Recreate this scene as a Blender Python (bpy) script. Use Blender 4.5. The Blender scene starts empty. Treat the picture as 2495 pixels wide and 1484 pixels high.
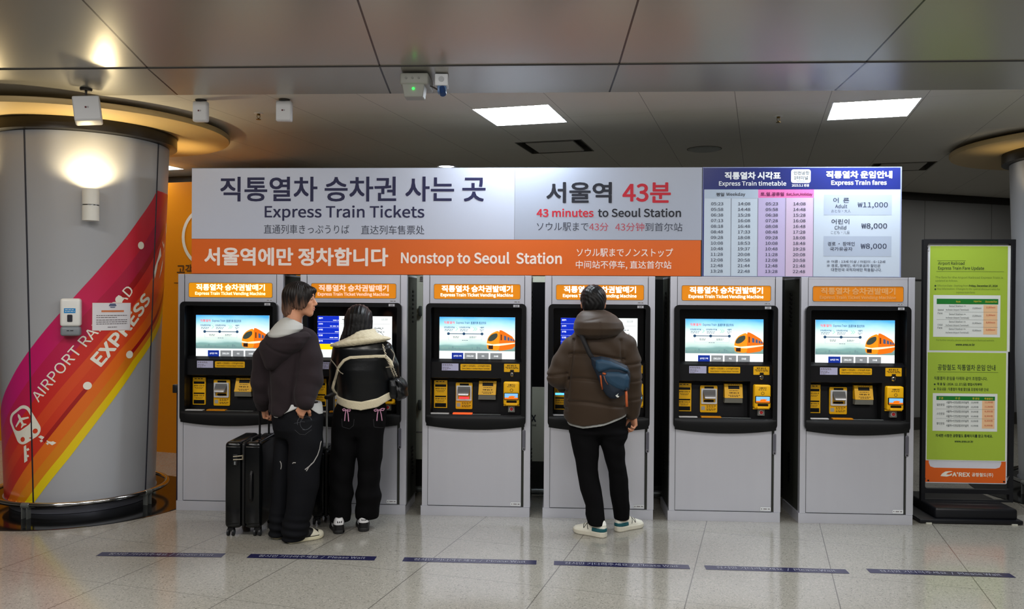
import bpy, bmesh, math, random, os
import numpy as np
from mathutils import Vector, Matrix

S = bpy.context.scene
COL = S.collection

# ---------------------------------------------------------------- camera
cam_d = bpy.data.cameras.new('camera')
cam = bpy.data.objects.new('camera', cam_d)
COL.objects.link(cam)
cam_d.sensor_fit = 'HORIZONTAL'
cam_d.sensor_width = 36.0
cam_d.lens = 2032.3 / 2495.0 * 36.0
cam_d.clip_start = 0.05
PITCH, ROLL, YAW = 0.0074, 0.0066, 0.0538
fw = Vector((-math.sin(YAW) * math.cos(PITCH), math.cos(YAW) * math.cos(PITCH), -math.sin(PITCH)))
r0 = Vector((math.cos(YAW), math.sin(YAW), 0))
u0 = r0.cross(fw)
cr = math.cos(ROLL) * r0 + math.sin(ROLL) * u0
cu = -math.sin(ROLL) * r0 + math.cos(ROLL) * u0
mw = Matrix((cr, cu, -fw)).transposed().to_4x4()
mw.translation = (0, -6.314, 1.66)
cam.matrix_world = mw
S.camera = cam

# ---------------------------------------------------------------- world, exposure
W = bpy.data.worlds.new('world')
S.world = W
W.use_nodes = True
W.node_tree.nodes['Background'].inputs[0].default_value = (0.62, 0.66, 0.72, 1)
W.node_tree.nodes['Background'].inputs[1].default_value = 0.10
S.view_settings.view_transform = 'Standard'
S.view_settings.look = 'None'
S.view_settings.gamma = 1.0
S.view_settings.use_curve_mapping = False
S.view_settings.exposure = 0.0
cy = S.cycles
cy.use_denoising = True
cy.max_bounces = 6
cy.diffuse_bounces = 4
cy.glossy_bounces = 3
cy.transmission_bounces = 3
cy.transparent_max_bounces = 6
cy.caustics_reflective = False
cy.caustics_refractive = False
cy.sample_clamp_indirect = 6.0

# ---------------------------------------------------------------- lights of the hall (ceiling luminaires over the concourse)
def area(name, loc, sx, sy, power, col=(1, 0.97, 0.93), rot=(0, 0, 0)):
    l = bpy.data.lights.new(name, 'AREA')
    l.shape = 'RECTANGLE'
    l.size, l.size_y, l.energy, l.color = sx, sy, power, col
    o = bpy.data.objects.new(name, l)
    o.location = loc
    o.rotation_euler = rot
    COL.objects.link(o)
    return o

def spot(name, loc, target, power, angle, col, blend=0.6, radius=0.04):
    l = bpy.data.lights.new(name, 'SPOT')
    l.energy, l.spot_size, l.spot_blend, l.color, l.shadow_soft_size = power, math.radians(angle), blend, col, radius
    o = bpy.data.objects.new(name, l)
    o.location = loc
    o.rotation_euler = (Vector(target) - Vector(loc)).to_track_quat('-Z', 'Y').to_euler()
    COL.objects.link(o)
    return o

for k, x in enumerate((-3.6, -1.2, 1.2, 3.6)):
    area('hall_lamp', (x, -3.3, 3.40), 1.2, 0.6, 50, (1.0, 0.96, 0.9))
    area('hall_lamp', (x, -6.6, 3.55), 1.2, 0.6, 68, (0.97, 0.97, 1.0))
for x, y, p in ((-3.45, 1.15, 32), (-1.2, 1.9, 9), (0.9, 2.3, 9), (3.0, 2.9, 9), (5.6, 3.6, 16), (-6.2, 2.0, 26)):
    area('rear_fill', (x, y, 3.02), 0.6, 0.6, p, (1.0, 0.97, 0.9))  # unseen fill lights, added to brighten the rear ceiling and orange wall
WARM = (1.0, 0.78, 0.42)

# ---------------------------------------------------------------- materials
def lin(c):
    c = c / 255.0
    return c / 12.92 if c <= 0.04045 else ((c + 0.055) / 1.055) ** 2.4

def rgb(c):
    return (lin(c[0]), lin(c[1]), lin(c[2]), 1.0)

MATS = {}

def M(name, c=(128, 128, 128), rough=0.5, metal=0.0, emit=0.0, ecol=None, spec=0.4, coat=0.0, noise=0.0, nscale=20.0, bump=0.0, bscale=80.0, stretch=None, sheen=0.0):
    if name in MATS:
        return MATS[name]
    m = bpy.data.materials.new(name)
    m.use_nodes = True
    nt = m.node_tree
    b = nt.nodes['Principled BSDF']
    b.inputs['Base Color'].default_value = rgb(c)
    b.inputs['Roughness'].default_value = rough
    b.inputs['Metallic'].default_value = metal
    b.inputs['Specular IOR Level'].default_value = spec
    if coat:
        b.inputs['Coat Weight'].default_value = coat
        b.inputs['Coat Roughness'].default_value = 0.08
    if sheen:
        b.inputs['Sheen Weight'].default_value = sheen
    if emit:
        b.inputs['Emission Color'].default_value = rgb(ecol or c)
        b.inputs['Emission Strength'].default_value = emit
    if noise or bump:
        tc = nt.nodes.new('ShaderNodeTexCoord')
        src = tc.outputs['Object']
        if stretch:
            mp = nt.nodes.new('ShaderNodeMapping')
            mp.inputs['Scale'].default_value = stretch
            nt.links.new(src, mp.inputs['Vector'])
            src = mp.outputs['Vector']
        if noise:
            n = nt.nodes.new('ShaderNodeTexNoise')
            n.inputs['Scale'].default_value = nscale
            n.inputs['Detail'].default_value = 4
            nt.links.new(src, n.inputs['Vector'])
            mx = nt.nodes.new('ShaderNodeMix')
            mx.data_type = 'RGBA'
            lc = rgb(c)
            mx.inputs[6].default_value = tuple(v * (1 - noise) for v in lc[:3]) + (1,)
            mx.inputs[7].default_value = tuple(min(1, v * (1 + noise)) for v in lc[:3]) + (1,)
            nt.links.new(n.outputs['Fac'], mx.inputs[0])
            nt.links.new(mx.outputs[2], b.inputs['Base Color'])
        if bump:
            n2 = nt.nodes.new('ShaderNodeTexNoise')
            n2.inputs['Scale'].default_value = bscale
            n2.inputs['Detail'].default_value = 3
            nt.links.new(src, n2.inputs['Vector'])
            bp = nt.nodes.new('ShaderNodeBump')
            bp.inputs['Strength'].default_value = bump
            bp.inputs['Distance'].default_value = 0.004
            nt.links.new(n2.outputs['Fac'], bp.inputs['Height'])
            nt.links.new(bp.outputs['Normal'], b.inputs['Normal'])
    MATS[name] = m
    return m

# ---------------------------------------------------------------- mesh helpers
class MB:
    """collects shapes and links them as one mesh object"""
    def __init__(self):
        self.v, self.f = [], []
        self.smooth = False

    def add(self, vs, fs):
        n = len(self.v)
        self.v += [tuple(map(float, p)) for p in vs]
        self.f += [tuple(i + n for i in f) for f in fs]
        return self

    def box(self, x0, x1, y0, y1, z0, z1):
        return self.add([(x0, y0, z0), (x1, y0, z0), (x1, y1, z0), (x0, y1, z0), (x0, y0, z1), (x1, y0, z1), (x1, y1, z1), (x0, y1, z1)],
                        [(3, 2, 1, 0), (4, 5, 6, 7), (0, 1, 5, 4), (1, 2, 6, 5), (2, 3, 7, 6), (3, 0, 4, 7)])

    def quad(self, a, b, c, d):
        return self.add([a, b, c, d], [(0, 1, 2, 3)])

    def rbox(self, x0, x1, y0, y1, z0, z1, r=0.01, seg=4):
        """box with all edges rounded"""
        bm = bmesh.new()
        bmesh.ops.create_cube(bm, size=1)
        for v in bm.verts:
            v.co = Vector(((x0 + x1) / 2 + v.co.x * (x1 - x0), (y0 + y1) / 2 + v.co.y * (y1 - y0), (z0 + z1) / 2 + v.co.z * (z1 - z0)))
        bmesh.ops.bevel(bm, geom=bm.edges[:], offset=r, segments=seg, profile=0.5, affect='EDGES')
        return self.bm(bm)

    def bm(self, bm):
        bm.verts.index_update()
        self.add([v.co for v in bm.verts], [[v.index for v in f.verts] for f in bm.faces])
        bm.free()
        return self

    def plate(self, outer, holes, y0, y1):
        """flat plate in the xz plane between depths y0 (front) and y1 (back), with holes"""
        bm = bmesh.new()
        loops = []
        for y in ((y0, y1) if abs(y1 - y0) > 1e-6 else (y0,)):
            es = []
            for lp in [outer] + holes:
                vs = [bm.verts.new((p[0], y, p[1])) for p in lp]
                loops.append(vs)
                es += [bm.edges.new((vs[i], vs[(i + 1) % len(vs)])) for i in range(len(vs))]
            bmesh.ops.triangle_fill(bm, use_beauty=True, use_dissolve=False, edges=es)
        n = len(holes) + 1
        if abs(y1 - y0) > 1e-6:
            for k in range(n):
                a, b = loops[k], loops[k + n]
                for i in range(len(a)):
                    j = (i + 1) % len(a)
                    bm.faces.new((a[i], a[j], b[j], b[i]))
        bmesh.ops.recalc_face_normals(bm, faces=bm.faces[:])
        return self.bm(bm)

    def tube(self, pts, r, seg=10, cap=True, closed=False):
        pts = [Vector(p) for p in pts]
        n = len(pts)
        rr = r if isinstance(r, (list, tuple)) else [r] * n
        rings = []
        up = Vector((0, 0, 1))
        prev = None
        for i, p in enumerate(pts):
            if closed:
                t = (pts[(i + 1) % n] - pts[i - 1]).normalized()
            else:
                t = (pts[min(i + 1, n - 1)] - pts[max(i - 1, 0)]).normalized()
            if prev is None:
                a = up if abs(t.z) < 0.9 else Vector((1, 0, 0))
                nx = t.cross(a).normalized()
            else:
                nx = (prev - t * prev.dot(t)).normalized()
            prev = nx
            ny = t.cross(nx)
            rings.append([p + rr[i] * (math.cos(2 * math.pi * k / seg) * nx + math.sin(2 * math.pi * k / seg) * ny) for k in range(seg)])
        vs = [v for ring in rings for v in ring]
        fs = []
        for i in range(n if closed else n - 1):
            j = (i + 1) % n
            for k in range(seg):
                l = (k + 1) % seg
                fs.append((i * seg + k, i * seg + l, j * seg + l, j * seg + k))
        if cap and not closed:
            fs.append(tuple(range(seg))[::-1])
            fs.append(tuple((n - 1) * seg + k for k in range(seg)))
        return self.add(vs, fs)

    def lathe(self, prof, cx=0, cy_=0, seg=48, a0=0.0, a1=2 * math.pi):
        """revolve (radius, z) profile about a vertical axis"""
        full = abs(a1 - a0 - 2 * math.pi) < 1e-6
        m = seg if full else seg + 1
        vs = []
        for k in range(m):
            a = a0 + (a1 - a0) * k / seg
            for r, z in prof:
                vs.append((cx + r * math.sin(a), cy_ - r * math.cos(a), z))
        n = len(prof)
        fs = []
        for k in range(seg):
            l = (k + 1) % m
            for i in range(n - 1):
                fs.append((k * n + i, l * n + i, l * n + i + 1, k * n + i + 1))
        return self.add(vs, fs)

    def disc_y(self, cx, cz, r, y0, y1, seg=24):
        return self.plate([(cx + r * math.cos(2 * math.pi * k / seg), cz + r * math.sin(2 * math.pi * k / seg)) for k in range(seg)], [], y0, y1)

    def mesh(self, name):
        me = bpy.data.meshes.new(name)
        me.from_pydata(self.v, [], self.f)
        me.update()
        return me

    def build(self, name, mat, parent=None, loc=None, smooth=False, bevel=0.0, rot=None):
        me = self.mesh(name)
        return link(name, me, mat, parent, loc, smooth, bevel, rot)

def link(name, me, mat, parent=None, loc=None, smooth=False, bevel=0.0, rot=None):
    if mat is not None and not me.materials:
        me.materials.append(mat)
    o = bpy.data.objects.new(name, me)
    COL.objects.link(o)
    if parent is not None:
        o.parent = parent
    if loc is not None:
        o.location = loc
    if rot is not None:
        o.rotation_euler = rot
    if smooth:
        for p in me.polygons:
            p.use_smooth = True
        if smooth != 'all':
            try:
                me.set_sharp_from_angle(angle=math.radians(35))
            except Exception:
                pass
    if bevel:
        md = o.modifiers.new('bevel', 'BEVEL')
        md.width = bevel
        md.segments = 2
        md.limit_method = 'ANGLE'
    return o

def tag(o, label, cat, group=None, kind=None):
    if label:
        o['label'] = label
    if cat:
        o['category'] = cat
    if group:
        o['group'] = group
    if kind:
        o['kind'] = kind
    return o

def thing(name, label, cat, loc=(0, 0, 0), rotz=0.0, group=None):
    o = bpy.data.objects.new(name, None)
    o.empty_display_size = 0.1
    COL.objects.link(o)
    o.location = loc
    o.rotation_euler = (0, 0, rotz)
    return tag(o, label, cat, group)

def struct(o):
    o['kind'] = 'structure'
    return o

def copy_tree(o, parent=None):
    c = o.copy()
    COL.objects.link(c)
    if parent is not None:
        c.parent = parent
        c.matrix_parent_inverse = o.matrix_parent_inverse.copy()
    for ch in list(o.children):
        copy_tree(ch, c)
    return c

def rrect(x0, x1, z0, z1, r, seg=5):
    out = []
    for cx, cz, a in ((x1 - r, z1 - r, 0), (x0 + r, z1 - r, 90), (x0 + r, z0 + r, 180), (x1 - r, z0 + r, 270)):
        for k in range(seg + 1):
            t = math.radians(a + 90.0 * k / seg)
            out.append((cx + r * math.cos(t), cz + r * math.sin(t)))
    return out

# ---------------------------------------------------------------- lettering
FONT = None
try:
    FONT = bpy.data.fonts.load(os.path.join(bpy.utils.system_resource('DATAFILES'), 'fonts', 'Noto Sans CJK Regular.woff2'))
except Exception:
    FONT = None
TCACHE = {}

def glyphs(s, bold=0.0):
    """outline of a line of text as flat mesh data, unit size"""
    key = (s, bold)
    if key in TCACHE:
        return TCACHE[key]
    cu_ = bpy.data.curves.new('t', 'FONT')
    cu_.body = s
    cu_.size = 1.0
    cu_.resolution_u = 3
    if FONT:
        cu_.font = FONT
    ob = bpy.data.objects.new('t', cu_)
    me = ob.to_mesh()
    vs = np.zeros(len(me.vertices) * 3)
    me.vertices.foreach_get('co', vs)
    vs = vs.reshape(-1, 3)[:, :2]
    fs = [tuple(p.vertices) for p in me.polygons]
    ob.to_mesh_clear()
    bpy.data.objects.remove(ob)
    bpy.data.curves.remove(cu_)
    if len(vs) == 0:
        vs = np.zeros((3, 2))
    nb = len(vs)
    if bold >= 0.004:                       # heavier weight: strokes struck several times side by side
        r = bold * 0.45
        n, base, bf = (8 if bold >= 0.02 else 4), vs, fs
        offs = [(r * math.cos(2 * math.pi * (k + 0.5) / n), r * math.sin(2 * math.pi * (k + 0.5) / n)) for k in range(n)]
        vs = np.concatenate([base + np.array(o) for o in offs])
        fs = [tuple(i + k * len(base) for i in f) for k in range(n) for f in bf]
    TCACHE[key] = (vs, fs, nb)
    return TCACHE[key]

def put_text(mb, s, x0, x1, z0, z1, y, bold=0.0, fit=True, fn=None, align='c'):
    """lay a line of text into the box x0..x1, z0..z1 of the plane at depth y (facing -y)"""
    vs, fs, nb = glyphs(s, bold)
    mn, mx = vs.min(0), vs.max(0)
    w, h = max(mx[0] - mn[0], 1e-6), max(mx[1] - mn[1], 1e-6)
    sx, sz = (x1 - x0) / w, (z1 - z0) / h
    if not fit:
        sx = sz = min(sx, sz)
    ox = {'c': (x0 + x1) / 2 - sx * w / 2, 'l': x0, 'r': x1 - sx * w}[align]
    oz = (z0 + z1) / 2 - sz * h / 2
    X = ox + (vs[:, 0] - mn[0]) * sx
    Z = oz + (vs[:, 1] - mn[1]) * sz
    lay = (np.arange(len(vs)) // nb) * 0.00006       # the strikes lie a hair's breadth over one another
    if fn:
        pts = []
        for a, b, l in zip(X, Z, lay):
            p = Vector(fn(a, b))
            if l:
                n = (Vector(fn(a + 0.002, b)) - p).cross(Vector(fn(a, b + 0.002)) - p).normalized()
                p = p + n * l
            pts.append(tuple(p))
    else:
        pts = [(a, y - l, b) for a, b, l in zip(X, Z, lay)]
    mb.add(pts, fs)
    return mb

def rect(mb, x0, x1, z0, z1, y):
    return mb.quad((x0, y, z0), (x1, y, z0), (x1, y, z1), (x0, y, z1))

def bars(mb, x0, x1, z, y, h=0.004, seed=0):
    """a line of print too small to read"""
    rnd = random.Random(seed)
    x = x0
    while x < x1 - h:
        w = rnd.uniform(2, 5) * h
        rect(mb, x, min(x + w, x1), z - h / 2, z + h / 2, y)
        x += w + h * 1.1
    return mb
# ================================================================ THE ROOM
def grid_material(name, c, rough, joints, speck=0.0, spec=0.5, metal=0.0, joint_dark=0.35, wob=0.0):
    """surface with straight joints: joints = list of (ax, ay, c0, spacing, width)  (a.p - c0 a multiple of spacing)"""
    m = bpy.data.materials.new(name)
    m.use_nodes = True
    nt = m.node_tree
    N, L = nt.nodes, nt.links
    b = N['Principled BSDF']
    b.inputs['Roughness'].default_value = rough
    b.inputs['Specular IOR Level'].default_value = spec
    b.inputs['Metallic'].default_value = metal
    geo = N.new('ShaderNodeNewGeometry')
    sep = N.new('ShaderNodeSeparateXYZ')
    L.new(geo.outputs['Position'], sep.inputs[0])
    def mth(op, a, b_=None, c_=None):
        n = N.new('ShaderNodeMath')
        n.operation = op
        for i, v in enumerate((a, b_, c_)):
            if v is None:
                continue
            if isinstance(v, (int, float)):
                n.inputs[i].default_value = v
            else:
                L.new(v, n.inputs[i])
        return n.outputs[0]
    mask = None
    for ax, ay, c0, sp, wd in joints:
        p = mth('ADD', mth('MULTIPLY', sep.outputs[0], ax), mth('MULTIPLY', sep.outputs[1], ay))
        q = mth('DIVIDE', mth('SUBTRACT', p, c0), sp)
        d = mth('ABSOLUTE', mth('SUBTRACT', q, mth('ROUND', q)))
        k = mth('LESS_THAN', d, wd / sp / 2)
        mask = k if mask is None else mth('MAXIMUM', mask, k)
    base = rgb(c)
    mix1 = N.new('ShaderNodeMix')
    mix1.data_type = 'RGBA'
    if speck:
        v = N.new('ShaderNodeTexVoronoi')
        v.inputs['Scale'].default_value = 150
        L.new(geo.outputs['Position'], v.inputs['Vector'])
        ramp = N.new('ShaderNodeValToRGB')
        L.new(v.outputs['Color'], ramp.inputs[0])
        e = ramp.color_ramp
        e.elements[0].position, e.elements[0].color = 0.0, tuple(x * (1 - speck * 1.1) for x in base[:3]) + (1,)
        e.elements[1].position, e.elements[1].color = 1.0, tuple(min(1, x * (1 + speck * 0.75)) for x in base[:3]) + (1,)
        q = e.elements.new(0.25)
        q.color = tuple(x * 0.95 for x in base[:3]) + (1,)
        q = e.elements.new(0.75)
        q.color = tuple(x * 1.08 for x in base[:3]) + (1,)
        n = N.new('ShaderNodeTexNoise')
        n.inputs['Scale'].default_value = 1.3
        L.new(geo.outputs['Position'], n.inputs['Vector'])
        mm = N.new('ShaderNodeMix')
        mm.data_type = 'RGBA'
        mm.blend_type = 'MULTIPLY'
        mm.inputs[0].default_value = 0.25
        L.new(ramp.outputs[0], mm.inputs[6])
        L.new(n.outputs['Fac'], mm.inputs[7])
        L.new(mm.outputs[2], mix1.inputs[6])
    else:
        mix1.inputs[6].default_value = base
    mix1.inputs[7].default_value = tuple(x * joint_dark for x in base[:3]) + (1,)
    L.new(mask, mix1.inputs[0])
    L.new(mix1.outputs[2], b.inputs['Base Color'])
    if wob:
        n = N.new('ShaderNodeTexNoise')
        n.inputs['Scale'].default_value = 2.2
        L.new(geo.outputs['Position'], n.inputs['Vector'])
        bp = N.new('ShaderNodeBump')
        bp.inputs['Strength'].default_value = wob
        bp.inputs['Distance'].default_value = 0.02
        L.new(n.outputs['Fac'], bp.inputs['Height'])
        L.new(bp.outputs['Normal'], b.inputs['Normal'])
    return m

CA, SA = math.cos(-0.2392), math.sin(-0.2392)
TS, AS, TX, TY = 0.8048, 0.9011, -2.8472, 0.6575
granite = grid_material('granite', (154, 151, 142), 0.14, [
    (CA, SA, TX * CA + TY * SA, TS, 0.006),
    (SA, -CA, TX * SA - TY * CA, TS * AS, 0.0035)], speck=0.55, spec=0.5)
struct(MB().quad((-11, -11, 0), (11, -11, 0), (11, 9, 0), (-11, 9, 0)).build('floor', granite))

ZC = 3.05
NB, TB = (0.972, -0.2335), (0.2335, 0.972)       # building grid directions in plan
def grid(n, t, z):
    return (NB[0] * n + TB[0] * t, NB[1] * n + TB[1] * t, z)
back_ceil = grid_material('ceiling_panel', (200, 197, 188), 0.55, [(NB[0], NB[1], 0.677, 0.62, 0.005), (TB[0], TB[1], 0.11, 1.24, 0.002)], spec=0.3, joint_dark=0.45)
front_ceil = grid_material('ceiling_metal', (168, 166, 158), 0.27, [(1.0, 0.06, -2.668, 1.485, 0.012)], spec=0.5, metal=0.35, joint_dark=0.12, wob=0.03)
# the flat rear ceiling with openings for the lamps and grilles
def ceil_hole(n0, n1, t0, t1):
    return [grid(n0, t0, 0)[:2], grid(n1, t0, 0)[:2], grid(n1, t1, 0)[:2], grid(n0, t1, 0)[:2]]
LAMPS = [(-0.58, 0.015, -0.345, 0.285), (1.945, 2.53, 0.125, 0.73), (-5.17, -4.575, 0.98, 1.60)]
VENTS = [(-0.64, -0.035, 1.01, 1.60), (2.56, 3.15, 3.02, 3.60)]
def in_xz(pts):
    return [(p[0], p[1]) for p in pts]
mbc = MB()
mbc.plate([(-11, -0.672), (11, -0.672), (11, 9), (-11, 9)], [ceil_hole(*h) for h in LAMPS + VENTS], 0, 0)
mbc.v = [(x, z, ZC) for x, y, z in mbc.v]
struct(mbc.build('ceiling', back_ceil))
mbc = MB()
mbc.box(-11, 11, -0.66, 9, ZC + 0.25, ZC + 0.3)
struct(mbc.build('ceiling', M('slab', (60, 60, 60), 0.9, noise=0.05)))
# the sloping polished metal ceiling over the queueing area
prof = [(-0.672, 3.05), (-1.15, 3.10)]
mbc = MB().quad((-11, -0.672, 3.05), (11, -0.672, 3.05), (11, -1.15, 3.10), (-11, -1.15, 3.10))
struct(mbc.build('trim_1', front_ceil))
mbc = MB()
pr = [(-1.15, 3.104), (-1.96, 3.244), (-3.6, 3.50), (-6.0, 3.62), (-11.0, 3.66)]
for (ya, za), (yb, zb) in zip(pr[:-1], pr[1:]):
    mbc.quad((-11, ya, za), (11, ya, za), (11, yb, zb), (-11, yb, zb))
mbc.quad((-11, -1.15, 3.10), (11, -1.15, 3.10), (11, -1.15, 3.104), (-11, -1.15, 3.104))
struct(mbc.build('ceiling', front_ceil, smooth='all'))
# dark shadow gap along the fold of the metal ceiling
struct(MB().box(-11, 11, -1.157, -1.149, 3.0985, 3.12).build('trim_2', M('shadow_gap', (45, 43, 42), 0.6, noise=0.05)))

# walls
wall_grey = grid_material('wall_panel', (128, 129, 130), 0.4, [(0.924, 0.3827, 6.21 - 0.012, 1.15, 0.008)], spec=0.35, joint_dark=0.3)
def wall(name, a, b, z0, z1, mat, th=0.12):
    a, b = Vector((a[0], a[1], 0)), Vector((b[0], b[1], 0))
    d = (b - a).normalized()
    n = Vector((-d.y, d.x, 0)) * th
    vs = [(p.x, p.y, z) for z in (z0, z1) for p in (a, b, b + n, a + n)]
    return MB().add(vs, [(3, 2, 1, 0), (4, 5, 6, 7), (0, 1, 5, 4), (1, 2, 6, 5), (2, 3, 7, 6), (3, 0, 4, 7)]).build(name, mat)
struct(wall('wall_right', (4.381, 4.60), (10.9, 7.30), 0, ZC, wall_grey))
struct(wall('trim_3', (4.36, 4.545), (10.9, 7.25), 2.96, ZC - 0.001, M('dark_band', (40, 39, 37), 0.5, noise=0.05), 0.05))
struct(wall('trim_4', (4.37, 4.575), (10.9, 7.275), 1.928, 1.94, M('wall_joint', (52, 52, 52), 0.6, noise=0.05), 0.03))
struct(wall('baseboard_right', (4.37, 4.57), (10.9, 7.27), 0, 0.16, M('skirting', (58, 56, 54), 0.4, noise=0.05), 0.03))
struct(wall('wall_back', (-2.62, 2.73), (4.381, 4.60), 0, ZC, M('wall_dark', (96, 95, 92), 0.5, noise=0.03)))
orange = M('orange_panel', (240, 148, 8), 0.35, spec=0.4, noise=0.03, nscale=1.5)
OD = Vector((0.9716, -0.2366, 0))
def ow(s):
    p = Vector((-4.08, 2.31, 0)) + OD * s
    return (p.x, p.y)
struct(wall('wall_left', ow(-0.185), ow(1.5), 0, 2.86, orange, 0.10))
struct(wall('wall_left', (-9.3, 4.35), (-2.55, 2.71), 0, 2.93, M('wall_dark'), 0.10))
struct(wall('trim_5', (-9.3, 4.35), (-2.55, 2.71), 2.93, ZC, M('soffit_dark', (70, 64, 56), 0.6, noise=0.05), 0.10))
struct(wall('wall_left', ow(-7.0), ow(-0.47), 0, 2.86, orange, 0.10))
struct(wall('wall_left', ow(1.5), (-2.62, 2.75), 0, 2.86, M('wall_dark'), 0.1))
# glazed slot beside the orange wall
gl = wall('window_1', ow(-0.47), ow(-0.185), 0.12, 2.86, M('frosted_glass', (176, 208, 204), 0.25, spec=0.5, noise=0.04, nscale=2), 0.05)
struct(gl)
struct(wall('baseboard_left', ow(-0.47), ow(-0.185), 0, 0.12, orange, 0.08))
# emblem and lettering on the orange wall (partly behind the sign)
white_print = M('white_print', (240, 236, 222), 0.45, noise=0.02)
def on_ow(s, z, off=0.004):
    p = Vector((-4.08, 2.31, 0)) + OD * s - Vector((0.2366, 0.9716, 0)) * off
    return (p.x, p.y, z)
mb = MB()
for k in range(40):
    a0, a1 = 2 * math.pi * k / 40, 2 * math.pi * (k + 1) / 40
    q = [on_ow(0.455 + r * math.cos(a), 2.28 + r * math.sin(a)) for r, a in ((0.32, a0), (0.32, a1), (0.285, a1), (0.285, a0))]
    mb.quad(*q)
tag(mb.build('ring_emblem', white_print), 'white ring emblem on the orange wall, cut off by the big ticket sign', 'emblem')
mb = MB()
put_text(mb, '고객안내센터', 0.075, 0.075 + 0.62, 1.89, 1.995, 0, 0.02, fn=lambda x, z: on_ow(x, z))
rect_pts = [on_ow(0.04, 1.795), on_ow(0.9, 1.795), on_ow(0.9, 1.803), on_ow(0.04, 1.803)]
mb.quad(*rect_pts)
tag(mb.build('wall_lettering', M('brown_print', (92, 56, 16), 0.5, noise=0.02)), 'dark brown lettering and rule on the orange wall beside the column', 'lettering')
# hall enclosure behind the camera
plain = M('hall_wall', (120, 118, 114), 0.6, noise=0.03)
struct(MB().box(-11, 11, -11.1, -11, 0, 3.9).build('wall_front', plain))
struct(MB().box(-11.1, -11, -11, 9, 0, 3.9).build('wall_left', plain))
struct(MB().box(11, 11.1, -11, 9, 0, 3.9).build('wall_right', plain))
struct(MB().box(-11, 11, 9, 9.1, 0, 3.9).build('wall_back', plain))

# ---------------------------------------------------------------- ceiling fittings
led = M('led_diffuser', (255, 255, 252), 0.4, emit=52.0, ecol=(236, 246, 255), noise=0.01)
white_metal = M('white_metal', (214, 214, 212), 0.4, noise=0.02)
def luminaire(h, label):
    n0, n1, t0, t1 = h
    root = thing('ceiling_light', label, 'ceiling light', grid((n0 + n1) / 2, (t0 + t1) / 2, ZC), math.atan2(NB[1], NB[0]), 'square panel lights')
    a, b = (n1 - n0) / 2, (t1 - t0) / 2
    fr = MB()
    e = 0.012
    for x0, x1, y0, y1 in ((-a, a, -b, -b + e), (-a, a, b - e, b), (-a, -a + e, -b + e, b - e), (a - e, a, -b + e, b - e)):
        fr.box(x0, x1, y0, y1, -0.002, 0.06)
    fr.build('frame', white_metal, root)
    MB().box(-a + e, a - e, -b + e, b - e, 0.012, 0.03).build('diffuser', led if n0 > -2 else M('led_diffuser_dim', (255, 255, 252), 0.4, emit=14.0, ecol=(236, 246, 255), noise=0.01), root)
    return root
luminaire(LAMPS[0], 'lit square ceiling panel light above the grey half of the sign')
luminaire(LAMPS[1], 'lit square ceiling panel light above the fare table')
luminaire(LAMPS[2], 'lit ceiling panel light glimpsed between the decorated column and the sign')
dark_gap = M('grille_dark', (52, 50, 42), 0.7, noise=0.08)
def vent(h, label):
    n0, n1, t0, t1 = h
    root = thing('air_vent', label, 'vent', grid((n0 + n1) / 2, (t0 + t1) / 2, ZC), math.atan2(NB[1], NB[0]), 'square ceiling vents')
    a, b = (n1 - n0) / 2, (t1 - t0) / 2
    MB().box(-a, a, -b, b, 0.05, 0.08).build('back_box', dark_gap, root)
    MB().box(-a + 0.085, a - 0.085, -b + 0.05, b - 0.05, -0.004, 0.008).build('cover_plate', M('vent_plate', (180, 177, 168), 0.55, noise=0.03), root)
    fr = MB()
    e = 0.01
    for x0, x1, y0, y1 in ((-a, a, -b, -b + e), (-a, a, b - e, b), (-a, -a + e, -b, b), (a - e, a, -b, b)):
        fr.box(x0, x1, y0, y1, -0.003, 0.05)
    fr.build('frame', M('vent_frame', (90, 88, 78), 0.55, noise=0.03), root)
vent(VENTS[0], 'square ceiling vent with dark slot, behind the lit panel above the sign')
vent(VENTS[1], 'dark edged ceiling vent mostly hidden behind the fare table')
# round downlight, lit
root = thing('downlight', 'round lit downlight just above the top edge of the sign', 'ceiling light', (-1.173, 2.44, ZC))
MB().lathe([(0.075, 0.0), (0.1, -0.012), (0.118, -0.004), (0.118, 0.0)], seg=36).build('rim', white_metal, root, smooth=True)
MB().lathe([(0.0, -0.004), (0.077, -0.004)], seg=36).build('lens', M('lens_lit', (255, 255, 250), 0.3, emit=12, ecol=(225, 235, 255), noise=0.01), root)
root = thing('access_cover', 'round unlit cover in the ceiling left of the second panel light', 'ceiling cover', (1.348, 1.477, ZC))
MB().lathe([(0.0, -0.012), (0.13, -0.012), (0.145, -0.006), (0.15, 0.0)], seg=40).build('cover', M('cover_grey', (158, 162, 158), 0.5, noise=0.03), root, smooth=True)
MB().lathe([(0.15, -0.003), (0.158, -0.003), (0.158, 0.0)], seg=40).build('rim', M('vent_frame'), root)
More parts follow.
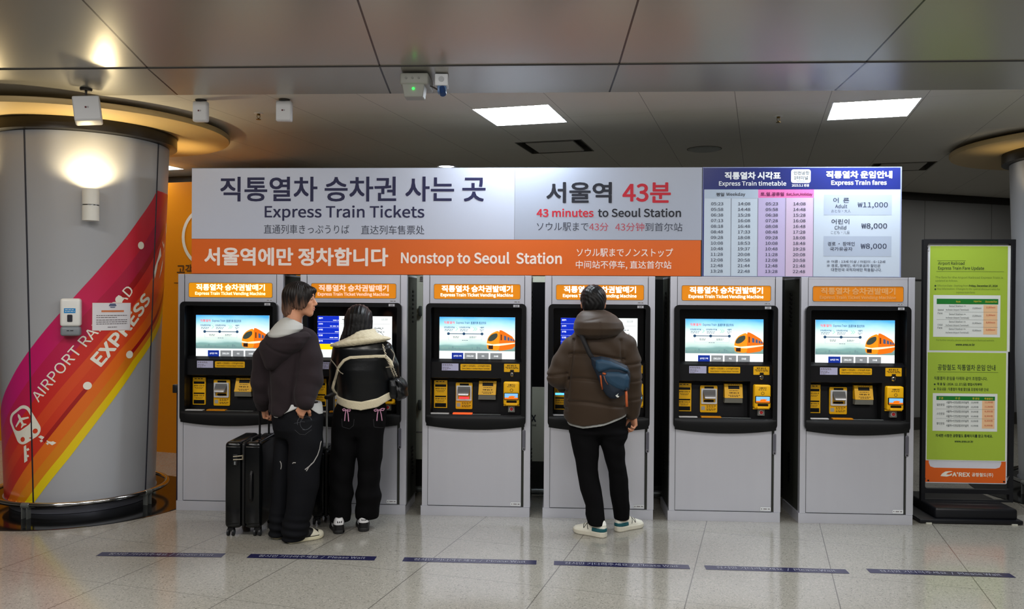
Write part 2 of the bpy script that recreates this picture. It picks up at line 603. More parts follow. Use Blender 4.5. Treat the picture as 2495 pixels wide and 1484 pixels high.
for loc, lb in (((-2.268, -0.095, ZC), 'small brass sprinkler head between the two white ceiling boxes'), ((1.662, 0.098, ZC), 'small brass sprinkler head left of the panel light above the fares')):
    root = thing('sprinkler', lb, 'sprinkler', loc, 0, 'ceiling sprinklers')
    brass = M('brass', (120, 96, 52), 0.35, metal=0.8, noise=0.05)
    MB().lathe([(0.0, -0.004), (0.032, -0.004), (0.034, 0.0)], seg=20).build('escutcheon', white_metal, root, smooth=True)
    MB().lathe([(0.0, -0.05), (0.018, -0.048), (0.018, -0.045), (0.004, -0.044), (0.004, -0.036)], seg=16).tube([(-0.011, 0, -0.004), (-0.011, 0, -0.03), (0, 0, -0.044)], 0.002, 6).tube([(0.011, 0, -0.004), (0.011, 0, -0.03), (0, 0, -0.044)], 0.002, 6).lathe([(0.009, -0.0), (0.009, -0.016), (0.0, -0.016)], seg=12).build('deflector', brass, root, smooth=True)
# ================================================================ THE COLUMNS
CC = (-3.86, 0.29)
def RR(z):
    return 0.545 + 0.105 * (z - 0.03) / 2.87
def onc(th, z, off=0.0, c=CC):
    r = RR(z) + off
    return (c[0] + r * math.sin(th), c[1] - r * math.cos(th), z)
col_paint = M('column_paint', (168, 170, 175), 0.33, spec=0.45, noise=0.02, nscale=3)
black_trim = M('black_trim', (22, 21, 22), 0.35, noise=0.05)
seam_m = M('seam', (22, 24, 38), 0.5, noise=0.05)
chrome = M('chrome', (205, 205, 205), 0.12, metal=1.0, noise=0.02)
black_stone = M('black_stone', (16, 17, 18), 0.1, spec=0.5, noise=0.2, nscale=60)
kick_m = M('kick_steel', (120, 122, 132), 0.35, metal=0.5, noise=0.03)

def column(label, c, rot, seams):
    root = thing('column', label, 'column', (c[0], c[1], 0), rot)
    pf = [(RR(0.085 + k * 0.2797), 0.085 + k * 0.2797) for k in range(11)]
    MB().lathe(pf, seg=96).build('shaft', col_paint, root, smooth='all')
    MB().lathe([(0.0, 2.885), (0.665, 2.885), (0.71, 2.89), (0.71, 2.98)], seg=96).build('top_band', black_trim, root, smooth=True)
    MB().lathe([(0.705, 2.978), (1.09, 2.972), (1.125, 2.974), (1.132, 2.985), (1.132, 3.012), (1.12, 3.018), (0.9, 3.02)], seg=120).build('canopy_ring', M('canopy_paint', (196, 170, 120), 0.45, spec=0.4, noise=0.02), root, smooth=True)
    MB().lathe([(0.50, 0.0), (0.515, 0.006), (0.515, 0.085), (0.56, 0.087)], seg=72).build('kick_plate', kick_m, root, smooth=True)
    MB().lathe([(0.0, 0.004), (0.945, 0.004), (0.955, 0.0)], seg=120).build('base_disc', black_stone, root)
    for th in seams:
        pts = [(RR(z) * math.sin(th), -RR(z) * math.cos(th), z) for z in np.linspace(0.086, 2.886, 12)]
        MB().tube(pts, 0.0065, 6).build('seam', seam_m, root)
    return root
col_root = column('big round grey column with rainbow swoosh at left edge', CC, 0.0, (-0.11, 1.50, 3.1, 4.65))
column('plain round grey column cut off by the right edge', (4.66, 1.19), -0.9, (0.2, 1.7, 3.2, 4.7))

def rail(label, c, angs, posts, a0=0, a1=2 * math.pi):
    root = thing('guard_rail', label, 'rail', (c[0], c[1], 0), 0)
    n = 80
    R = 0.64
    pts = [(R * math.sin(a0 + (a1 - a0) * k / n), -R * math.cos(a0 + (a1 - a0) * k / n), 0.105) for k in range(n)]
    MB().tube(pts, 0.019, 12, closed=True).build('tube', chrome, root, smooth=True)
    for a in posts:
        p = MB()
        u = Vector((math.cos(a), math.sin(a), 0))
        d = Vector((math.sin(a), -math.cos(a), 0))
        q = d * R
        for s in (-1, 1):
            x = q + u * (0.021 * s)
            p.add([tuple(x + u * w + d * e + Vector((0, 0, z))) for z in (0.004, 0.09) for w, e in ((-0.004, -0.02), (0.004, -0.02), (0.004, 0.02), (-0.004, 0.02))],
                  [(3, 2, 1, 0), (4, 5, 6, 7), (0, 1, 5, 4), (1, 2, 6, 5), (2, 3, 7, 6), (3, 0, 4, 7)])
        p.tube([tuple(q - u * 0.03 + Vector((0, 0, 0.1))), tuple(q + u * 0.03 + Vector((0, 0, 0.1)))], 0.024, 12)
        p.build('bracket', M('bracket_steel', (150, 154, 150), 0.3, metal=0.7, noise=0.05), root)
    return root
rail('chrome guard rail around the foot of the decorated column', CC, 0, (-0.09, 1.33, 2.7, 4.1))
rail('chrome guard rail around the foot of the plain right column', (4.66, 1.19), 0, (0.5, 1.9, 3.3, 4.9, 5.9))
# short floor rail running behind the first machine
root = thing('floor_rail', 'chrome floor rail running between the decorated column and the leftmost machine', 'rail', (-2.95, 0.85, 0))
pts = [(-0.18, 0.22, 0.10), (-0.22, 0.1, 0.10), (-0.20, 0.02, 0.10), (-0.10, -0.02, 0.10), (0.2, 0.0, 0.10), (0.8, 0.02, 0.10)]
MB().tube(pts, 0.017, 10).build('tube', chrome, root, smooth=True)
MB().tube([(-0.10, 0.0, 0.035), (0.8, 0.02, 0.035)], 0.02, 10).build('lower_tube', chrome, root, smooth=True)
pb = MB()
for x in (-0.08, 0.6):
    pb.tube([(x, 0.0, 0.0), (x, 0.0, 0.1)], 0.014, 10)
    pb.lathe([(0.0, 0.008), (0.04, 0.008), (0.045, 0.0)], x, 0.0, 20)
pb.build('stand', chrome, root, smooth=True)

# ---------------------------------------------------------------- printed swoosh on the column
RB = 0.58
PD, QD = (0.643, 0.766), (0.766, -0.643)
def th_z(p, q):
    x = p * PD[0] + q * QD[0]
    z = p * PD[1] + q * QD[1]
    return x / RB, z
UP = [(-1.75, 0.30), (-0.877, 0.762), (-0.466, 1.005), (-0.072, 1.278), (0.272, 1.527), (0.637, 1.803), (0.998, 2.09), (1.208, 2.268), (1.425, 2.435), (1.9, 2.86)]
LO = [(-0.7, -0.30), (-0.058, 0.128), (0.361, 0.43), (0.774, 0.76), (1.241, 1.119), (1.508, 1.273), (1.794, 1.427), (2.6, 1.95)]
def pq(tz):
    x, z = tz[0] * RB, tz[1]
    return x * PD[0] + z * PD[1], x * QD[0] + z * QD[1]
UPQ = np.array([pq(a) for a in UP])
LPQ = np.array([pq(a) for a in LO])
def qf(p, f):
    qu = np.interp(p, UPQ[:, 0], UPQ[:, 1])
    ql = np.interp(p, LPQ[:, 0], LPQ[:, 1])
    return qu + f * (ql - qu)
def fp(f, p):
    """a point of the band: f across it, p along it"""
    return th_z(p, qf(p, f))

def print_mat(name, c0, c1, rough=0.32):
    """printed film fading from one ink to another along the band"""
    m = bpy.data.materials.new(name)
    m.use_nodes = True
    nt = m.node_tree
    b = nt.nodes['Principled BSDF']
    b.inputs['Roughness'].default_value = rough
    at = nt.nodes.new('ShaderNodeAttribute')
    at.attribute_name = 'along'
    mx = nt.nodes.new('ShaderNodeMix')
    mx.data_type = 'RGBA'
    mx.inputs[6].default_value = rgb(c0)
    mx.inputs[7].default_value = rgb(c1)
    nt.links.new(at.outputs['Fac'], mx.inputs[0])
    nt.links.new(mx.outputs[2], b.inputs['Base Color'])
    return m

def band(name, f0, f1, c0, c1, p0=-0.55, p1=2.75, off=0.0015, zmax=2.51, nn=90, nf=5):
    vs, al, fs = [], [], []
    for i in range(nn + 1):
        p = p0 + (p1 - p0) * i / nn
        for j in range(nf + 1):
            a = f0(p) if callable(f0) else f0
            b_ = f1(p) if callable(f1) else f1
            th, z = fp(a + (b_ - a) * j / nf, p)
            z = min(max(z, 0.087), zmax)
            vs.append((RR(z) * 0 + onc(th, z, off, (0, 0))[0], onc(th, z, off, (0, 0))[1], z))
            al.append(min(1, max(0, (p - 0.1) / 1.9)))
    for i in range(nn):
        for j in range(nf):
            a = i * (nf + 1) + j
            fs.append((a, a + nf + 1, a + nf + 2, a + 1))
    me = bpy.data.meshes.new(name)
    me.from_pydata(vs, [], fs)
    at = me.attributes.new('along', 'FLOAT', 'POINT')
    at.data.foreach_set('value', al)
    me.update()
    return link(name, me, print_mat(name + '_ink', c0, c1), col_root, smooth='all')
band('stripe', 0.0, 0.19, (208, 30, 132), (196, 30, 50))
band('stripe', 0.19, 0.36, (206, 34, 92), (172, 26, 58))
band('stripe', 0.36, 0.50, (214, 44, 40), (200, 48, 40))
band('stripe', 0.50, 0.60, (218, 62, 38), (226, 92, 36))
band('stripe', 0.60, 0.72, (208, 44, 34), (226, 84, 34))
band('stripe', 0.72, 0.83, (232, 116, 26), (226, 100, 28))
band('stripe', 0.83, 0.92, (226, 138, 22), (214, 110, 26))
band('stripe', 0.92, 1.0, (236, 208, 14), (226, 184, 20))
# darker streaks that run up to white dots
for f, pa, pb_, w in ((0.70, 0.45, 0.967, 0.020), (0.845, 1.335, 2.1, 0.020), (0.35, 1.603, 2.4, 0.03)):
    band('streak', f - w, f + w, (172, 28, 26), (158, 26, 30), pa, pb_, 0.0022, nn=24, nf=2)
def dot(th, z, r):
    mb = MB()
    n = 22
    pts = [onc(th + r * math.cos(2 * math.pi * k / n) / RR(z), z + r * math.sin(2 * math.pi * k / n), 0.003, (0, 0)) for k in range(n)]
    mb.add(pts, [tuple(range(n))])
    return mb.build('dot', white_print, col_root)
for th, z in ((0.584, 0.978), (1.112, 1.201), (0.951, 1.63), (1.24, 2.057)):
    dot(th, z, 0.03)
def on_band(p, q, off=0.003):
    th, z = th_z(p, q)
    return onc(th, z, off, (0, 0))
mb = MB()
put_text(mb, 'AIRPORT RAILROAD', 0.655, 1.73, -0.655, -0.575, 0, 0.004, fn=lambda a, b: on_band(a, -0.59 + (b + 0.615) * -1 - 0.025 * (a - 0.65)))
mb.build('lettering', white_print, col_root)
mb = MB()
put_text(mb, 'EXPRESS', 1.13, 1.79, 0, 0.105, 0, 0.03, fn=lambda a, b: on_band(a, -0.385 - b - 0.02 * (a - 1.13)))
mb.build('lettering', white_print, col_root)
# pictogram: train cab with an aeroplane in its window, on rails
LT, LZ = -0.215, 0.665
ANG = math.radians(50)
def on_logo(x, y, off=0.0032):
    """pictogram frame: y along the train, x across, turned with the band"""
    x = 1.22 * x
    a, b = 0.82 * (x * math.cos(0.55) - y * math.sin(0.55)), 0.82 * (x * math.sin(0.55) + y * math.cos(0.55))
    z = LZ + b
    return onc(LT + a / RR(z), z, off, (0, 0))
def logo_poly(mb, outer, holes=()):
    t = MB().plate(outer, [list(h) for h in holes], 0, 0)
    mb.add([on_logo(v[0], v[2]) for v in t.v], t.f)
mb = MB()
cab = rrect(-0.12, 0.12, -0.13, 0.19, 0.075, 8)
win = rrect(-0.095, 0.095, 0.0, 0.165, 0.06, 8)
l1 = [(-0.065 + 0.022 * math.cos(t), -0.08 + 0.022 * math.sin(t)) for t in np.linspace(0, 2 * math.pi, 16, endpoint=False)]
l2 = [(-x, y) for x, y in l1]
logo_poly(mb, cab, [win, l1, l2])
logo_poly(mb, [(0, 0.145), (0.012, 0.125), (0.013, 0.095), (0.075, 0.065), (0.075, 0.05), (0.012, 0.07), (0.01, 0.04), (0.03, 0.022), (0.03, 0.013), (0, 0.02), (-0.03, 0.013), (-0.03, 0.022), (-0.01, 0.04), (-0.012, 0.07), (-0.075, 0.05), (-0.075, 0.065), (-0.013, 0.095), (-0.012, 0.125)])
for s in (-1, 1):
    logo_poly(mb, [(s * 0.06, -0.14), (s * 0.085, -0.14), (s * 0.15, -0.27), (s * 0.115, -0.27)])
for y, w in ((-0.175, 0.075), (-0.225, 0.10)):
    logo_poly(mb, [(-w, y), (w, y), (w, y - 0.02), (-w, y - 0.02)])
mb.build('pictogram', white_print, col_root)
# white arrows by the right-hand seam
mb = MB()
for pts in ([(1.66, 2.06), (1.70, 1.99), (1.60, 1.93), (1.565, 1.86), (1.53, 1.80), (1.515, 1.84), (1.48, 1.77), (1.53, 1.90), (1.60, 1.98)],
            [(1.72, 2.10), (1.95, 2.28), (1.95, 2.20), (1.80, 2.05)], [(1.66, 1.80), (1.74, 1.87), (1.90, 2.08), (1.74, 1.92)]):
    t = MB().plate(pts, [], 0, 0)
    mb.add([onc(v[0], v[2], 0.003, (0, 0)) for v in t.v], t.f)
mb.build('arrow_mark', white_print, col_root)

# ---------------------------------------------------------------- things fixed to the column
def on_col_frame(th, z):
    """frame standing on the column surface: x to its right, -y outwards"""
    p = onc(th, z)
    return p, th
# up-light
p, th = on_col_frame(0.60, 2.33)
root = thing('wall_lamp', 'white cylindrical wall lamp shining up the grey column', 'lamp', p, th)
shade_m = M('lamp_white', (226, 226, 220), 0.4, noise=0.01)
MB().tube([(0, -0.075, -0.115), (0, -0.075, 0.0)], 0.058, 28).build('lower_shade', shade_m, root, smooth=True)
MB().lathe([(0.05, 0.0), (0.058, 0.005), (0.058, 0.12), (0.05, 0.12), (0.05, 0.02), (0.0, 0.02)], 0, -0.075, 28).build('upper_shade', shade_m, root, smooth=True)
MB().lathe([(0.0588, -0.003), (0.0588, 0.003)], 0, -0.075, 28).build('joint_ring', chrome, root)
MB().box(-0.03, 0.03, -0.04, 0.0, -0.08, 0.05).build('mount', shade_m, root)
MB().lathe([(0.0, 0.085), (0.045, 0.085)], 0, -0.075, 24).build('bulb', M('bulb_warm', (255, 220, 150), 0.4, emit=8, noise=0.01), root)
lp = Vector(p) + Vector((math.sin(th) * 0.115, -math.cos(th) * 0.115, 0.125))
spot('column_uplight', lp, lp + Vector((0, 0, 1)), 28, 158, (1.0, 0.80, 0.46), 0.5, 0.035)
lp2 = Vector(onc(-0.95, 2.33, 0.115)) + Vector((0, 0, 0.13))
spot('column_uplight', lp2, lp2 + Vector((0, 0, 1)), 26, 150, WARM, 0.6, 0.03)
lp3 = Vector(onc(2.4, 2.33, 0.085)) + Vector((0, 0, 0.13))
spot('column_uplight', lp3, lp3 + Vector((0.012, 0.02, 1)), 18, 95, (1.0, 0.7, 0.3), 0.9, 0.03)
for a in (-1.3, 0.3):
    q = Vector((4.66 + 0.73 * math.sin(a), 1.19 - 0.73 * math.cos(a), 2.46))
    spot('column_uplight', q, q + Vector((0, 0, 1)), 6, 95, WARM, 0.9, 0.03)
# dispenser
p, th = on_col_frame(0.408, 1.50)
root = thing('soap_dispenser', 'white wall dispenser with grey base and blue label on the column', 'dispenser', p, th)
MB().rbox(-0.068, 0.068, -0.10, 0.004, -0.07, 0.138, 0.02).build('cover', M('dispenser_white', (228, 228, 224), 0.3, noise=0.01), root, smooth=True)
MB().rbox(-0.066, 0.066, -0.098, 0.004, -0.14, -0.07, 0.018).build('tray', M('dispenser_grey', (128, 134, 140), 0.35, noise=0.02), root, smooth=True)
lb = MB()
rect(lb, -0.04, 0.036, 0.03, 0.065, -0.1012)
lb.build('label', M('blue_print', (24, 132, 200), 0.4, noise=0.02), root)
lb = MB()
for k, z in enumerate((0.055, 0.042)):
    bars(lb, -0.033, 0.03, z, -0.1018, 0.004, k)
lb.build('label_lettering', white_print, root)
MB().plate(rrect(-0.018, 0.016, -0.035, 0.018, 0.006), [], -0.104, -0.10).build('push_button', M('smoked', (52, 52, 60), 0.2, noise=0.03), root)
lb = MB()
bars(lb, -0.022, 0.022, -0.10, -0.0995, 0.006, 3)
lb.build('tray_lettering', M('dark_print', (40, 42, 48), 0.5, noise=0.02), root)
# paper notice, curved with the column
paper = M('paper', (222, 220, 224), 0.6, noise=0.015)
T0, T1, Z0, Z1 = 0.632, 1.108, 1.394, 1.606
root = thing('paper_notice', 'white paper notice with orange heading taped to the column', 'notice', (CC[0], CC[1], 0))
vs, fs = [], []
for i in range(13):
    for j in range(2):
        vs.append(onc(T0 + (T1 - T0) * i / 12, Z0 + (Z1 - Z0) * j, 0.0045, (0, 0)))
for i in range(12):
    fs.append((2 * i, 2 * i + 2, 2 * i + 3, 2 * i + 1))
MB().add(vs, fs).build('sheet', paper, root, smooth='all')
def on_paper(x, z, off=0.006):
    return onc(T0 + x * (T1 - T0), Z0 + z * (Z1 - Z0), off, (0, 0))
mb = MB()
for x0, x1, z0, z1 in ((0.22, 0.80, 0.66, 0.73),):
    mb.quad(on_paper(x0, z0), on_paper((x0 + x1) / 2, z0), on_paper((x0 + x1) / 2, z1), on_paper(x0, z1))
    mb.quad(on_paper((x0 + x1) / 2, z0), on_paper(x1, z0), on_paper(x1, z1), on_paper((x0 + x1) / 2, z1))
mb.build('heading', M('orange_ink', (206, 120, 76), 0.5, noise=0.02), root)
mb = MB()
rnd = random.Random(4)
for k, z in enumerate((0.54, 0.47, 0.38, 0.31, 0.24, 0.12)):
    x = 0.10 if k < 5 else 0.38
    end = (0.9 if k != 1 else 0.62) if k < 5 else 0.62
    while x < end:
        w = rnd.uniform(0.03, 0.09)
        mb.quad(on_paper(x, z - 0.013), on_paper(min(x + w, end), z - 0.013), on_paper(min(x + w, end), z + 0.013), on_paper(x, z + 0.013))
        x += w + 0.012
mb.build('print', M('grey_ink', (112, 104, 108), 0.6, noise=0.02), root)
mb = MB()
mb.quad(on_paper(0.40, 0.88), on_paper(0.60, 0.88), on_paper(0.57, 0.97), on_paper(0.43, 0.97))
mb.quad(on_paper(0.45, 0.82), on_paper(0.55, 0.82), on_paper(0.58, 0.86), on_paper(0.42, 0.86))
mb.build('header_mark', M('slate_ink', (86, 96, 128), 0.6, noise=0.02), root)
mb = MB()
for a, b in (((0.0, 0.0), (1.0, 0.012)), ((0.0, 0.988), (1.0, 1.0))):
    n = 10
    for i in range(n):
        mb.quad(on_paper(a[0] + i / n, a[1], 0.0055), on_paper(a[0] + (i + 1) / n, a[1], 0.0055), on_paper(a[0] + (i + 1) / n, b[1], 0.0055), on_paper(a[0] + i / n, b[1], 0.0055))
for x in (0.0, 0.99):
    mb.quad(on_paper(x, 0, 0.0055), on_paper(x + 0.01, 0, 0.0055), on_paper(x + 0.01, 1, 0.0055), on_paper(x, 1, 0.0055))
mb.build('border', M('pink_border', (226, 178, 170), 0.5, noise=0.02), root)

# ---------------------------------------------------------------- boxes hung from the ceiling
def hung_box(name, label, cat, loc, w, h, d, tilt, yaw, drop, group=None):
    root = thing(name, label, cat, loc, yaw, group)
    box = MB().rbox(-w / 2, w / 2, -d / 2, d / 2, -h, 0, 0.012, 3).build('housing', M('speaker_white', (212, 214, 218), 0.45, noise=0.02), root, smooth=True)
    box.location = (0, 0, -drop)
    box.rotation_euler = (tilt, math.radians(-7) if tilt else 0, 0)
    fm = MB()
    fm.plate(rrect(-w / 2 + 0.008, w / 2 - 0.008, -h + 0.01, -0.01, 0.01), [], -d / 2 - 0.003, -d / 2 + 0.002)
    fm.build('front_cover', M('speaker_front', (222, 224, 228), 0.5, noise=0.02), box)
    lg = MB()
    rect(lg, -0.012 + w * 0.0, 0.0, -h * 0.52, -h * 0.45, -d / 2 - 0.0042)
    lg.build('badge', M('badge_red', (96, 40, 48), 0.5, noise=0.02), box)
    l2 = MB()
    rect(l2, 0.003, 0.012, -h * 0.52, -h * 0.45, -d / 2 - 0.0042)
    l2.build('badge_print', M('badge_grey', (170, 170, 176), 0.5, noise=0.02), box)
    br = MB()
    br.tube([(0, 0, 0.0), (0, 0, -drop - 0.01)], 0.008, 10)
    br.box(-0.02, 0.02, -0.02, 0.02, -drop + 0.0, -drop + 0.016)
    br.lathe([(0.0, -0.012), (0.035, -0.012), (0.04, 0.0)], seg=20)
    br.build('bracket', M('dark_metal', (62, 58, 54), 0.5, metal=0.4, noise=0.05), root)
    return root
hung_box('ceiling_speaker', 'large white box speaker hung from the metal ceiling in front of the column', 'speaker', (-3.205, -0.80, 3.062), 0.168, 0.175, 0.11, math.radians(-10), math.radians(26), 0.062)
hung_box('antenna_box', 'left small white box hung from the ceiling, above the first machine', 'antenna', (-2.525, -0.53, 3.05), 0.105, 0.145, 0.05, 0, math.radians(3), 0.012, 'small white ceiling boxes')
hung_box('antenna_box', 'right small white box hung from the ceiling, above the second machine', 'antenna', (-1.925, -0.53, 3.05), 0.112, 0.145, 0.05, 0, math.radians(3), 0.012, 'small white ceiling boxes')
# junction box with a green light and the sensor wired to it
root = thing('emergency_unit', 'grey ceiling unit with a small green light', 'ceiling unit', (-0.905, -0.96, 3.078), math.radians(1))
grey_pl = M('grey_plastic', (150, 152, 146), 0.45, noise=0.02)
MB().rbox(-0.095, 0.085, -0.14, 0.10, -0.075, -0.002, 0.012, 3).build('mounting_box', grey_pl, root, smooth=True)
b = MB()
b.add([(-0.085, -0.135, -0.06), (0.06, -0.135, -0.06), (0.06, 0.0, -0.06), (-0.085, 0.0, -0.06), (-0.07, -0.12, -0.15), (0.05, -0.12, -0.15), (0.05, -0.02, -0.15), (-0.07, -0.02, -0.15)],
      [(0, 1, 2, 3), (7, 6, 5, 4), (4, 5, 1, 0), (5, 6, 2, 1), (6, 7, 3, 2), (7, 4, 0, 3)])
b.build('housing', grey_pl, root, bevel=0.006)
MB().tube([(-0.01, -0.128, -0.10), (-0.01, -0.136, -0.101)], 0.008, 14).build('indicator', M('green_led', (40, 255, 70), 0.3, emit=3.0, noise=0.01), root)
kn = MB()
for x in (-0.055, -0.015, 0.025):
    kn.tube([(x, -0.138, -0.036), (x, -0.144, -0.036)], 0.007, 12)
kn.build('plug', M('grey_plastic_dark', (128, 130, 126), 0.5, noise=0.02), root)
root = thing('motion_sensor', 'white ceiling sensor with a blue glass tip beside the grey unit', 'sensor', (-0.745, -1.0, 3.082), math.radians(4))
MB().rbox(-0.042, 0.042, -0.05, 0.05, -0.075, 0.0, 0.006, 3).build('base_block', M('sensor_white', (226, 230, 236), 0.4, noise=0.01), root, smooth=True)
MB().disc_y(0, -0.035, 0.017, -0.056, -0.048).build('round_cap', M('cap_grey', (180, 184, 190), 0.4, noise=0.02), root)
MB().rbox(-0.026, 0.030, -0.04, 0.03, -0.115, -0.073, 0.005, 2).build('holder', M('sensor_blue', (92, 128, 176), 0.3, noise=0.05), root, smooth=True)
MB().tube([(0.004, -0.03, -0.085), (0.012, -0.055, -0.135)], 0.019, 18).build('lens_tube', M('lens_blue', (36, 66, 118), 0.12, noise=0.05), root, smooth=True)
MB().tube([(-0.02, -0.03, -0.10), (-0.05, -0.05, -0.088), (-0.070, -0.055, -0.08)], 0.005, 8).build('cable', M('dark_metal'), root, smooth=True)
# ================================================================ THE TICKET MACHINES
def brushed(name, c, rough, metal):
    return M(name, c, rough, metal=metal, noise=0.05, nscale=6, bump=0.06, bscale=30, stretch=(1, 1, 0.03))
steel = brushed('brushed_steel', (236, 238, 252), 0.32, 0.70)
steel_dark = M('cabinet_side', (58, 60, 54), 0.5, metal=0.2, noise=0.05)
bezel_m = M('bezel_black', (13, 14, 17), 0.34, spec=0.28, noise=0.08)
recess_m = M('recess_black', (6, 6, 8), 0.5, spec=0.2, noise=0.1)
panel_m = M('console_black', (17, 17, 20), 0.42, spec=0.25, noise=0.06)
yellow_m = M('label_yellow', (244, 184, 2), 0.45, noise=0.03)
black_ink = M('black_ink', (34, 26, 12), 0.6, noise=0.02)
label_m = M('label_lilac', (188, 188, 222), 0.5, noise=0.02)
flap_m = M('flap_silver', (170, 170, 172), 0.3, metal=0.6, noise=0.03)
seamd = M('panel_seam', (40, 41, 48), 0.6, noise=0.05)
sign_on = M('sign_amber', (232, 140, 6), 0.35, emit=0.30, ecol=(240, 140, 4), noise=0.02)
sign_off = M('sign_amber_unlit', (236, 138, 20), 0.35, emit=0.05, noise=0.02)
txt_on = M('sign_text_lit', (255, 250, 238), 0.4, emit=1.2, noise=0.01)
txt_mid = M('sign_text_half', (250, 214, 190), 0.4, emit=0.55, ecol=(255, 214, 196), noise=0.01)
txt_off = M('sign_text_unlit', (236, 172, 104), 0.4, noise=0.02)
XL = -0.4135
def ux(u):
    return XL + u

def train_picture(parent, x0, x1, z0, z1, y):
    """the orange train of the start screen, drawn in a box of the display"""
    w, h = x1 - x0, z1 - z0
    def q(a, b):
        return (x0 + a * w, z0 + b * h)
    def poly(name, pts, mat, dy):
        if name in ('train_front', 'windscreen', 'train_side'):        # soften the drawn corners
            for _ in range(2):
                n = len(pts)
                pts = [(a[0] * u + b_[0] * (1 - u), a[1] * u + b_[1] * (1 - u)) for i in range(n) for a, b_ in ((pts[i], pts[(i + 1) % n]),) for u in (0.78, 0.22)]
                if name == 'train_side':
                    break
        MB().plate([q(*p) for p in pts], [], y - dy, y - dy).build(name, mat, parent)
    e = lambda n, c, s=0.85: M('screen_' + n, c, 0.3, emit=s, noise=0.01)
    poly('train_side', [(0.44, 0.97), (0.56, 0.96), (1.0, 0.60), (1.0, 0.13), (0.56, 0.02), (0.40, 0.02)], e('orange_dark', (222, 106, 16)), 0.0002)
    poly('train_front', [(0.02, 0.40), (0.06, 0.62), (0.18, 0.82), (0.44, 0.97), (0.47, 0.70), (0.45, 0.42), (0.47, 0.14), (0.40, 0.02), (0.12, 0.05), (0.03, 0.12)], e('orange', (248, 140, 24)), 0.0004)
    poly('windscreen', [(0.05, 0.47), (0.09, 0.63), (0.20, 0.78), (0.39, 0.84), (0.40, 0.66), (0.28, 0.50), (0.16, 0.44)], e('glass', (64, 74, 66), 0.5), 0.0006)
    poly('stripe', [(0.02, 0.36), (0.22, 0.31), (0.45, 0.34), (0.62, 0.36), (1.0, 0.40), (1.0, 0.35), (0.62, 0.27), (0.45, 0.24), (0.22, 0.24), (0.02, 0.29)], e('cream', (248, 226, 200)), 0.0006)
    poly('coupler', [(0.08, 0.09), (0.08, 0.25), (0.24, 0.26), (0.24, 0.08)], e('soot', (60, 34, 20), 0.3), 0.0008)
    m = MB()
    for a, b_ in ((0.62, 0.70), (0.74, 0.81), (0.84, 0.90), (0.92, 0.97)):
        t = (a - 0.56) / 0.44
        t2 = (b_ - 0.56) / 0.44
        m.plate([q(a, 0.76 - 0.24 * t), q(b_, 0.76 - 0.24 * t2), q(b_, 0.52 - 0.08 * t2), q(a, 0.52 - 0.06 * t)], [], y - 0.0006, y - 0.0006)
    m.build('train_window', e('window', (74, 92, 128), 0.6), parent)
    poly('door', [(0.50, 0.78), (0.55, 0.76), (0.55, 0.50), (0.50, 0.50)], e('door', (120, 62, 20), 0.5), 0.0006)

def screen_gradient():
    m = bpy.data.materials.new('screen_sky')
    m.use_nodes = True
    nt = m.node_tree
    b = nt.nodes['Principled BSDF']
    tc = nt.nodes.new('ShaderNodeTexCoord')
    sp = nt.nodes.new('ShaderNodeSeparateXYZ')
    nt.links.new(tc.outputs['Generated'], sp.inputs[0])
    n = nt.nodes.new('ShaderNodeTexNoise')
    n.inputs['Scale'].default_value = 3.5
    nt.links.new(tc.outputs['Generated'], n.inputs['Vector'])
    ad = nt.nodes.new('ShaderNodeMath')
    ad.operation = 'MULTIPLY_ADD'
    ad.inputs[1].default_value = 0.22
    nt.links.new(n.outputs['Fac'], ad.inputs[0])
    sb = nt.nodes.new('ShaderNodeMath')
    sb.operation = 'SUBTRACT'
    sb.inputs[1].default_value = 0.11
    nt.links.new(sp.outputs[2], sb.inputs[0])
    nt.links.new(sb.outputs[0], ad.inputs[2])
    r = nt.nodes.new('ShaderNodeValToRGB')
    e = r.color_ramp
    e.elements[0].position, e.elements[0].color = 0.0, rgb((112, 140, 134))
    e.elements[1].position, e.elements[1].color = 1.0, rgb((70, 165, 232))
    for p, c in ((0.16, (120, 160, 158)), (0.22, (178, 208, 206)), (0.42, (232, 240, 226)), (0.62, (214, 236, 238)), (0.85, (146, 208, 240))):
        q = e.elements.new(p)
        q.color = rgb(c)
    nt.links.new(ad.outputs[0], r.inputs[0])
    nt.links.new(r.outputs[0], b.inputs['Base Color'])
    nt.links.new(r.outputs[0], b.inputs['Emission Color'])
    b.inputs['Emission Strength'].default_value = 0.9
    b.inputs['Roughness'].default_value = 0.25
    return m
sky_m = screen_gradient()
scr = lambda n, c, s=0.85: M('screen_' + n, c, 0.3, emit=s, noise=0.01)
SX0, SX1, SZ0, SZ1, SY = ux(0.121), ux(0.702), 1.19, 1.514, 0.050

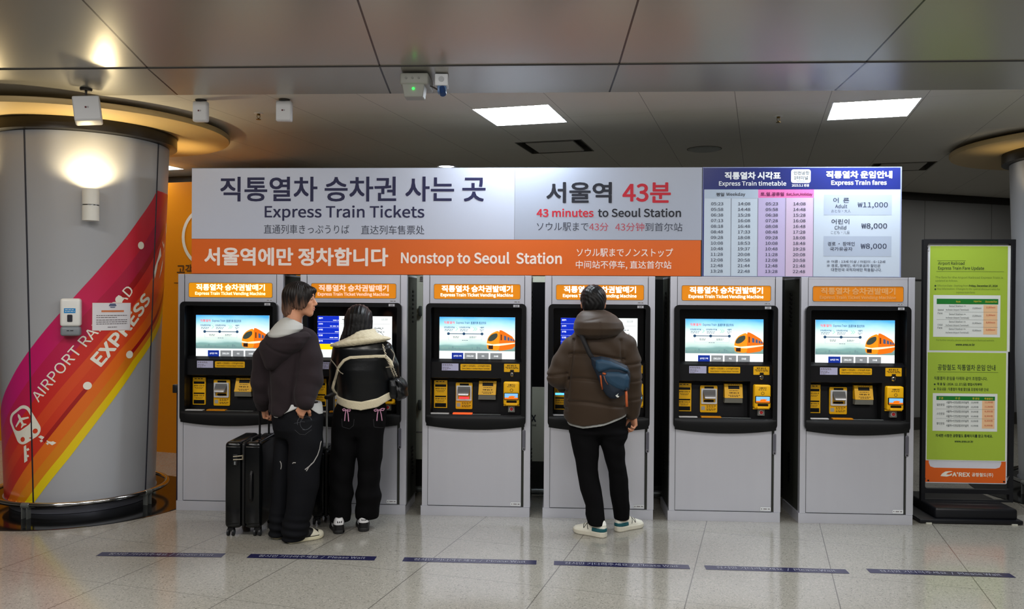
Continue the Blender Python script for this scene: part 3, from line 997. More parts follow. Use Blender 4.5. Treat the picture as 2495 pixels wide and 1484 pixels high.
def start_screen(root):
    s = MB().box(SX0, SX1, SY, SY + 0.01, SZ0, SZ1).build('screen', scr('white', (236, 242, 242)), root)
    b = MB()
    rect(b, SX0, SX1, SZ0 + 0.064, SZ1, SY - 0.0006)
    b.build('sky_picture', sky_m, s)
    y = SY - 0.0012
    w, h = SX1 - SX0, SZ1 - SZ0
    fx = lambda a: SX0 + a * w
    fz = lambda a: SZ1 - a * h
    t = MB()
    put_text(t, '직통열차', fx(0.06), fx(0.205), fz(0.165), fz(0.10), y, 0.02)
    t.build('title_lettering', scr('red', (224, 110, 110)), s)
    t = MB()
    put_text(t, 'Express Train', fx(0.225), fx(0.40), fz(0.175), fz(0.105), y, 0.01)
    put_text(t, '直通列車 直达列车', fx(0.415), fx(0.62), fz(0.17), fz(0.105), y, 0.01)
    put_text(t, '인천공항2터미널', fx(0.06), fx(0.20), fz(0.265), fz(0.225), y, 0.02)
    put_text(t, '인천공항1터미널', fx(0.265), fx(0.405), fz(0.265), fz(0.225), y, 0.02)
    put_text(t, '서울역', fx(0.535), fx(0.59), fz(0.265), fz(0.225), y, 0.02)
    for k, (a, b_, z) in enumerate(((0.07, 0.19, 0.295), (0.07, 0.17, 0.325), (0.275, 0.39, 0.295), (0.275, 0.37, 0.325), (0.535, 0.59, 0.295), (0.545, 0.58, 0.325), (0.18, 0.26, 0.465), (0.185, 0.255, 0.49), (0.40, 0.49, 0.465), (0.40, 0.48, 0.49), (0.30, 0.38, 0.55))):
        bars(t, fx(a), fx(b_), fz(z), y, 0.0035, k)
    rect(t, fx(0.12), fx(0.56), fz(0.405), fz(0.388), y)
    for c in (0.12, 0.325, 0.565):
        t.plate([(fx(c) + 0.011 * math.cos(2 * math.pi * k / 18), fz(0.396) + 0.011 * math.sin(2 * math.pi * k / 18)) for k in range(18)], [], y, y)
    t.build('route_diagram', scr('navy', (48, 78, 112), 0.7), s)
    t = MB()
    for x0 in (0.21, 0.44, 0.465):
        t.plate([(fx(x0), fz(0.235)), (fx(x0 + 0.012), fz(0.235)), (fx(x0 + 0.04), fz(0.28)), (fx(x0 + 0.012), fz(0.325)), (fx(x0), fz(0.325)), (fx(x0 + 0.028), fz(0.28))], [], y, y)
    t.build('chevron', scr('mint', (158, 214, 190), 0.8), s)
    t = MB()
    for x0, x1 in ((0.12, 0.123), (0.56, 0.563)):
        rect(t, fx(x0), fx(x1), fz(0.54), fz(0.44), y)
    rect(t, fx(0.12), fx(0.29), fz(0.543), fz(0.539), y)
    rect(t, fx(0.39), fx(0.563), fz(0.543), fz(0.539), y)
    t.build('bracket_line', scr('pale_blue', (140, 180, 196), 0.8), s)
    # far skyline at the foot of the picture
    t = MB()
    rnd = random.Random(9)
    x = 0.0
    while x < 0.62:
        bw = rnd.uniform(0.012, 0.03)
        rect(t, fx(x), fx(min(x + bw, 0.63)), SZ0 + 0.066, SZ0 + 0.066 + rnd.uniform(0.012, 0.034), y)
        x += bw + rnd.uniform(0, 0.012)
    t.build('skyline', scr('city', (112, 146, 148), 0.7), s)
    train_picture(s, fx(0.62), fx(1.0), SZ0 + 0.066, SZ0 + 0.066 + 0.165, y)
    for k, (a, b_, tx, nav) in enumerate(((0.165, 0.318, '승차권 구매', 1), (0.335, 0.485, 'ENGLISH', 0), (0.505, 0.655, '中文', 0), (0.675, 0.83, '日本語', 0))):
        q = MB()
        rect(q, fx(a), fx(b_), SZ0 + 0.003, SZ0 + 0.050, y)
        q = q.build('button', scr('blue', (16, 44, 140), 0.7) if nav else scr('grey', (128, 132, 136), 0.7), s)
        t = MB()
        cx = (fx(a) + fx(b_)) / 2
        hw = {'승차권 구매': 0.030, 'ENGLISH': 0.026, '中文': 0.010, '日本語': 0.016}[tx]
        put_text(t, tx, cx - hw, cx + hw, SZ0 + 0.019, SZ0 + 0.033, y - 0.0006, 0.01)
        t.build('button_lettering', scr('white2', (235, 238, 240), 0.9), q) if False else t.build('button_lettering', scr('white2', (235, 238, 240), 0.9), s)
    return s

def order_screen(root):
    s = MB().box(SX0, SX1, SY, SY + 0.01, SZ0, SZ1).build('screen', scr('white', (236, 242, 242)), root)
    y = SY - 0.0008
    w, h = SX1 - SX0, SZ1 - SZ0
    fx = lambda a: SX0 + a * w
    fz = lambda a: SZ1 - a * h
    t = MB()
    rect(t, fx(0), fx(0.29), fz(0.665), fz(0.0), y)
    t.build('order_panel', scr('blue2', (10, 44, 190), 0.8), s)
    t = MB()
    rect(t, fx(0), fx(0.29), fz(0.80), fz(0.665), y)
    t.build('price_bar', scr('yellow', (250, 206, 0), 0.95), s)
    t = MB()
    for k, z in enumerate((0.135, 0.275, 0.41, 0.55)):
        rect(t, fx(0), fx(0.29), fz(z + 0.004), fz(z), y - 0.0006)
    for k, (a, tx) in enumerate(zip((0.03, 0.17, 0.305, 0.44, 0.575), ('출발역', '도착역', '승차일', '인원', '합계'))):
        put_text(t, tx, fx(0.015), fx(0.07), fz(a + 0.04), fz(a), y - 0.0008, 0.02)
    for k, (a, x0) in enumerate(((0.10, 0.21), (0.24, 0.17), (0.375, 0.235), (0.515, 0.165), (0.65, 0.18))):
        bars(t, fx(x0), fx(0.285), fz(a), y - 0.0008, 0.006, k + 20)
    t.build('order_lettering', scr('white2', (235, 238, 240), 0.9), s)
    t = MB()
    put_text(t, '10:33', fx(0.86), fx(0.94), fz(0.095), fz(0.05), y, 0.01)
    for k, (a, x0, x1) in enumerate(((0.28, 0.76, 0.90), (0.37, 0.76, 0.90), (0.28, 0.36, 0.52), (0.37, 0.36, 0.52), (0.08, 0.33, 0.42))):
        bars(t, fx(x0), fx(x1), fz(a), y, 0.006, k + 40)
    rect(t, fx(0.31), fx(0.98), fz(0.182), fz(0.178), y)
    t.build('clock_lettering', scr('grey3', (130, 138, 140), 0.6), s)
    return s

def smile(x0, x1, zt, zb, sag, r, n=24):
    """rounded plate outline with a bowed lower edge"""
    out = []
    for cx, cz, a in ((x1 - r, zt - r, 0), (x0 + r, zt - r, 90)):
        for k in range(6):
            t = math.radians(a + 90.0 * k / 5)
            out.append((cx + r * math.cos(t), cz + r * math.sin(t)))
    for k in range(6):
        t = math.radians(180 + 75.0 * k / 5)
        out.append((x0 + r + r * math.cos(t), zb + r + r * math.sin(t)))
    xa, xb = x0 + r * 1.3, x1 - r * 1.3
    for k in range(n + 1):
        u = k / n
        out.append((xa + (xb - xa) * u, zb - 0.004 - sag * 4 * u * (1 - u)))
    for k in range(6):
        t = math.radians(285 + 75.0 * k / 5)
        out.append((x1 - r + r * math.cos(t), zb + r + r * math.sin(t)))
    return out

def machine_body(num):
    root = thing('ticket_machine', 'x', 'ticket machine')
    D = 0.47
    b = MB()
    b.box(XL + 0.004, -XL - 0.004, 0.24, D, 0.06, 1.82)
    for a, c in ((XL + 0.004, ux(0.055)), (ux(0.772), -XL - 0.004)):
        b.box(a, c, 0.012, 0.24, 0.06, 1.82)
    b.box(ux(0.055), ux(0.772), 0.012, 0.24, 1.6, 1.82)
    b.box(ux(0.055), ux(0.772), 0.012, 0.24, 0.06, 0.70)
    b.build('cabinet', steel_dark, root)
    for s in (XL, -XL):
        for za, st, hh in ((1.70, 0.034, 0.016), (0.46, 0.03, 0.012)):
            vt = MB()
            for k in range(8):
                vt.box(s - 0.0035, s + 0.0035, 0.26, 0.31, za - k * st, za - k * st + hh)
            vt.build('side_louvre', recess_m, root)
    e = 0.0025
    for a, c in ((XL, ux(0.051)), (ux(0.776), -XL)):
        f = MB().box(a, c, 0.0, 0.03, 0.074, 1.832)
        f.box(a, a + 0.004 if a < 0 else c, 0.03, 0.05, 0.074, 1.832)
        f.build('side_trim', steel, root, bevel=0.003)
    MB().plate([(ux(0.051) + e, 1.60), (ux(0.776) - e, 1.60), (ux(0.776) - e, 1.832), (ux(0.051) + e, 1.832)], [], 0.003, 0.03).build('header_panel', steel, root)
    MB().box(XL + 0.002, -XL - 0.002, 0.002, D, 1.820, 1.832).build('top_plate', steel, root)
    d = MB().plate(rrect(ux(0.046), ux(0.758), 0.078, 0.73, 0.002, 1), [], 0.002, 0.03).build('lower_door', steel, root)
    for x0, x1, z0, z1 in ((ux(0.0429), ux(0.0461), 0.076, 0.70), (ux(0.7574), ux(0.7606), 0.076, 0.70), (ux(0.0461), ux(0.7574), 0.0755, 0.0787),
                           (ux(0.0495), ux(0.0525), 1.61, 1.832), (ux(0.7745), ux(0.7775), 1.61, 1.832)):
        sm = MB()
        rect(sm, x0, x1, z0, z1, -0.0006)
        sm.build('panel_joint', seamd, root)
    h = MB().plate(rrect(ux(0.765), ux(0.790), 0.505, 0.665, 0.012), [], -0.006, 0.0).build('handle', M('handle_steel', (150, 150, 162), 0.3, metal=0.7, noise=0.03), root, bevel=0.002)
    MB().plate(rrect(ux(0.769), ux(0.786), 0.53, 0.655, 0.008), [], -0.010, -0.006).build('lever', M('lever_steel', (120, 120, 134), 0.35, metal=0.6, noise=0.03), h)
    MB().disc_y(ux(0.7775), 0.518, 0.005, -0.008, -0.006, 12).build('keyhole', recess_m, h)
    q = MB()
    rect(q, ux(0.678), ux(0.756), 0.085, 0.112, -0.0012)
    q = q.build('asset_label', M('label_white', (224, 228, 232), 0.5, noise=0.02), root)
    t = MB()
    t.plate([(ux(0.688) + 0.004 * math.cos(k * 0.6), 0.0985 + 0.004 * math.sin(k * 0.6)) for k in range(10)], [], -0.0018, -0.0018)
    bars(t, ux(0.700), ux(0.748), 0.0985, -0.0018, 0.006, 77)
    t.build('label_print', M('grey_ink'), q)
    MB().box(XL - 0.008, -XL - 0.004, -0.002, D - 0.03, 0.0, 0.0735).build('plinth', steel, root)
    # bezel
    ox = smile(ux(0.027), ux(0.790), 1.619, 0.695, 0.028, 0.034)
    hole = rrect(ux(0.066), ux(0.756), 0.775, 1.588, 0.012)
    bz = MB().plate(ox, [hole], -0.030, 0.004)
    bz.build('bezel', bezel_m, root, bevel=0.006)
    # chin bulging below the opening
    ch = MB()
    n, mrow = 24, 8
    vs, fs = [], []
    for j in range(mrow + 1):
        v = j / mrow
        for i in range(n + 1):
            u = i / n
            x = ux(0.035) + u * (0.782 - 0.035)
            zt = 0.772
            zb = 0.690 - 0.028 * 4 * u * (1 - u)
            edge = min(1.0, min(u, 1 - u) * 12)
            yy = -0.031 - 0.014 * math.sin(math.pi * min(1, 0.12 + v * 0.88)) ** 0.7 * edge ** 0.5
            if j == 0 or j == mrow:
                yy = -0.029
            vs.append((x, yy, zt + (zb - zt) * v))
    for j in range(mrow):
        for i in range(n):
            a = j * (n + 1) + i
            fs.append((a, a + n + 1, a + n + 2, a + 1))
    ch.add(vs, fs).build('chin', M('chin_black', (13, 14, 16), 0.5, spec=0.25, noise=0.08), root, smooth='all')
    tg = MB()
    rect(tg, ux(0.692), ux(0.738), 1.593, 1.611, -0.0308)
    tg.build('number_tag', M('tag_grey', (196, 198, 206), 0.5, noise=0.02), root)
    t = MB()
    put_text(t, str(num), ux(0.703), ux(0.727), 1.596, 1.608, -0.0314, 0.02)
    t.build('tag_lettering', M('dark_print'), root)
    tg = MB()
    rect(tg, ux(0.695), ux(0.742), 1.6275, 1.6375, 0.0022)
    t = MB()
    tg.build('asset_label', M('label_white'), root)
    bars(t, ux(0.699), ux(0.738), 1.6325, 0.0016, 0.005, 5)
    t.build('label_print', M('grey_ink'), root)
    # interior: display glass, shelf, recessed console
    MB().box(ux(0.058), ux(0.768), 0.056, 0.07, 1.175, 1.6).build('display_glass', M('display_glass', (6, 7, 9), 0.12, noise=0.05), root)
    rc = MB()
    rc.add([(ux(0.058), 0.015, 1.172), (ux(0.768), 0.015, 1.172), (ux(0.768), 0.06, 1.20), (ux(0.058), 0.06, 1.20),
            (ux(0.058), 0.015, 1.05), (ux(0.768), 0.015, 1.05)], [(0, 1, 2, 3), (4, 5, 1, 0)])
    rc.add([(ux(0.058), 0.015, 1.05), (ux(0.60), 0.015, 1.05), (ux(0.60), 0.13, 1.03), (ux(0.058), 0.13, 1.03)], [(3, 2, 1, 0)])
    rc.build('shelf_panel', panel_m, root)
    lo = MB()
    lo.add([(ux(0.058), 0.13, 1.04), (ux(0.60), 0.13, 1.04), (ux(0.60), 0.105, 0.775), (ux(0.058), 0.105, 0.775)], [(0, 3, 2, 1)])
    lo.box(ux(0.058), ux(0.768), -0.02, 0.24, 0.755, 0.776)
    lo.add([(ux(0.60), 0.015, 1.06), (ux(0.60), 0.13, 1.06), (ux(0.60), 0.13, 0.77), (ux(0.60), 0.03, 0.77)], [(0, 3, 2, 1)])
    lo.add([(ux(0.60), 0.015, 1.055), (ux(0.768), 0.015, 1.055), (ux(0.768), 0.03, 0.77), (ux(0.60), 0.03, 0.77)], [(0, 3, 2, 1)])
    lo.build('console_panel', panel_m, root)
    MB().box(ux(0.055), ux(0.062), 0.0, 0.24, 0.76, 1.6).build('side_cheek', recess_m, root)
    MB().box(ux(0.764), ux(0.772), 0.0, 0.24, 0.76, 1.6).build('side_cheek', recess_m, root)
    # labels on the shelf
    y = 0.0135
    q = MB()
    rect(q, ux(0.146), ux(0.274), 1.106, 1.160, y)
    q = q.build('notice_label', label_m, root)
    t = MB()
    for k, (x1, z) in enumerate(((0.225, 1.152), (0.235, 1.145), (0.2, 1.131), (0.215, 1.122), (0.19, 1.112))):
        bars(t, ux(0.152), ux(x1), z, y - 0.0007, 0.0035, 60 + k)
    t.build('label_print', M('grey_ink'), q)
    q = MB().plate(rrect(ux(0.289), ux(0.524), 1.109, 1.157, 0.006), [], y - 0.001, y).build('instruction_label', yellow_m, root)
    t = MB()
    put_text(t, '서울역 ↔ 인천공항 1·2 터미널역 무정차', ux(0.302), ux(0.513), 1.136, 1.150, y - 0.0018, 0.01)
    put_text(t, '(Seoul Station ↔ Incheon Airport Terminals)', ux(0.302), ux(0.513), 1.116, 1.129, y - 0.0018, 0.015)
    t.build('label_lettering', black_ink, q)
    q = MB().plate(rrect(ux(0.622), ux(0.740), 1.100, 1.162, 0.004), [], y - 0.001, y).build('cash_label', yellow_m, root)
    t = MB()
    put_text(t, '동전 넣는 곳', ux(0.645), ux(0.715), 1.143, 1.155, y - 0.0018, 0.02)
    for k, z in enumerate((1.136, 1.128)):
        bars(t, ux(0.632 + 0.01 * k), ux(0.73), z, y - 0.0018, 0.004, 70 + k)
    t.plate(rrect(ux(0.668), ux(0.698), 1.106, 1.117, 0.004), [], y - 0.0018, y - 0.0018)
    t.build('label_lettering', black_ink, q)
    lk = MB().lathe([(0.0, 0.012), (0.012, 0.012), (0.018, 0.006), (0.02, 0.0)], 0, 0, 24)
    lk = lk.build('coin_lock', chrome, root, loc=(ux(0.683), 0.014, 1.080), rot=(math.pi / 2, 0, 0), smooth=True)
    MB().box(-0.002, 0.002, -0.009, 0.009, 0.012, 0.0128).build('key_slot', recess_m, lk)
    MB().disc_y(ux(0.683), 1.081, 0.0275, 0.0105, 0.015).build('lock_ring', panel_m, root)
    # ticket outlet
    def cy_at(z):
        return 0.105 + 0.025 * (z - 0.775) / 0.265 - 0.004
    q = MB().box(ux(0.075), ux(0.177), 0.100, 0.112, 0.808, 1.023).build('ticket_slot', yellow_m, root)
    for z0, z1 in ((0.972, 0.990), (0.892, 0.902), (0.815, 0.845)):
        MB().box(ux(0.083), ux(0.169), 0.0985, 0.1005, z0, z1).build('slot_opening', recess_m, q)
    t = MB()
    for k, (tx, z) in enumerate((('승차권 나오는 곳', 0.952), ('영수증 나오는 곳', 0.874))):
        put_text(t, tx, ux(0.085), ux(0.167), z, z + 0.011, 0.0993, 0.02)
        bars(t, ux(0.09), ux(0.160), z - 0.010, 0.0993, 0.003, k)
        bars(t, ux(0.10), ux(0.150), z - 0.018, 0.0993, 0.003, k + 3)
    bars(t, ux(0.088), ux(0.166), 1.012, 0.0993, 0.006, 9)
    t.build('slot_lettering', black_ink, q)
    # card reader with silver hood
    q = MB().plate(rrect(ux(0.244), ux(0.373), 0.802, 1.006, 0.008), [], 0.098, 0.112).build('card_slot', yellow_m, root)
    MB().box(ux(0.275), ux(0.345), 0.0955, 0.0985, 0.985, 0.999).build('slot_opening', recess_m, q)
    fm = MB().plate(rrect(ux(0.250), ux(0.368), 0.868, 0.984, 0.006), [rrect(ux(0.262), ux(0.356), 0.880, 0.975, 0.004)], 0.084, 0.099)
    fm.build('hood_frame', M('frame_white', (216, 218, 220), 0.4, noise=0.02), q, bevel=0.002)
    hd = MB()
    n = 12
    vs, fs = [], []
    for k in range(n + 1):
        a = k / n
        z = 0.974 - 0.062 * a
        yy = 0.090 - 0.052 * math.sin(a * math.pi / 2) ** 1.2
        wd = 0.047 - 0.010 * a
        vs += [(ux(0.309) - wd, yy, z), (ux(0.309) + wd, yy, z)]
    for k in range(n):
        fs.append((2 * k, 2 * k + 2, 2 * k + 3, 2 * k + 1))
    m0 = len(vs)
    vs += [(ux(0.309) - 0.047, 0.097, 0.974), (ux(0.309) + 0.047, 0.097, 0.974), (ux(0.309) - 0.037, 0.097, 0.905), (ux(0.309) + 0.037, 0.097, 0.905)]
    fs += [(2 * n, m0 + 2, m0 + 3, 2 * n + 1)]
    fs += [tuple([m0] + [2 * k for k in range(n + 1)] + [m0 + 2])[::-1], tuple([m0 + 1] + [2 * k + 1 for k in range(n + 1)] + [m0 + 3])]
    hd.add(vs, fs).build('hood', flap_m, q, smooth=True)
    MB().box(ux(0.272), ux(0.346), 0.0965, 0.0985, 0.882, 0.896).build('reader_light', recess_m, q)
    t = MB()
    for k, z in enumerate((0.852, 0.842, 0.828, 0.820)):
        bars(t, ux(0.292), ux(0.362 - 0.01 * (k % 2)), z, 0.0973, 0.004, 80 + k)
    t.build('slot_lettering', black_ink, q)
    t = MB()
    rect(t, ux(0.252), ux(0.280), 0.820, 0.848, 0.0973)
    t.build('blank_sticker', M('sticker_grey', (168, 168, 160), 0.5, noise=0.1, nscale=200), q)
    MB().box(ux(0.290), ux(0.330), 0.108, 0.128, 1.012, 1.022).build('camera_bump', recess_m, root)
    # banknote unit
    q = MB().add([(ux(0.425), 0.098, 1.022), (ux(0.560), 0.098, 1.022), (ux(0.556), 0.060, 0.918), (ux(0.422), 0.060, 0.918),
                  (ux(0.425), 0.128, 1.022), (ux(0.560), 0.128, 1.022), (ux(0.556), 0.115, 0.918), (ux(0.422), 0.115, 0.918)],
                 [(0, 3, 2, 1), (4, 5, 6, 7), (0, 1, 5, 4), (3, 7, 6, 2), (0, 4, 7, 3), (1, 2, 6, 5)]).build('banknote_slot', yellow_m, root)
    ny = lambda z: 0.060 + (z - 0.918) / 0.104 * 0.038 - 0.0014
    t = MB()
    t.quad((ux(0.452), ny(0.984), 0.984), (ux(0.535), ny(0.984), 0.984), (ux(0.535), ny(1.008), 1.008), (ux(0.452), ny(1.008), 1.008))
    t.build('slot_opening', recess_m, q)
    t = MB()
    put_text(t, '지폐 넣는 곳', ux(0.455), ux(0.53), 0.950, 0.961, 0, 0.02, fn=lambda x, z: (x, ny(z), z))
    for k, (z, a, b_) in enumerate(((0.972, 0.46, 0.525), (0.938, 0.45, 0.535), (0.929, 0.46, 0.525), (1.016, 0.45, 0.54))):
        mm = MB()
        bars(mm, ux(a), ux(b_), z, 0, 0.0035, 90 + k)
        t.add([(v[0], ny(v[2]), v[2]) for v in mm.v], mm.f)
    t.build('slot_lettering', black_ink, q)
    MB().add([(ux(0.424), 0.062, 0.916), (ux(0.554), 0.062, 0.916), (ux(0.556), 0.070, 0.880), (ux(0.421), 0.070, 0.880),
              (ux(0.424), 0.118, 0.916), (ux(0.554), 0.118, 0.916), (ux(0.556), 0.112, 0.880), (ux(0.421), 0.112, 0.880)],
             [(0, 3, 2, 1), (4, 5, 6, 7), (0, 1, 5, 4), (3, 7, 6, 2), (0, 4, 7, 3), (1, 2, 6, 5)]).build('note_guide', M('guide_grey', (116, 116, 108), 0.45, noise=0.03), q)
    # transit card terminal
    q = MB().rbox(ux(0.621), ux(0.742), -0.030, 0.040, 0.852, 1.028, 0.012, 3).build('card_terminal', yellow_m, root, smooth=True)
    MB().plate(rrect(ux(0.626), ux(0.736), 0.895, 0.946, 0.004), [], -0.038, -0.028).build('terminal_screen_frame', recess_m, q)
    t = MB()
    rect(t, ux(0.631), ux(0.731), 0.899, 0.942, -0.0386)
    t.build('terminal_screen', scr('azure', (120, 178, 226), 0.75), q)
    t = MB()
    rect(t, ux(0.631), ux(0.731), 0.899, 0.911, -0.0392)
    t.plate([(ux(0.66), 0.911), (ux(0.70), 0.911), (ux(0.715), 0.920), (ux(0.69), 0.925), (ux(0.665), 0.922)], [], -0.0392, -0.0392)
    t.build('screen_picture', scr('orange_dark', (222, 106, 16)), q)
    MB().plate(rrect(ux(0.645), ux(0.722), 0.872, 0.888, 0.004), [], -0.033, -0.028).build('card_gap', recess_m, q)
    MB().rbox(ux(0.640), ux(0.728), -0.040, -0.028, 0.852, 0.868, 0.004, 2).build('card_ledge', yellow_m, q, smooth=True)
    t = MB()
    put_text(t, '교통카드', ux(0.655), ux(0.71), 1.000, 1.011, -0.0308, 0.02)
    bars(t, ux(0.65), ux(0.715), 0.992, -0.0308, 0.004, 99)
    t.plate([(ux(0.682) + 0.012 * math.cos(k * math.pi / 8), 0.966 + 0.012 * math.sin(k * math.pi / 8)) for k in range(16)], [[(ux(0.682) + 0.009 * math.cos(k * math.pi / 8), 0.966 + 0.009 * math.sin(k * math.pi / 8)) for k in range(16)]], -0.0308, -0.0308)
    t.build('terminal_lettering', black_ink, q)
    q = MB().box(ux(0.655), ux(0.706), 0.008, 0.032, 0.795, 0.842).build('button_plate', M('button_plate', (116, 116, 112), 0.4, metal=0.3, noise=0.03), root)
    MB().box(ux(0.622), ux(0.742), 0.008, 0.026, 0.842, 0.852).build('button_label', yellow_m, root)
    MB().lathe([(0.0, 0.010), (0.010, 0.009), (0.0125, 0.006), (0.0125, 0.0)], 0, 0, 20).build('round_button', M('button_red', (176, 40, 44), 0.35, noise=0.03), root, loc=(ux(0.681), 0.008, 0.819), rot=(math.pi / 2, 0, 0), smooth=True)
    MB().disc_y(ux(0.681), 0.819, 0.0165, 0.0065, 0.009, 20).build('button_ring', M('ring_white', (216, 216, 216), 0.4, noise=0.02), root)
    # collecting tray edge
    MB().box(ux(0.066), ux(0.205), -0.018, 0.02, 0.777, 0.783).build('tray_edge', M('edge_white', (206, 206, 206), 0.4, noise=0.02), root)
    MB().box(ux(0.235), ux(0.382), -0.018, 0.03, 0.777, 0.785).build('tray_flap', M('flap_amber', (220, 140, 10), 0.4, noise=0.03), root)
    MB().box(ux(0.385), ux(0.60), -0.018, 0.0, 0.777, 0.779).build('tray_edge', M('edge_grey', (120, 126, 126), 0.4, noise=0.02), root)
    # lit name sign
    MB().plate(rrect(ux(0.083), ux(0.744), 1.651, 1.767, 0.014), [rrect(ux(0.0855), ux(0.7415), 1.6535, 1.7645, 0.012)], -0.0005, 0.004).build('sign_rim', M('rim_grey', (120, 112, 100), 0.4, noise=0.03), root)
    s = MB().plate(rrect(ux(0.0855), ux(0.7415), 1.6535, 1.7645, 0.012), [], 0.0015, 0.006).build('sign_panel', sign_on, root)
    t = MB()
    put_text(t, '직통열차 승차권발매기', ux(0.143), ux(0.684), 1.705, 1.756, 0.0006, 0.028)
    put_text(t, 'Express Train Ticket Vending Machine', ux(0.135), ux(0.688), 1.664, 1.697, 0.0006, 0.022)
    s2 = t.build('sign_lettering', txt_on, s)
    return root

MX0, MP, MOFF = -2.5079, 0.9456, (-0.010, 0.006, 0.010, -0.006, -0.011, 0.009)
MLABEL = [
    'leftmost ticket machine, with the black suitcase in front of it',
    'second ticket machine from the left, screen hidden by the person in a shearling jacket',
    'third ticket machine from the left, nobody before it, red light at its card slot',
    'fourth ticket machine from the left, in use by the person in a brown puffer coat',
    'fifth ticket machine from the left, brightly lit name sign, nobody before it',
    'rightmost ticket machine with an unlit faded name sign, beside the poster stand']
def set_mat(o, m):
    o.material_slots[0].link = 'OBJECT'
    o.material_slots[0].material = m
def child(o, name):
    for c in o.children:
        if c.name.split('.')[0] == name:
            return c
        r = child(c, name)
        if r:
            return r
    return None
proto = machine_body(221)
start = start_screen(proto)
machines = []
for k in range(6):
    r = proto if k == 0 else copy_tree(proto)
    r.location = (MX0 + MP * k + MOFF[k], 0, 0)
    r['label'] = MLABEL[k]
    r['group'] = 'row of ticket machines'
    machines.append(r)
for k, r in enumerate(machines):
    if k:
        tl = child(r, 'tag_lettering')
        t = MB()
        put_text(t, str(221 + k), ux(0.703), ux(0.727), 1.596, 1.608, -0.0314, 0.02)
        me = t.mesh('tag_lettering')
        me.materials.append(M('dark_print'))
        tl.data = me
    if k in (1, 3):
        s = child(r, 'screen')
        for c in list(s.children):
            for c2 in list(c.children):
                bpy.data.objects.remove(c2)
            bpy.data.objects.remove(c)
        bpy.data.objects.remove(s)
        order_screen(r)
    if k in (1, 2, 3):
        set_mat(child(r, 'sign_lettering'), txt_on if k != 1 else txt_mid)
    if k == 5:
        set_mat(child(r, 'sign_panel'), sign_off)
        set_mat(child(r, 'sign_lettering'), txt_off)
set_mat(child(machines[0], 'sign_panel'), M('sign_amber_bright', (232, 150, 6), 0.35, emit=0.42, ecol=(250, 160, 0), noise=0.02))
set_mat(child(machines[0], 'sign_lettering'), M('sign_text_yellowish', (255, 250, 214), 0.4, emit=1.3, ecol=(255, 250, 190), noise=0.01))
set_mat(child(machines[2], 'reader_light'), M('reader_red', (255, 40, 50), 0.4, emit=2.5, noise=0.01))
set_mat(child(machines[2], 'tray_flap'), M('flap_red', (255, 90, 40), 0.4, emit=0.7, noise=0.02))
MB().box(ux(0.083), ux(0.169), 0.0970, 0.1002, 0.921, 0.935).build('slot_light', M('slot_blue', (50, 120, 255), 0.4, emit=5, noise=0.01), child(machines[3], 'ticket_slot'))
# ================================================================ THE OVERHEAD SIGN
SGN = 0.020
def inkm(name, c, e=0.0):
    return M('sign_' + name, c, 0.5, emit=e, noise=0.01)
INK = {'navy': inkm('navy', (30, 32, 78)), 'slate': inkm('slate', (62, 68, 86)), 'ink': inkm('ink', (28, 32, 46)), 'red': inkm('red', (206, 32, 54)),
       'redthin': inkm('redthin', (196, 70, 88)), 'pale': inkm('pale', (240, 228, 222), 0.12), 'white': inkm('white', (236, 240, 246), 0.08),
       'plum': inkm('plum', (120, 30, 92)), 'grey': inkm('grey', (52, 60, 84)), 'greythin': inkm('greythin', (92, 100, 120))}
pan = lambda name, c, e: M('panel_' + name, c, 0.28, spec=0.4, emit=e, noise=0.01)
root = thing('ticket_sign', 'long white and orange lightbox sign over the machines, with big navy lettering', 'sign', (0, 0, 0))
frame_m = M('sign_frame', (64, 64, 66), 0.4, metal=0.4, noise=0.03)
MB().box(-2.836, 1.083, SGN + 0.004, 0.19, 1.834, 2.656).build('housing', frame_m, root)
MB().box(-2.834, -0.327, SGN, SGN + 0.006, 2.107, 2.652).build('white_panel', pan('white', (200, 207, 226), 0.03), root)
MB().box(-0.325, 1.081, SGN, SGN + 0.006, 2.107, 2.652).build('grey_panel', pan('grey', (176, 184, 202), 0.03), root)
MB().box(-2.834, 1.076, SGN, SGN + 0.006, 1.836, 2.105).build('orange_panel', pan('orange', (230, 108, 40), 0.04), root)
def sign_text(parent, rows):
    for key, s, x0, x1, z0, z1, b in rows:
        t = MB()
        put_text(t, s, x0, x1, z0, z1, SGN - 0.0012, b)
        t.build('lettering', INK[key], parent)
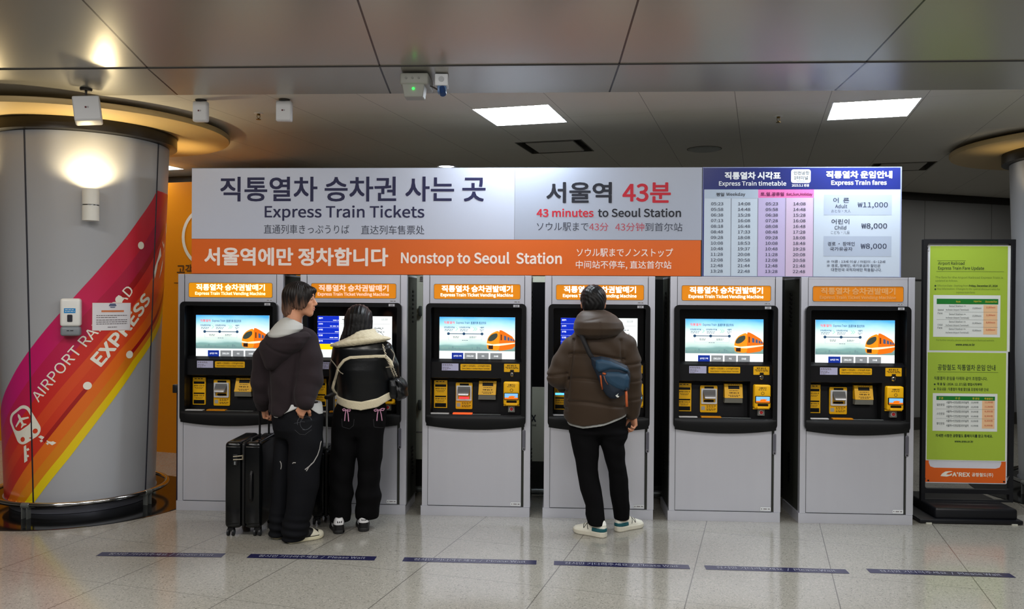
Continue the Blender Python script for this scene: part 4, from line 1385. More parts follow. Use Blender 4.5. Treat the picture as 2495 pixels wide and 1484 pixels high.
sign_text(root, [
    ('navy', '직통열차 승차권 사는 곳', -2.609, -0.548, 2.395, 2.586, 0.018),
    ('navy', 'Express Train Tickets', -2.258, -1.016, 2.246, 2.367, 0.016),
    ('slate', '直通列車きっぷうりば', -2.264, -1.596, 2.146, 2.217, 0.002),
    ('slate', '直达列车售票处', -1.504, -1.015, 2.143, 2.213, 0.002),
    ('pale', '서울역에만 정차합니다', -2.733, -1.293, 1.899, 2.041, 0.026),
    ('pale', 'Nonstop to Seoul  Station', -1.195, 0.035, 1.899, 2.012, 0.022),
    ('ink', '서울역', -0.086, 0.408, 2.384, 2.543, 0.02),
    ('red', '43분', 0.488, 0.85, 2.386, 2.54, 0.02),
    ('red', '43 minutes', -0.159, 0.272, 2.278, 2.342, 0.02),
    ('ink', 'to Seoul Station', 0.304, 0.927, 2.278, 2.346, 0.02),
    ('slate', 'ソウル駅まで', -0.156, 0.234, 2.173, 2.237, 0.002),
    ('redthin', '43分', 0.24, 0.384, 2.174, 2.235, 0.002),
    ('redthin', '43分钟', 0.436, 0.653, 2.172, 2.236, 0.002),
    ('slate', '到首尔站', 0.66, 0.938, 2.172, 2.236, 0.002),
    ('pale', 'ソウル駅までノンストップ', 0.147, 0.869, 1.979, 2.043, 0.008),
    ('pale', '中间站不停车, 直达首尔站', 0.141, 0.858, 1.883, 1.949, 0.008)])
root = thing('timetable_board', 'lightbox board with blue headings, train times in columns and a fare table', 'board', (0, 0, 0))
MB().box(1.086, 2.546, SGN + 0.004, 0.19, 1.834, 2.656).build('housing', frame_m, root)
MB().box(1.086, 2.546, SGN + 0.001, SGN + 0.006, 1.834, 2.654).build('edge_strip', M('panel_edge', (150, 160, 196), 0.4, emit=0.05, noise=0.02), root)
MB().box(1.090, 1.098, SGN - 0.0002, SGN + 0.003, 1.836, 2.65).build('blue_edge', pan('blue', (8, 30, 112), 0.02), root)
MB().box(1.098, 2.536, SGN, SGN + 0.006, 2.486, 2.648).build('heading_panel', pan('blue', (8, 30, 112), 0.02), root)
pans = [('weekday_panel', 'ice', (196, 210, 226), 0.10, 1.098, 1.497, 1.838, 2.4865), ('weekday_heading', 'ice_dark', (178, 194, 214), 0.08, 1.103, 1.496, 2.42, 2.4865),
        ('holiday_panel', 'lilac', (192, 180, 220), 0.10, 1.497, 1.701, 1.838, 2.424), ('holiday_panel', 'pinkish', (206, 186, 214), 0.08, 1.701, 1.905, 1.838, 2.424),
        ('holiday_heading', 'pink', (236, 118, 186), 0.08, 1.497, 1.907, 2.424, 2.487), ('fare_panel', 'icy', (192, 204, 220), 0.06, 1.906, 2.536, 1.838, 2.4865)]
for k, (n, mn, c, e, x0, x1, z0, z1) in enumerate(pans):
    dy = 0.0006 if n == 'weekday_heading' else 0.0
    MB().box(x0, x1, SGN - dy, SGN + 0.005, z0, z1).build(n, pan(mn, c, e), root)
for z0, z1 in ((2.296, 2.447), (1.989, 2.139)):
    t = MB()
    rect(t, 1.981, 2.475, z0, z1, SGN - 0.0006)
    t.build('fare_box', pan('box', (172, 184, 204), 0.04), root)
t = MB()
t.plate(rrect(1.738, 1.882, 2.534, 2.636, 0.018), [], SGN - 0.0007, SGN - 0.0007)
t.build('terminal_badge', pan('badge', (222, 230, 236), 0.06), root)
t = MB()
for x, z1 in ((1.299, 2.42), (1.4965, 2.42), (1.701, 2.424), (1.905, 2.424)):
    rect(t, x - 0.0016, x + 0.0016, 1.838, z1, SGN - 0.0009)
t.build('column_rule', inkm('rule', (96, 100, 120)), root)
sign_text(root, [
    ('white', '직통열차 시각표', 1.248, 1.662, 2.561, 2.618, 0.035), ('white', 'Express Train timetable', 1.206, 1.703, 2.505, 2.55, 0.02),
    ('ink', '인천공항', 1.758, 1.872, 2.595, 2.622, 0.01), ('ink', '1터미널', 1.761, 1.862, 2.559, 2.587, 0.01), ('ink', 'Terminal 1', 1.775, 1.848, 2.544, 2.555, 0.0),
    ('white', '2023.5.1 변경', 1.744, 1.869, 2.506, 2.527, 0.02), ('white', '직통열차 운임안내', 1.994, 2.476, 2.568, 2.624, 0.035),
    ('white', 'Express Train fares', 2.032, 2.436, 2.511, 2.556, 0.025), ('ink', '평일', 1.187, 1.246, 2.435, 2.462, 0.02), ('ink', 'Weekday', 1.261, 1.401, 2.432, 2.464, 0.012),
    ('plum', '토.일.공휴일', 1.515, 1.688, 2.437, 2.466, 0.03), ('plum', 'Sat,Sun,Holiday', 1.705, 1.896, 2.436, 2.462, 0.02),
    ('grey', '어  른', 2.048, 2.165, 2.386, 2.425, 0.012), ('grey', 'Adult', 2.062, 2.151, 2.347, 2.376, 0.012), ('greythin', 'おとな・大人', 2.035, 2.176, 2.314, 2.338, 0),
    ('grey', '₩11,000', 2.225, 2.446, 2.345, 2.391, 0.012), ('grey', '어린이', 2.037, 2.167, 2.228, 2.266, 0.012), ('grey', 'Child', 2.06, 2.145, 2.189, 2.217, 0.012),
    ('greythin', 'こども・儿童', 2.033, 2.171, 2.155, 2.18, 0), ('grey', '₩8,000', 2.254, 2.442, 2.188, 2.235, 0.012),
    ('grey', '경로 · 장애인', 2.01, 2.208, 2.067, 2.097, 0.012), ('grey', '국가유공자', 2.027, 2.192, 2.029, 2.058, 0.012), ('grey', '₩8,000', 2.25, 2.44, 2.038, 2.084, 0.012),
    ('grey', '※ 어른 : 13세 이상 / 어린이 : 6~12세', 2.006, 2.43, 1.937, 1.96, 0.01), ('grey', '※ 경로, 장애인, 국가유공자 할인은', 2.007, 2.397, 1.906, 1.931, 0.01),
    ('grey', '대한민국 국적자에만 적용됩니다.', 2.038, 2.407, 1.877, 1.901, 0.01)])
TIMES = ['05:23 05:58 06:38 07:13 08:18 08:48 09:28 10:08 10:48 11:28 12:08 12:48 13:28', '14:08 14:48 15:28 16:08 16:48 17:33 18:08 18:53 19:37 20:08 20:58 21:44 22:48',
         '05:23 05:58 06:38 07:28 08:08 08:48 09:28 10:08 10:48 11:28 12:08 12:48 13:28', '14:08 14:48 15:28 16:08 16:48 17:28 18:08 18:48 19:28 20:08 20:58 21:48 22:48']
for cx, col in zip((1.195, 1.395, 1.599, 1.802), TIMES):
    t = MB()
    for k, s in enumerate(col.split()):
        z = 2.379 - k * (2.379 - 1.874) / 12
        put_text(t, s, cx - 0.045, cx + 0.045, z - 0.0115, z + 0.0115, SGN - 0.0012, 0.012)
    t.build('time_column', INK['grey'], root)

# ================================================================ FLOOR STICKERS
st_blue = M('sticker_blue', (32, 32, 66), 0.25, noise=0.06, nscale=12)
st_txt = M('sticker_text', (136, 138, 150), 0.3, noise=0.05)
SLAB = ['leftmost, in front of the suitcase', 'in front of the two people at the second machine', 'in front of the third machine',
        'in front of the person in the brown puffer coat', 'in front of the fifth machine', 'rightmost, before the rightmost machine']
for k, (x0, x1, y, r) in enumerate(((-2.925, -2.121, -1.105, 0.04), (-1.958, -1.14, -1.082, 0.01), (-0.961, -0.117, -1.082, 0.0), (-0.007, 0.832, -1.092, -0.02), (0.928, 1.788, -1.109, -0.016), (1.92, 2.769, -1.105, -0.03))):
    root = thing('floor_sticker', 'blue please-wait strip on the floor, ' + SLAB[k], 'floor sticker', ((x0 + x1) / 2, y, 0), r, 'please-wait floor strips')
    L_ = (x1 - x0) / 2
    MB().add([(-L_, -0.041, 0.0012), (L_, -0.041, 0.0012), (L_, 0.041, 0.0012), (-L_, 0.041, 0.0012)], [(0, 1, 2, 3)]).build('strip', st_blue, root)
    t = MB()
    fn = lambda a, b: (a, b, 0.002)
    put_text(t, '잠시만 기다려주세요  /  Please Wait', -L_ * 0.84, L_ * 0.84, -0.024, 0.026, 0, 0.012, fn=fn)
    t.build('lettering', st_txt, root)

# ================================================================ POSTER STAND
blk = M('stand_black', (18, 19, 24), 0.42, noise=0.06)
SY_ = 0.35
root = thing('poster_stand', 'tall black poster stand with heavy base, right of the machines', 'poster stand', (3.19, SY_, 0))
f = MB()
fw_ = 0.348
f.plate(rrect(-fw_, fw_, 0.104, 2.141, 0.004, 3), [rrect(-fw_ + 0.03, fw_ - 0.03, 0.20, 2.108, 0.02, 3), rrect(-fw_ + 0.03, fw_ - 0.03, 0.118, 0.166, 0.006, 3)], -0.018, 0.018)
f.build('frame', blk, root, bevel=0.003)
b = MB().rbox(-0.35, 0.25, -0.27, 0.30, 0.028, 0.112, 0.018, 3)
b.build('ballast_block', blk, root, smooth=True)
MB().rbox(-0.475, 0.275, -0.30, 0.36, 0.004, 0.034, 0.008, 2).build('base_plate', blk, root, smooth=True)
ft = MB()
for x in (-0.41, 0.21):
    ft.box(x - 0.02, x + 0.02, -0.306, -0.26, 0.0, 0.010)
ft.build('foot_pad', M('pad_pale', (196, 196, 182), 0.6, noise=0.03), root)
bp = MB().plate(rrect(-0.313, 0.305, 0.243, 2.095, 0.012), [], -0.004, 0.004)
bp.build('backing_panel', M('backing_white', (214, 216, 226), 0.45, noise=0.02), root)
t = MB()
t.plate([(-0.313, 0.25), (0.295, 0.25), (0.295, 0.425), (0.262, 0.425), (0.262, 0.40), (0.25, 0.372), (0.22, 0.362), (-0.245, 0.362), (-0.275, 0.372), (-0.287, 0.40), (-0.287, 0.425), (-0.313, 0.425)], [], -0.0055, -0.0045)
t.build('orange_foot', M('foot_orange', (224, 98, 26), 0.45, noise=0.02), root)
t = MB()
t.plate([(-0.198, 0.298), (-0.185, 0.318), (-0.16, 0.334), (-0.118, 0.338), (-0.105, 0.334), (-0.14, 0.325), (-0.155, 0.312), (-0.13, 0.310), (-0.11, 0.322), (-0.112, 0.305), (-0.15, 0.294)], [], -0.0062, -0.0062)
put_text(t, "A'REX", -0.108, 0.026, 0.296, 0.330, -0.0062, 0.03)
put_text(t, '공항철도(주)', 0.04, 0.20, 0.294, 0.328, -0.0062, 0.02)
t.build('logo_lettering', white_print, root)
ss = MB()
for x in (-0.29, 0.283):
    ss.disc_y(x, 0.262, 0.007, -0.008, -0.0055, 12)
ss.build('screw', blk, root)
hk = MB()
for x in (-1, 1):
    for z in (0.30, 2.05):
        hk.tube([(x * 0.318, 0, z), (x * 0.309, -0.003, z + (0.03 if z > 1 else -0.03))], 0.004, 6)
        hk.tube([(x * 0.30, -0.002, z), (x * 0.32, 0, z)], 0.004, 6)
hk.build('clip', chrome, root)

lime = M('poster_lime', (164, 192, 62), 0.5, noise=0.02)
p_white = M('poster_white', (226, 230, 226), 0.5, noise=0.01)
p_green = M('poster_green', (22, 120, 44), 0.5, noise=0.02)
p_peach = M('poster_peach', (240, 196, 150), 0.5, noise=0.02)
p_ink = M('poster_ink', (40, 62, 40), 0.55, noise=0.02)
p_faint = M('poster_faint_ink', (104, 128, 52), 0.55, noise=0.02)
p_grey = M('poster_table_ink', (110, 116, 116), 0.55, noise=0.02)
def poster(label, x0, x1, z0, z1, spec, y):
    """a printed sheet; spec gives boxes and lines as fractions from the top left"""
    root = thing('poster', label, 'poster', ((x0 + x1) / 2, y, z0), 0, 'green fare posters')
    w, h = x1 - x0, z1 - z0
    X = lambda a: -w / 2 + a * w
    Z = lambda a: h - a * h
    MB().box(-w / 2 - 0.006, w / 2 + spec['margin'], 0, 0.002, -0.006, h + 0.006).build('paper_sheet', p_white, root)
    t = MB()
    rect(t, -w / 2, w / 2, 0, h, -0.0008)
    t.build('green_field', lime, root)
    a, b_, c, d = spec['table']
    t = MB()
    rect(t, X(a), X(b_), Z(d), Z(c), -0.0016)
    tab = t.build('table_panel', p_white, root)
    a, b_, c, d = spec['head']
    t = MB()
    rect(t, X(a), X(b_), Z(d), Z(c), -0.0022)
    t.build('table_heading', p_green, tab)
    a, b_, c, d = spec['peach']
    t = MB()
    rect(t, X(a), X(b_), Z(d), Z(c), -0.0022)
    t.build('fare_column', p_peach, tab)
    t = MB()
    for s, a, b_, c, d, bo in spec['ink']:
        put_text(t, s, X(a), X(b_), Z(d), Z(c), -0.0018, bo)
    for a, b_, c in spec['rules']:
        rect(t, X(a), X(b_), Z(c) - 0.001, Z(c) + 0.001, -0.0018)
    for a, c in spec['dots']:
        t.plate([(X(a) + 0.007 * math.cos(k * 0.6283), Z(c) + 0.007 * math.sin(k * 0.6283)) for k in range(10)], [], -0.0018, -0.0018)
    t.build('lettering', p_ink, root)
    t = MB()
    for s, a, b_, c, d, bo in spec['faint']:
        put_text(t, s, X(a), X(b_), Z(d), Z(c), -0.0018, bo)
    if len(t.v):
        t.build('lettering', p_faint, root)
    t = MB()
    for s, a, b_, c, d, bo in spec['cells']:
        put_text(t, s, X(a), X(b_), Z(d), Z(c), -0.003, bo)
    for a, b_, c in spec['cell_rules']:
        rect(t, X(a), X(b_), Z(c) - 0.0007, Z(c) + 0.0007, -0.0026)
    t.build('table_lettering', p_grey, tab)
    t = MB()
    for s, a, b_, c, d, bo in spec['gold']:
        put_text(t, s, X(a), X(b_), Z(d), Z(c), -0.003, bo)
    t.build('heading_lettering', M('poster_gold', (206, 196, 60), 0.5, noise=0.02), tab)
    t = MB()
    for s, a, b_, c, d, bo in spec['red']:
        put_text(t, s, X(a), X(b_), Z(d), Z(c), -0.003, bo)
    t.build('fare_lettering', M('poster_red', (206, 96, 70), 0.5, noise=0.02), tab)
    return root
def fr1(x0, x1, y0, y1):
    return ((x0 - 163) / 359, (x1 - 163) / 359, (y0 - 112) / 486, (y1 - 112) / 486)
cells, red = [], []
for k, z in enumerate((390, 408, 428, 445, 463, 480, 497, 514)):
    if k % 2 == 0:
        cells.append(('Seoul Station ↔',) + fr1(252, 330, z - 4, z + 5) + (0.01,))
    else:
        cells.append(('Incheon Airport Terminal%d' % (1 if k in (1, 5) else 2),) + fr1(238, 345, z - 4, z + 6) + (0.01,))
for k, (z, a, b_) in enumerate(((400, '13,000won', '11,000won'), (436, '13,000won', '11,000won'), (470, '10,000won', '8,000won'), (504, '10,000won', '8,000won'))):
    cells.append((a,) + fr1(360, 402, z - 4, z + 5) + (0.01,))
    red.append((b_,) + fr1(424, 466, z - 12 + 4, z - 2 + 4) + (0.01,))
for tx, z in (('General', 408), ('Fare', 424), ('Child', 478), ('Fare', 492)):
    cells.append((tx,) + fr1(200, 228 if tx == 'General' else 222, z - 4, z + 5) + (0.01,))
poster('upper lime green fare poster in English on the black stand', 2.897, 3.483, 1.277, 2.088, dict(
    margin=0.022, table=fr1(180, 490, 340, 535), head=fr1(195, 480, 357, 382), peach=fr1(412, 476, 385, 522),
    ink=[('Airport Railroad',) + fr1(200, 322, 184, 203) + (0.012,), ('Express Train Fare Update',) + fr1(200, 413, 206, 226) + (0.012,),
         ('www.arex.or.kr',) + fr1(285, 374, 564, 575) + (0.03,), ('Friday, December 27, 2024',) + fr1(344, 476, 291, 303) + (0.03,)],
    rules=[(0.09, 0.46, 0.14), (0.08, 0.95, 0.243)], dots=[(0.07, 0.381), (0.07, 0.414)],
    faint=[('The fare for the Airport Railroad Express Train is',) + fr1(188, 500, 252, 265) + (0.0,), ('updated as follows.',) + fr1(188, 292, 268, 280) + (0.0,),
           ('Effective Date : Starting from',) + fr1(198, 340, 291, 303) + (0.0,), ('Key Information : Changes to the special discount rates for',) + fr1(198, 488, 306, 318) + (0.0,),
           ('express train fares',) + fr1(285, 372, 322, 334) + (0.0,), ('For further details, please visit the Airport Railroad website.',) + fr1(195, 465, 545, 556) + (0.0,)],
    cells=cells, cell_rules=[(0.19, 0.88, 0.630), (0.09, 0.88, 0.704), (0.19, 0.88, 0.774)], gold=[('Route',) + fr1(285, 305, 366, 374) + (0.02,), ('Original Fare',) + fr1(366, 402, 364, 374) + (0.02,), ('Discounted Fare',) + fr1(420, 474, 364, 374) + (0.02,)], red=red), SY_ - 0.0062)
def fr2(x0, x1, y0, y1):
    return ((x0 - 147) / 370, (x1 - 147) / 370, (y0 - 603) / 505, (y1 - 603) / 505)
cells, red = [], []
for k, z in enumerate((837, 858, 880, 902, 924, 946)):
    cells.append(('서울역↔인천공항%d터미널역' % (1 + k % 2),) + fr2(237, 342, z - 6, z + 6) + (0.012,))
    cells.append((('13,000원', '10,000원')[k > 1],) + fr2(353, 388, z - 5, z + 5) + (0.012,))
    red.append((('11,000원', '8,000원')[k > 1],) + fr2(418, 456, z - 7, z + 3) + (0.012,))
for tx, z in (('일반운임', 848), ('소인운임', 890), ('할인운임', 936)):
    cells.append((tx,) + fr2(192, 228, z - 5, z + 6) + (0.01,))
poster('lower lime green fare poster in Korean on the black stand', 2.885, 3.478, 0.425, 1.262, dict(
    margin=0.012, table=fr2(173, 478, 795, 972), head=fr2(190, 466, 808, 827), peach=fr2(406, 465, 828, 958),
    ink=[('공항철도 직통열차 운임 안내',) + fr2(195, 467, 659, 687) + (0.01,), ('직통열차 운임을 아래와 같이 조정합니다.',) + fr2(178, 430, 716, 733) + (0.012,),
         ('적 용 일 : 2024. 12. 27.(금) 영업시작부터',) + fr2(192, 404, 745, 760) + (0.02,), ('주요내용 : 직통열차 특별 할인율 조정에 따른 안내',) + fr2(192, 434, 768, 783) + (0.012,),
         ('자세한 사항은 공항철도 홈페이지를 참고 하세요.',) + fr2(188, 458, 986, 1001) + (0.02,), ('www.arex.or.kr',) + fr2(278, 366, 1014, 1025) + (0.03,)],
    rules=[(0.12, 0.90, 0.182)], dots=[(0.093, 0.298), (0.093, 0.343)], faint=[],
    cells=cells, cell_rules=[(0.115, 0.86, 0.527), (0.115, 0.86, 0.614)], gold=[('구 분',) + fr2(200, 222, 813, 823) + (0.02,), ('구 간',) + fr2(278, 302, 813, 823) + (0.02,), ('현 운임',) + fr2(360, 392, 813, 823) + (0.02,), ('특별할인',) + fr2(416, 456, 813, 823) + (0.02,)], red=red), SY_ - 0.0078)

# ================================================================ BEHIND THE MACHINES
cream = M('cabinet_cream', (196, 196, 178), 0.5, noise=0.02)
root = thing('metal_cabinet', 'cream metal cabinet seen through the gap right of the second machine', 'cabinet', (-1.10, 0.80, 0))
MB().box(-0.40, 0.28, 0, 0.35, 0.27, 1.87).build('body', cream, root)
MB().box(-0.40, 0.28, -0.002, 0.0, 0.50, 0.508).build('panel_joint', M('grey_ink'), root)
for z in (1.546, 0.74):
    h = MB().rbox(-0.085, -0.055, -0.02, 0.0, z - 0.045, z + 0.045, 0.008, 2)
    h.build('latch', M('latch_grey', (86, 90, 84), 0.4, metal=0.4, noise=0.05), root, smooth=True)
MB().box(-0.40, 0.28, 0.04, 0.31, 0.0, 0.27).build('base_frame', M('frame_dark', (40, 40, 38), 0.6, noise=0.05), root)
lv = MB()
for k in range(4):
    lv.box(-0.075, -0.05, -0.003, 0, 1.80 + k * 0.012, 1.806 + k * 0.012)
lv.build('louvre', M('grey_ink'), root)
root = thing('white_partition', 'cream partition with dark lettering seen through the gap left of the fourth machine', 'partition', (-0.15, 0.85, 0))
MB().box(-0.38, 0.45, 0, 0.05, 0.26, 0.90).build('lower_panel', cream, root)
MB().box(-0.38, 0.45, 0.002, 0.05, 0.90, 1.80).build('dark_panel', M('recess_black'), root)
MB().box(-0.38, 0.45, 0, 0.05, 1.80, 1.86).build('top_rail', cream, root)
MB().box(-0.38, 0.45, 0.0, 0.05, 0.0, 0.26).build('plinth', M('frame_dark'), root)
t = MB()
put_text(t, 'AREX', -0.19, -0.022, 0.60, 0.66, -0.0015, 0.03)
put_text(t, 'Airport Railroad', -0.19, -0.022, 0.56, 0.582, -0.0015, 0.02)
t.build('lettering', M('dark_print'), root)
for x0, x1, lb in ((-2.32, -1.72, 'added black sheet keeping the gap between the first and second machines dark'), (0.34, 2.75, 'added black sheet darkening the gaps around the fifth machine')):
    root = thing('gap_shade_sheet', lb, 'panel', ((x0 + x1) / 2, 0.83, 0))  # black sheets added to stand in for the darkness between the machines
    MB().box((x0 - x1) / 2, (x1 - x0) / 2, 0, 0.03, 0.0, 1.829).build('board', M('gap_shade_black', (14, 14, 13), 0.6, spec=0.2, noise=0.08), root)
    MB().box((x0 - x1) / 2, (x1 - x0) / 2, -0.012, 0.0, 0.0, 0.07).build('foot_rail', M('frame_dark'), root)
root = thing('kick_rail', 'low grey floor rail glimpsed between the machines', 'rail', (0, 0.66, 0))
MB().tube([(-1.9, 0, 0.045), (1.4, 0, 0.045)], 0.026, 12).build('tube', M('rail_grey', (112, 118, 118), 0.35, metal=0.5, noise=0.04), root, smooth=True)
pb = MB()
for x in (-1.88, -0.6, 0.30, 1.38):
    pb.box(x - 0.015, x + 0.015, -0.015, 0.015, 0, 0.045)
pb.build('stand', M('frame_dark'), root)
root = thing('door_latch', 'small black catch on a post at the left side of the leftmost machine', 'latch', (-2.975, 0.10, 0))
MB().box(-0.012, 0.016, 0.0, 0.03, 0.0, 0.93).build('post', M('post_dark', (36, 34, 52), 0.4, noise=0.05), root)
MB().rbox(-0.032, 0.014, -0.03, 0.02, 0.90, 0.965, 0.004, 2).build('catch', blk, root, smooth=True)
# ================================================================ BODIES AND CLOTHES: smooth blended volumes turned into meshes
from mathutils.bvhtree import BVHTree
class Vol:
    """a sampled distance field; shapes are blended into it and its skin is extracted as one mesh"""
    def __init__(self, lo, hi, h):
        self.lo = np.array(lo, float)
        self.h = h
        self.n = np.ceil((np.array(hi) - self.lo) / h).astype(int) + 1
        self.D = np.full(self.n, 9.0, np.float32)
        self.ax = [(self.lo[i] + h * np.arange(self.n[i])).astype(np.float32) for i in range(3)]

    def block(self, lo, hi):
        s = []
        for i in range(3):
            a = int(np.clip(np.floor((lo[i] - self.lo[i]) / self.h), 0, self.n[i]))
            b = int(np.clip(np.ceil((hi[i] - self.lo[i]) / self.h) + 1, 0, self.n[i]))
            s.append(slice(a, max(b, a)))
        return tuple(s), self.ax[0][s[0]][:, None, None], self.ax[1][s[1]][None, :, None], self.ax[2][s[2]][None, None, :]

    def mix(self, fn, lo, hi, k=0.01, sub=False):
        pad = k + 3 * self.h
        s, X, Y, Z = self.block(np.array(lo) - pad, np.array(hi) + pad)
        if 0 in self.D[s].shape:
            return self
        d = fn(X, Y, Z).astype(np.float32)
        a = self.D[s]
        if sub:
            d = -d
            if k > 0:
                hh = np.clip(0.5 - 0.5 * (a - d) / k, 0, 1)
                self.D[s] = a * (1 - hh) + d * hh + k * hh * (1 - hh)
            else:
                self.D[s] = np.maximum(a, d)
        elif k > 0:
            hh = np.clip(0.5 + 0.5 * (a - d) / k, 0, 1)
            self.D[s] = a * (1 - hh) + d * hh - k * hh * (1 - hh)
        else:
            self.D[s] = np.minimum(a, d)
        return self

    def cone(self, a, b, ra, rb, k=0.01, sub=False, flat=None):
        """limb from a to b with radii ra, rb; flat = (direction, factor) squashes the section"""
        a, b = np.array(a, float), np.array(b, float)
        ab = b - a
        L2 = max(ab @ ab, 1e-12)
        def fn(X, Y, Z):
            px, py, pz = X - a[0], Y - a[1], Z - a[2]
            t = np.clip((px * ab[0] + py * ab[1] + pz * ab[2]) / L2, 0, 1)
            qx, qy, qz = px - t * ab[0], py - t * ab[1], pz - t * ab[2]
            if flat is not None:
                f, m = flat
                c = (qx * f[0] + qy * f[1] + qz * f[2]) * (m - 1)
                qx, qy, qz = qx + c * f[0], qy + c * f[1], qz + c * f[2]
            return np.sqrt(qx * qx + qy * qy + qz * qz) - (ra + (rb - ra) * t)
        r = max(ra, rb)
        return self.mix(fn, np.minimum(a, b) - r, np.maximum(a, b) + r, k, sub)

    def chain(self, pts, rad, k=0.01):
        for i in range(len(pts) - 1):
            self.cone(pts[i], pts[i + 1], rad[i], rad[i + 1], k)
        return self

    def ell(self, c, r, R=None, k=0.01, sub=False):
        c, r = np.array(c, float), np.array(r, float)
        R = np.eye(3) if R is None else np.array(R)
        def fn(X, Y, Z):
            px, py, pz = X - c[0], Y - c[1], Z - c[2]
            u = px * R[0, 0] + py * R[1, 0] + pz * R[2, 0]
            v = px * R[0, 1] + py * R[1, 1] + pz * R[2, 1]
            w = px * R[0, 2] + py * R[1, 2] + pz * R[2, 2]
            k0 = np.sqrt((u / r[0]) ** 2 + (v / r[1]) ** 2 + (w / r[2]) ** 2)
            k1 = np.sqrt((u / r[0] ** 2) ** 2 + (v / r[1] ** 2) ** 2 + (w / r[2] ** 2) ** 2) + 1e-6
            return k0 * (k0 - 1) / k1
        m = r.max() if R is not None else r
        return self.mix(fn, c - m, c + m, k, sub)

    def loft(self, st, k=0.01, sub=False, rot=0.0, shear=(0, 0), cap=0.012):
        """stack of ovals: rows (z, cx, cy, half width, half depth)"""
        st = sorted(st)
        A = np.array(st, float)
        ca, sa = math.cos(rot), math.sin(rot)
        x0 = A[:, 1].mean()
        def fn(X, Y, Z):
            zz = Z - shear[0] * (X - x0) + 0 * Y
            cx, cyy = np.interp(zz, A[:, 0], A[:, 1]), np.interp(zz, A[:, 0], A[:, 2])
            rw, rd = np.interp(zz, A[:, 0], A[:, 3]), np.interp(zz, A[:, 0], A[:, 4])
            px, py = X - cx, Y - cyy
            u, v = px * ca + py * sa, -px * sa + py * ca
            k0 = np.sqrt((u / rw) ** 2 + (v / rd) ** 2)
            k1 = np.sqrt((u / rw ** 2) ** 2 + (v / rd ** 2) ** 2) + 1e-6
            d = np.maximum(k0 * (k0 - 1) / k1, -np.minimum(rw, rd))
            e = np.maximum(A[0, 0] - zz, zz - A[-1, 0])
            q = np.maximum(d + cap, 0) ** 2 + np.maximum(e + cap, 0) ** 2
            return np.minimum(np.maximum(d, e), 0) * (np.sqrt(q) <= 0) + np.where(np.sqrt(q) > 0, np.sqrt(q) - cap, 0)
        m = A[:, 3:].max()
        sh = abs(shear[0]) * m
        return self.mix(fn, (A[:, 1].min() - m, A[:, 2].min() - m, A[0, 0] - sh), (A[:, 1].max() + m, A[:, 2].max() + m, A[-1, 0] + sh), k, sub)

    def warp(self, fn):
        """push the skin in and out: fn(X, Y, Z) in metres"""
        s, X, Y, Z = self.block(self.lo, self.lo + self.n * self.h)
        self.D = (self.D + fn(X, Y, Z)).astype(np.float32)
        return self

    def trim(self, fn, grow=0.006):
        """a second skin, thicker by grow, kept only where fn < 0"""
        v = Vol.__new__(Vol)
        v.lo, v.h, v.n, v.ax = self.lo, self.h, self.n, self.ax
        s, X, Y, Z = self.block(self.lo, self.lo + self.n * self.h)
        v.D = np.maximum(self.D - grow, fn(X, Y, Z)).astype(np.float32)
        return v

    def cut(self, fn):
        s, X, Y, Z = self.block(self.lo, self.lo + self.n * self.h)
        self.D = np.maximum(self.D, fn(X, Y, Z)).astype(np.float32)
        return self

    def skin(self):
        """naive surface nets"""
        D, h = self.D, self.h
        ins = D < 0
        nx, ny, nz = D.shape
        cnt = np.zeros((nx - 1, ny - 1, nz - 1), np.int8)
        for i in (0, 1):
            for j in (0, 1):
                for k in (0, 1):
                    cnt += ins[i:nx - 1 + i, j:ny - 1 + j, k:nz - 1 + k]
        act = (cnt > 0) & (cnt < 8)
        ci = np.argwhere(act)
        idx = np.full(act.shape, -1, np.int64)
        idx[act] = np.arange(len(ci))
        acc = np.zeros((len(ci), 3))
        num = np.zeros(len(ci))
        corners = [(i, j, k) for i in (0, 1) for j in (0, 1) for k in (0, 1)]
        for a in corners:
            for ax in range(3):
                if a[ax]:
                    continue
                b = list(a)
                b[ax] = 1
                da = D[ci[:, 0] + a[0], ci[:, 1] + a[1], ci[:, 2] + a[2]]
                db = D[ci[:, 0] + b[0], ci[:, 1] + b[1], ci[:, 2] + b[2]]
                m = (da < 0) != (db < 0)
                t = np.where(m, da / np.where(m, da - db, 1), 0)
                p = np.repeat(np.array(a, float)[None], len(ci), 0)
                p[:, ax] = t
                acc[m] += p[m]
                num[m] += 1
        vs = self.lo + h * (ci + acc / np.maximum(num, 1)[:, None])
        faces = []
        for ax in range(3):
            b_, c_ = (ax + 1) % 3, (ax + 2) % 3
            sl0, sl1 = [slice(None)] * 3, [slice(None)] * 3
            sl0[ax], sl1[ax] = slice(0, -1), slice(1, None)
            f0, f1 = ins[tuple(sl0)], ins[tuple(sl1)]
            e = np.argwhere(f0 != f1)
            ok = (e[:, b_] > 0) & (e[:, c_] > 0) & (e[:, b_] < D.shape[b_] - 1) & (e[:, c_] < D.shape[c_] - 1)
            e = e[ok]
            fl = f0[e[:, 0], e[:, 1], e[:, 2]]
            q = []
            for db, dc in ((-1, -1), (0, -1), (0, 0), (-1, 0)):
                g = e.copy()
                g[:, b_] += db
                g[:, c_] += dc
                q.append(idx[g[:, 0], g[:, 1], g[:, 2]])
            q = np.stack(q, 1)
            q[~fl] = q[~fl][:, ::-1]
            faces.append(q)
        return vs, np.concatenate(faces)

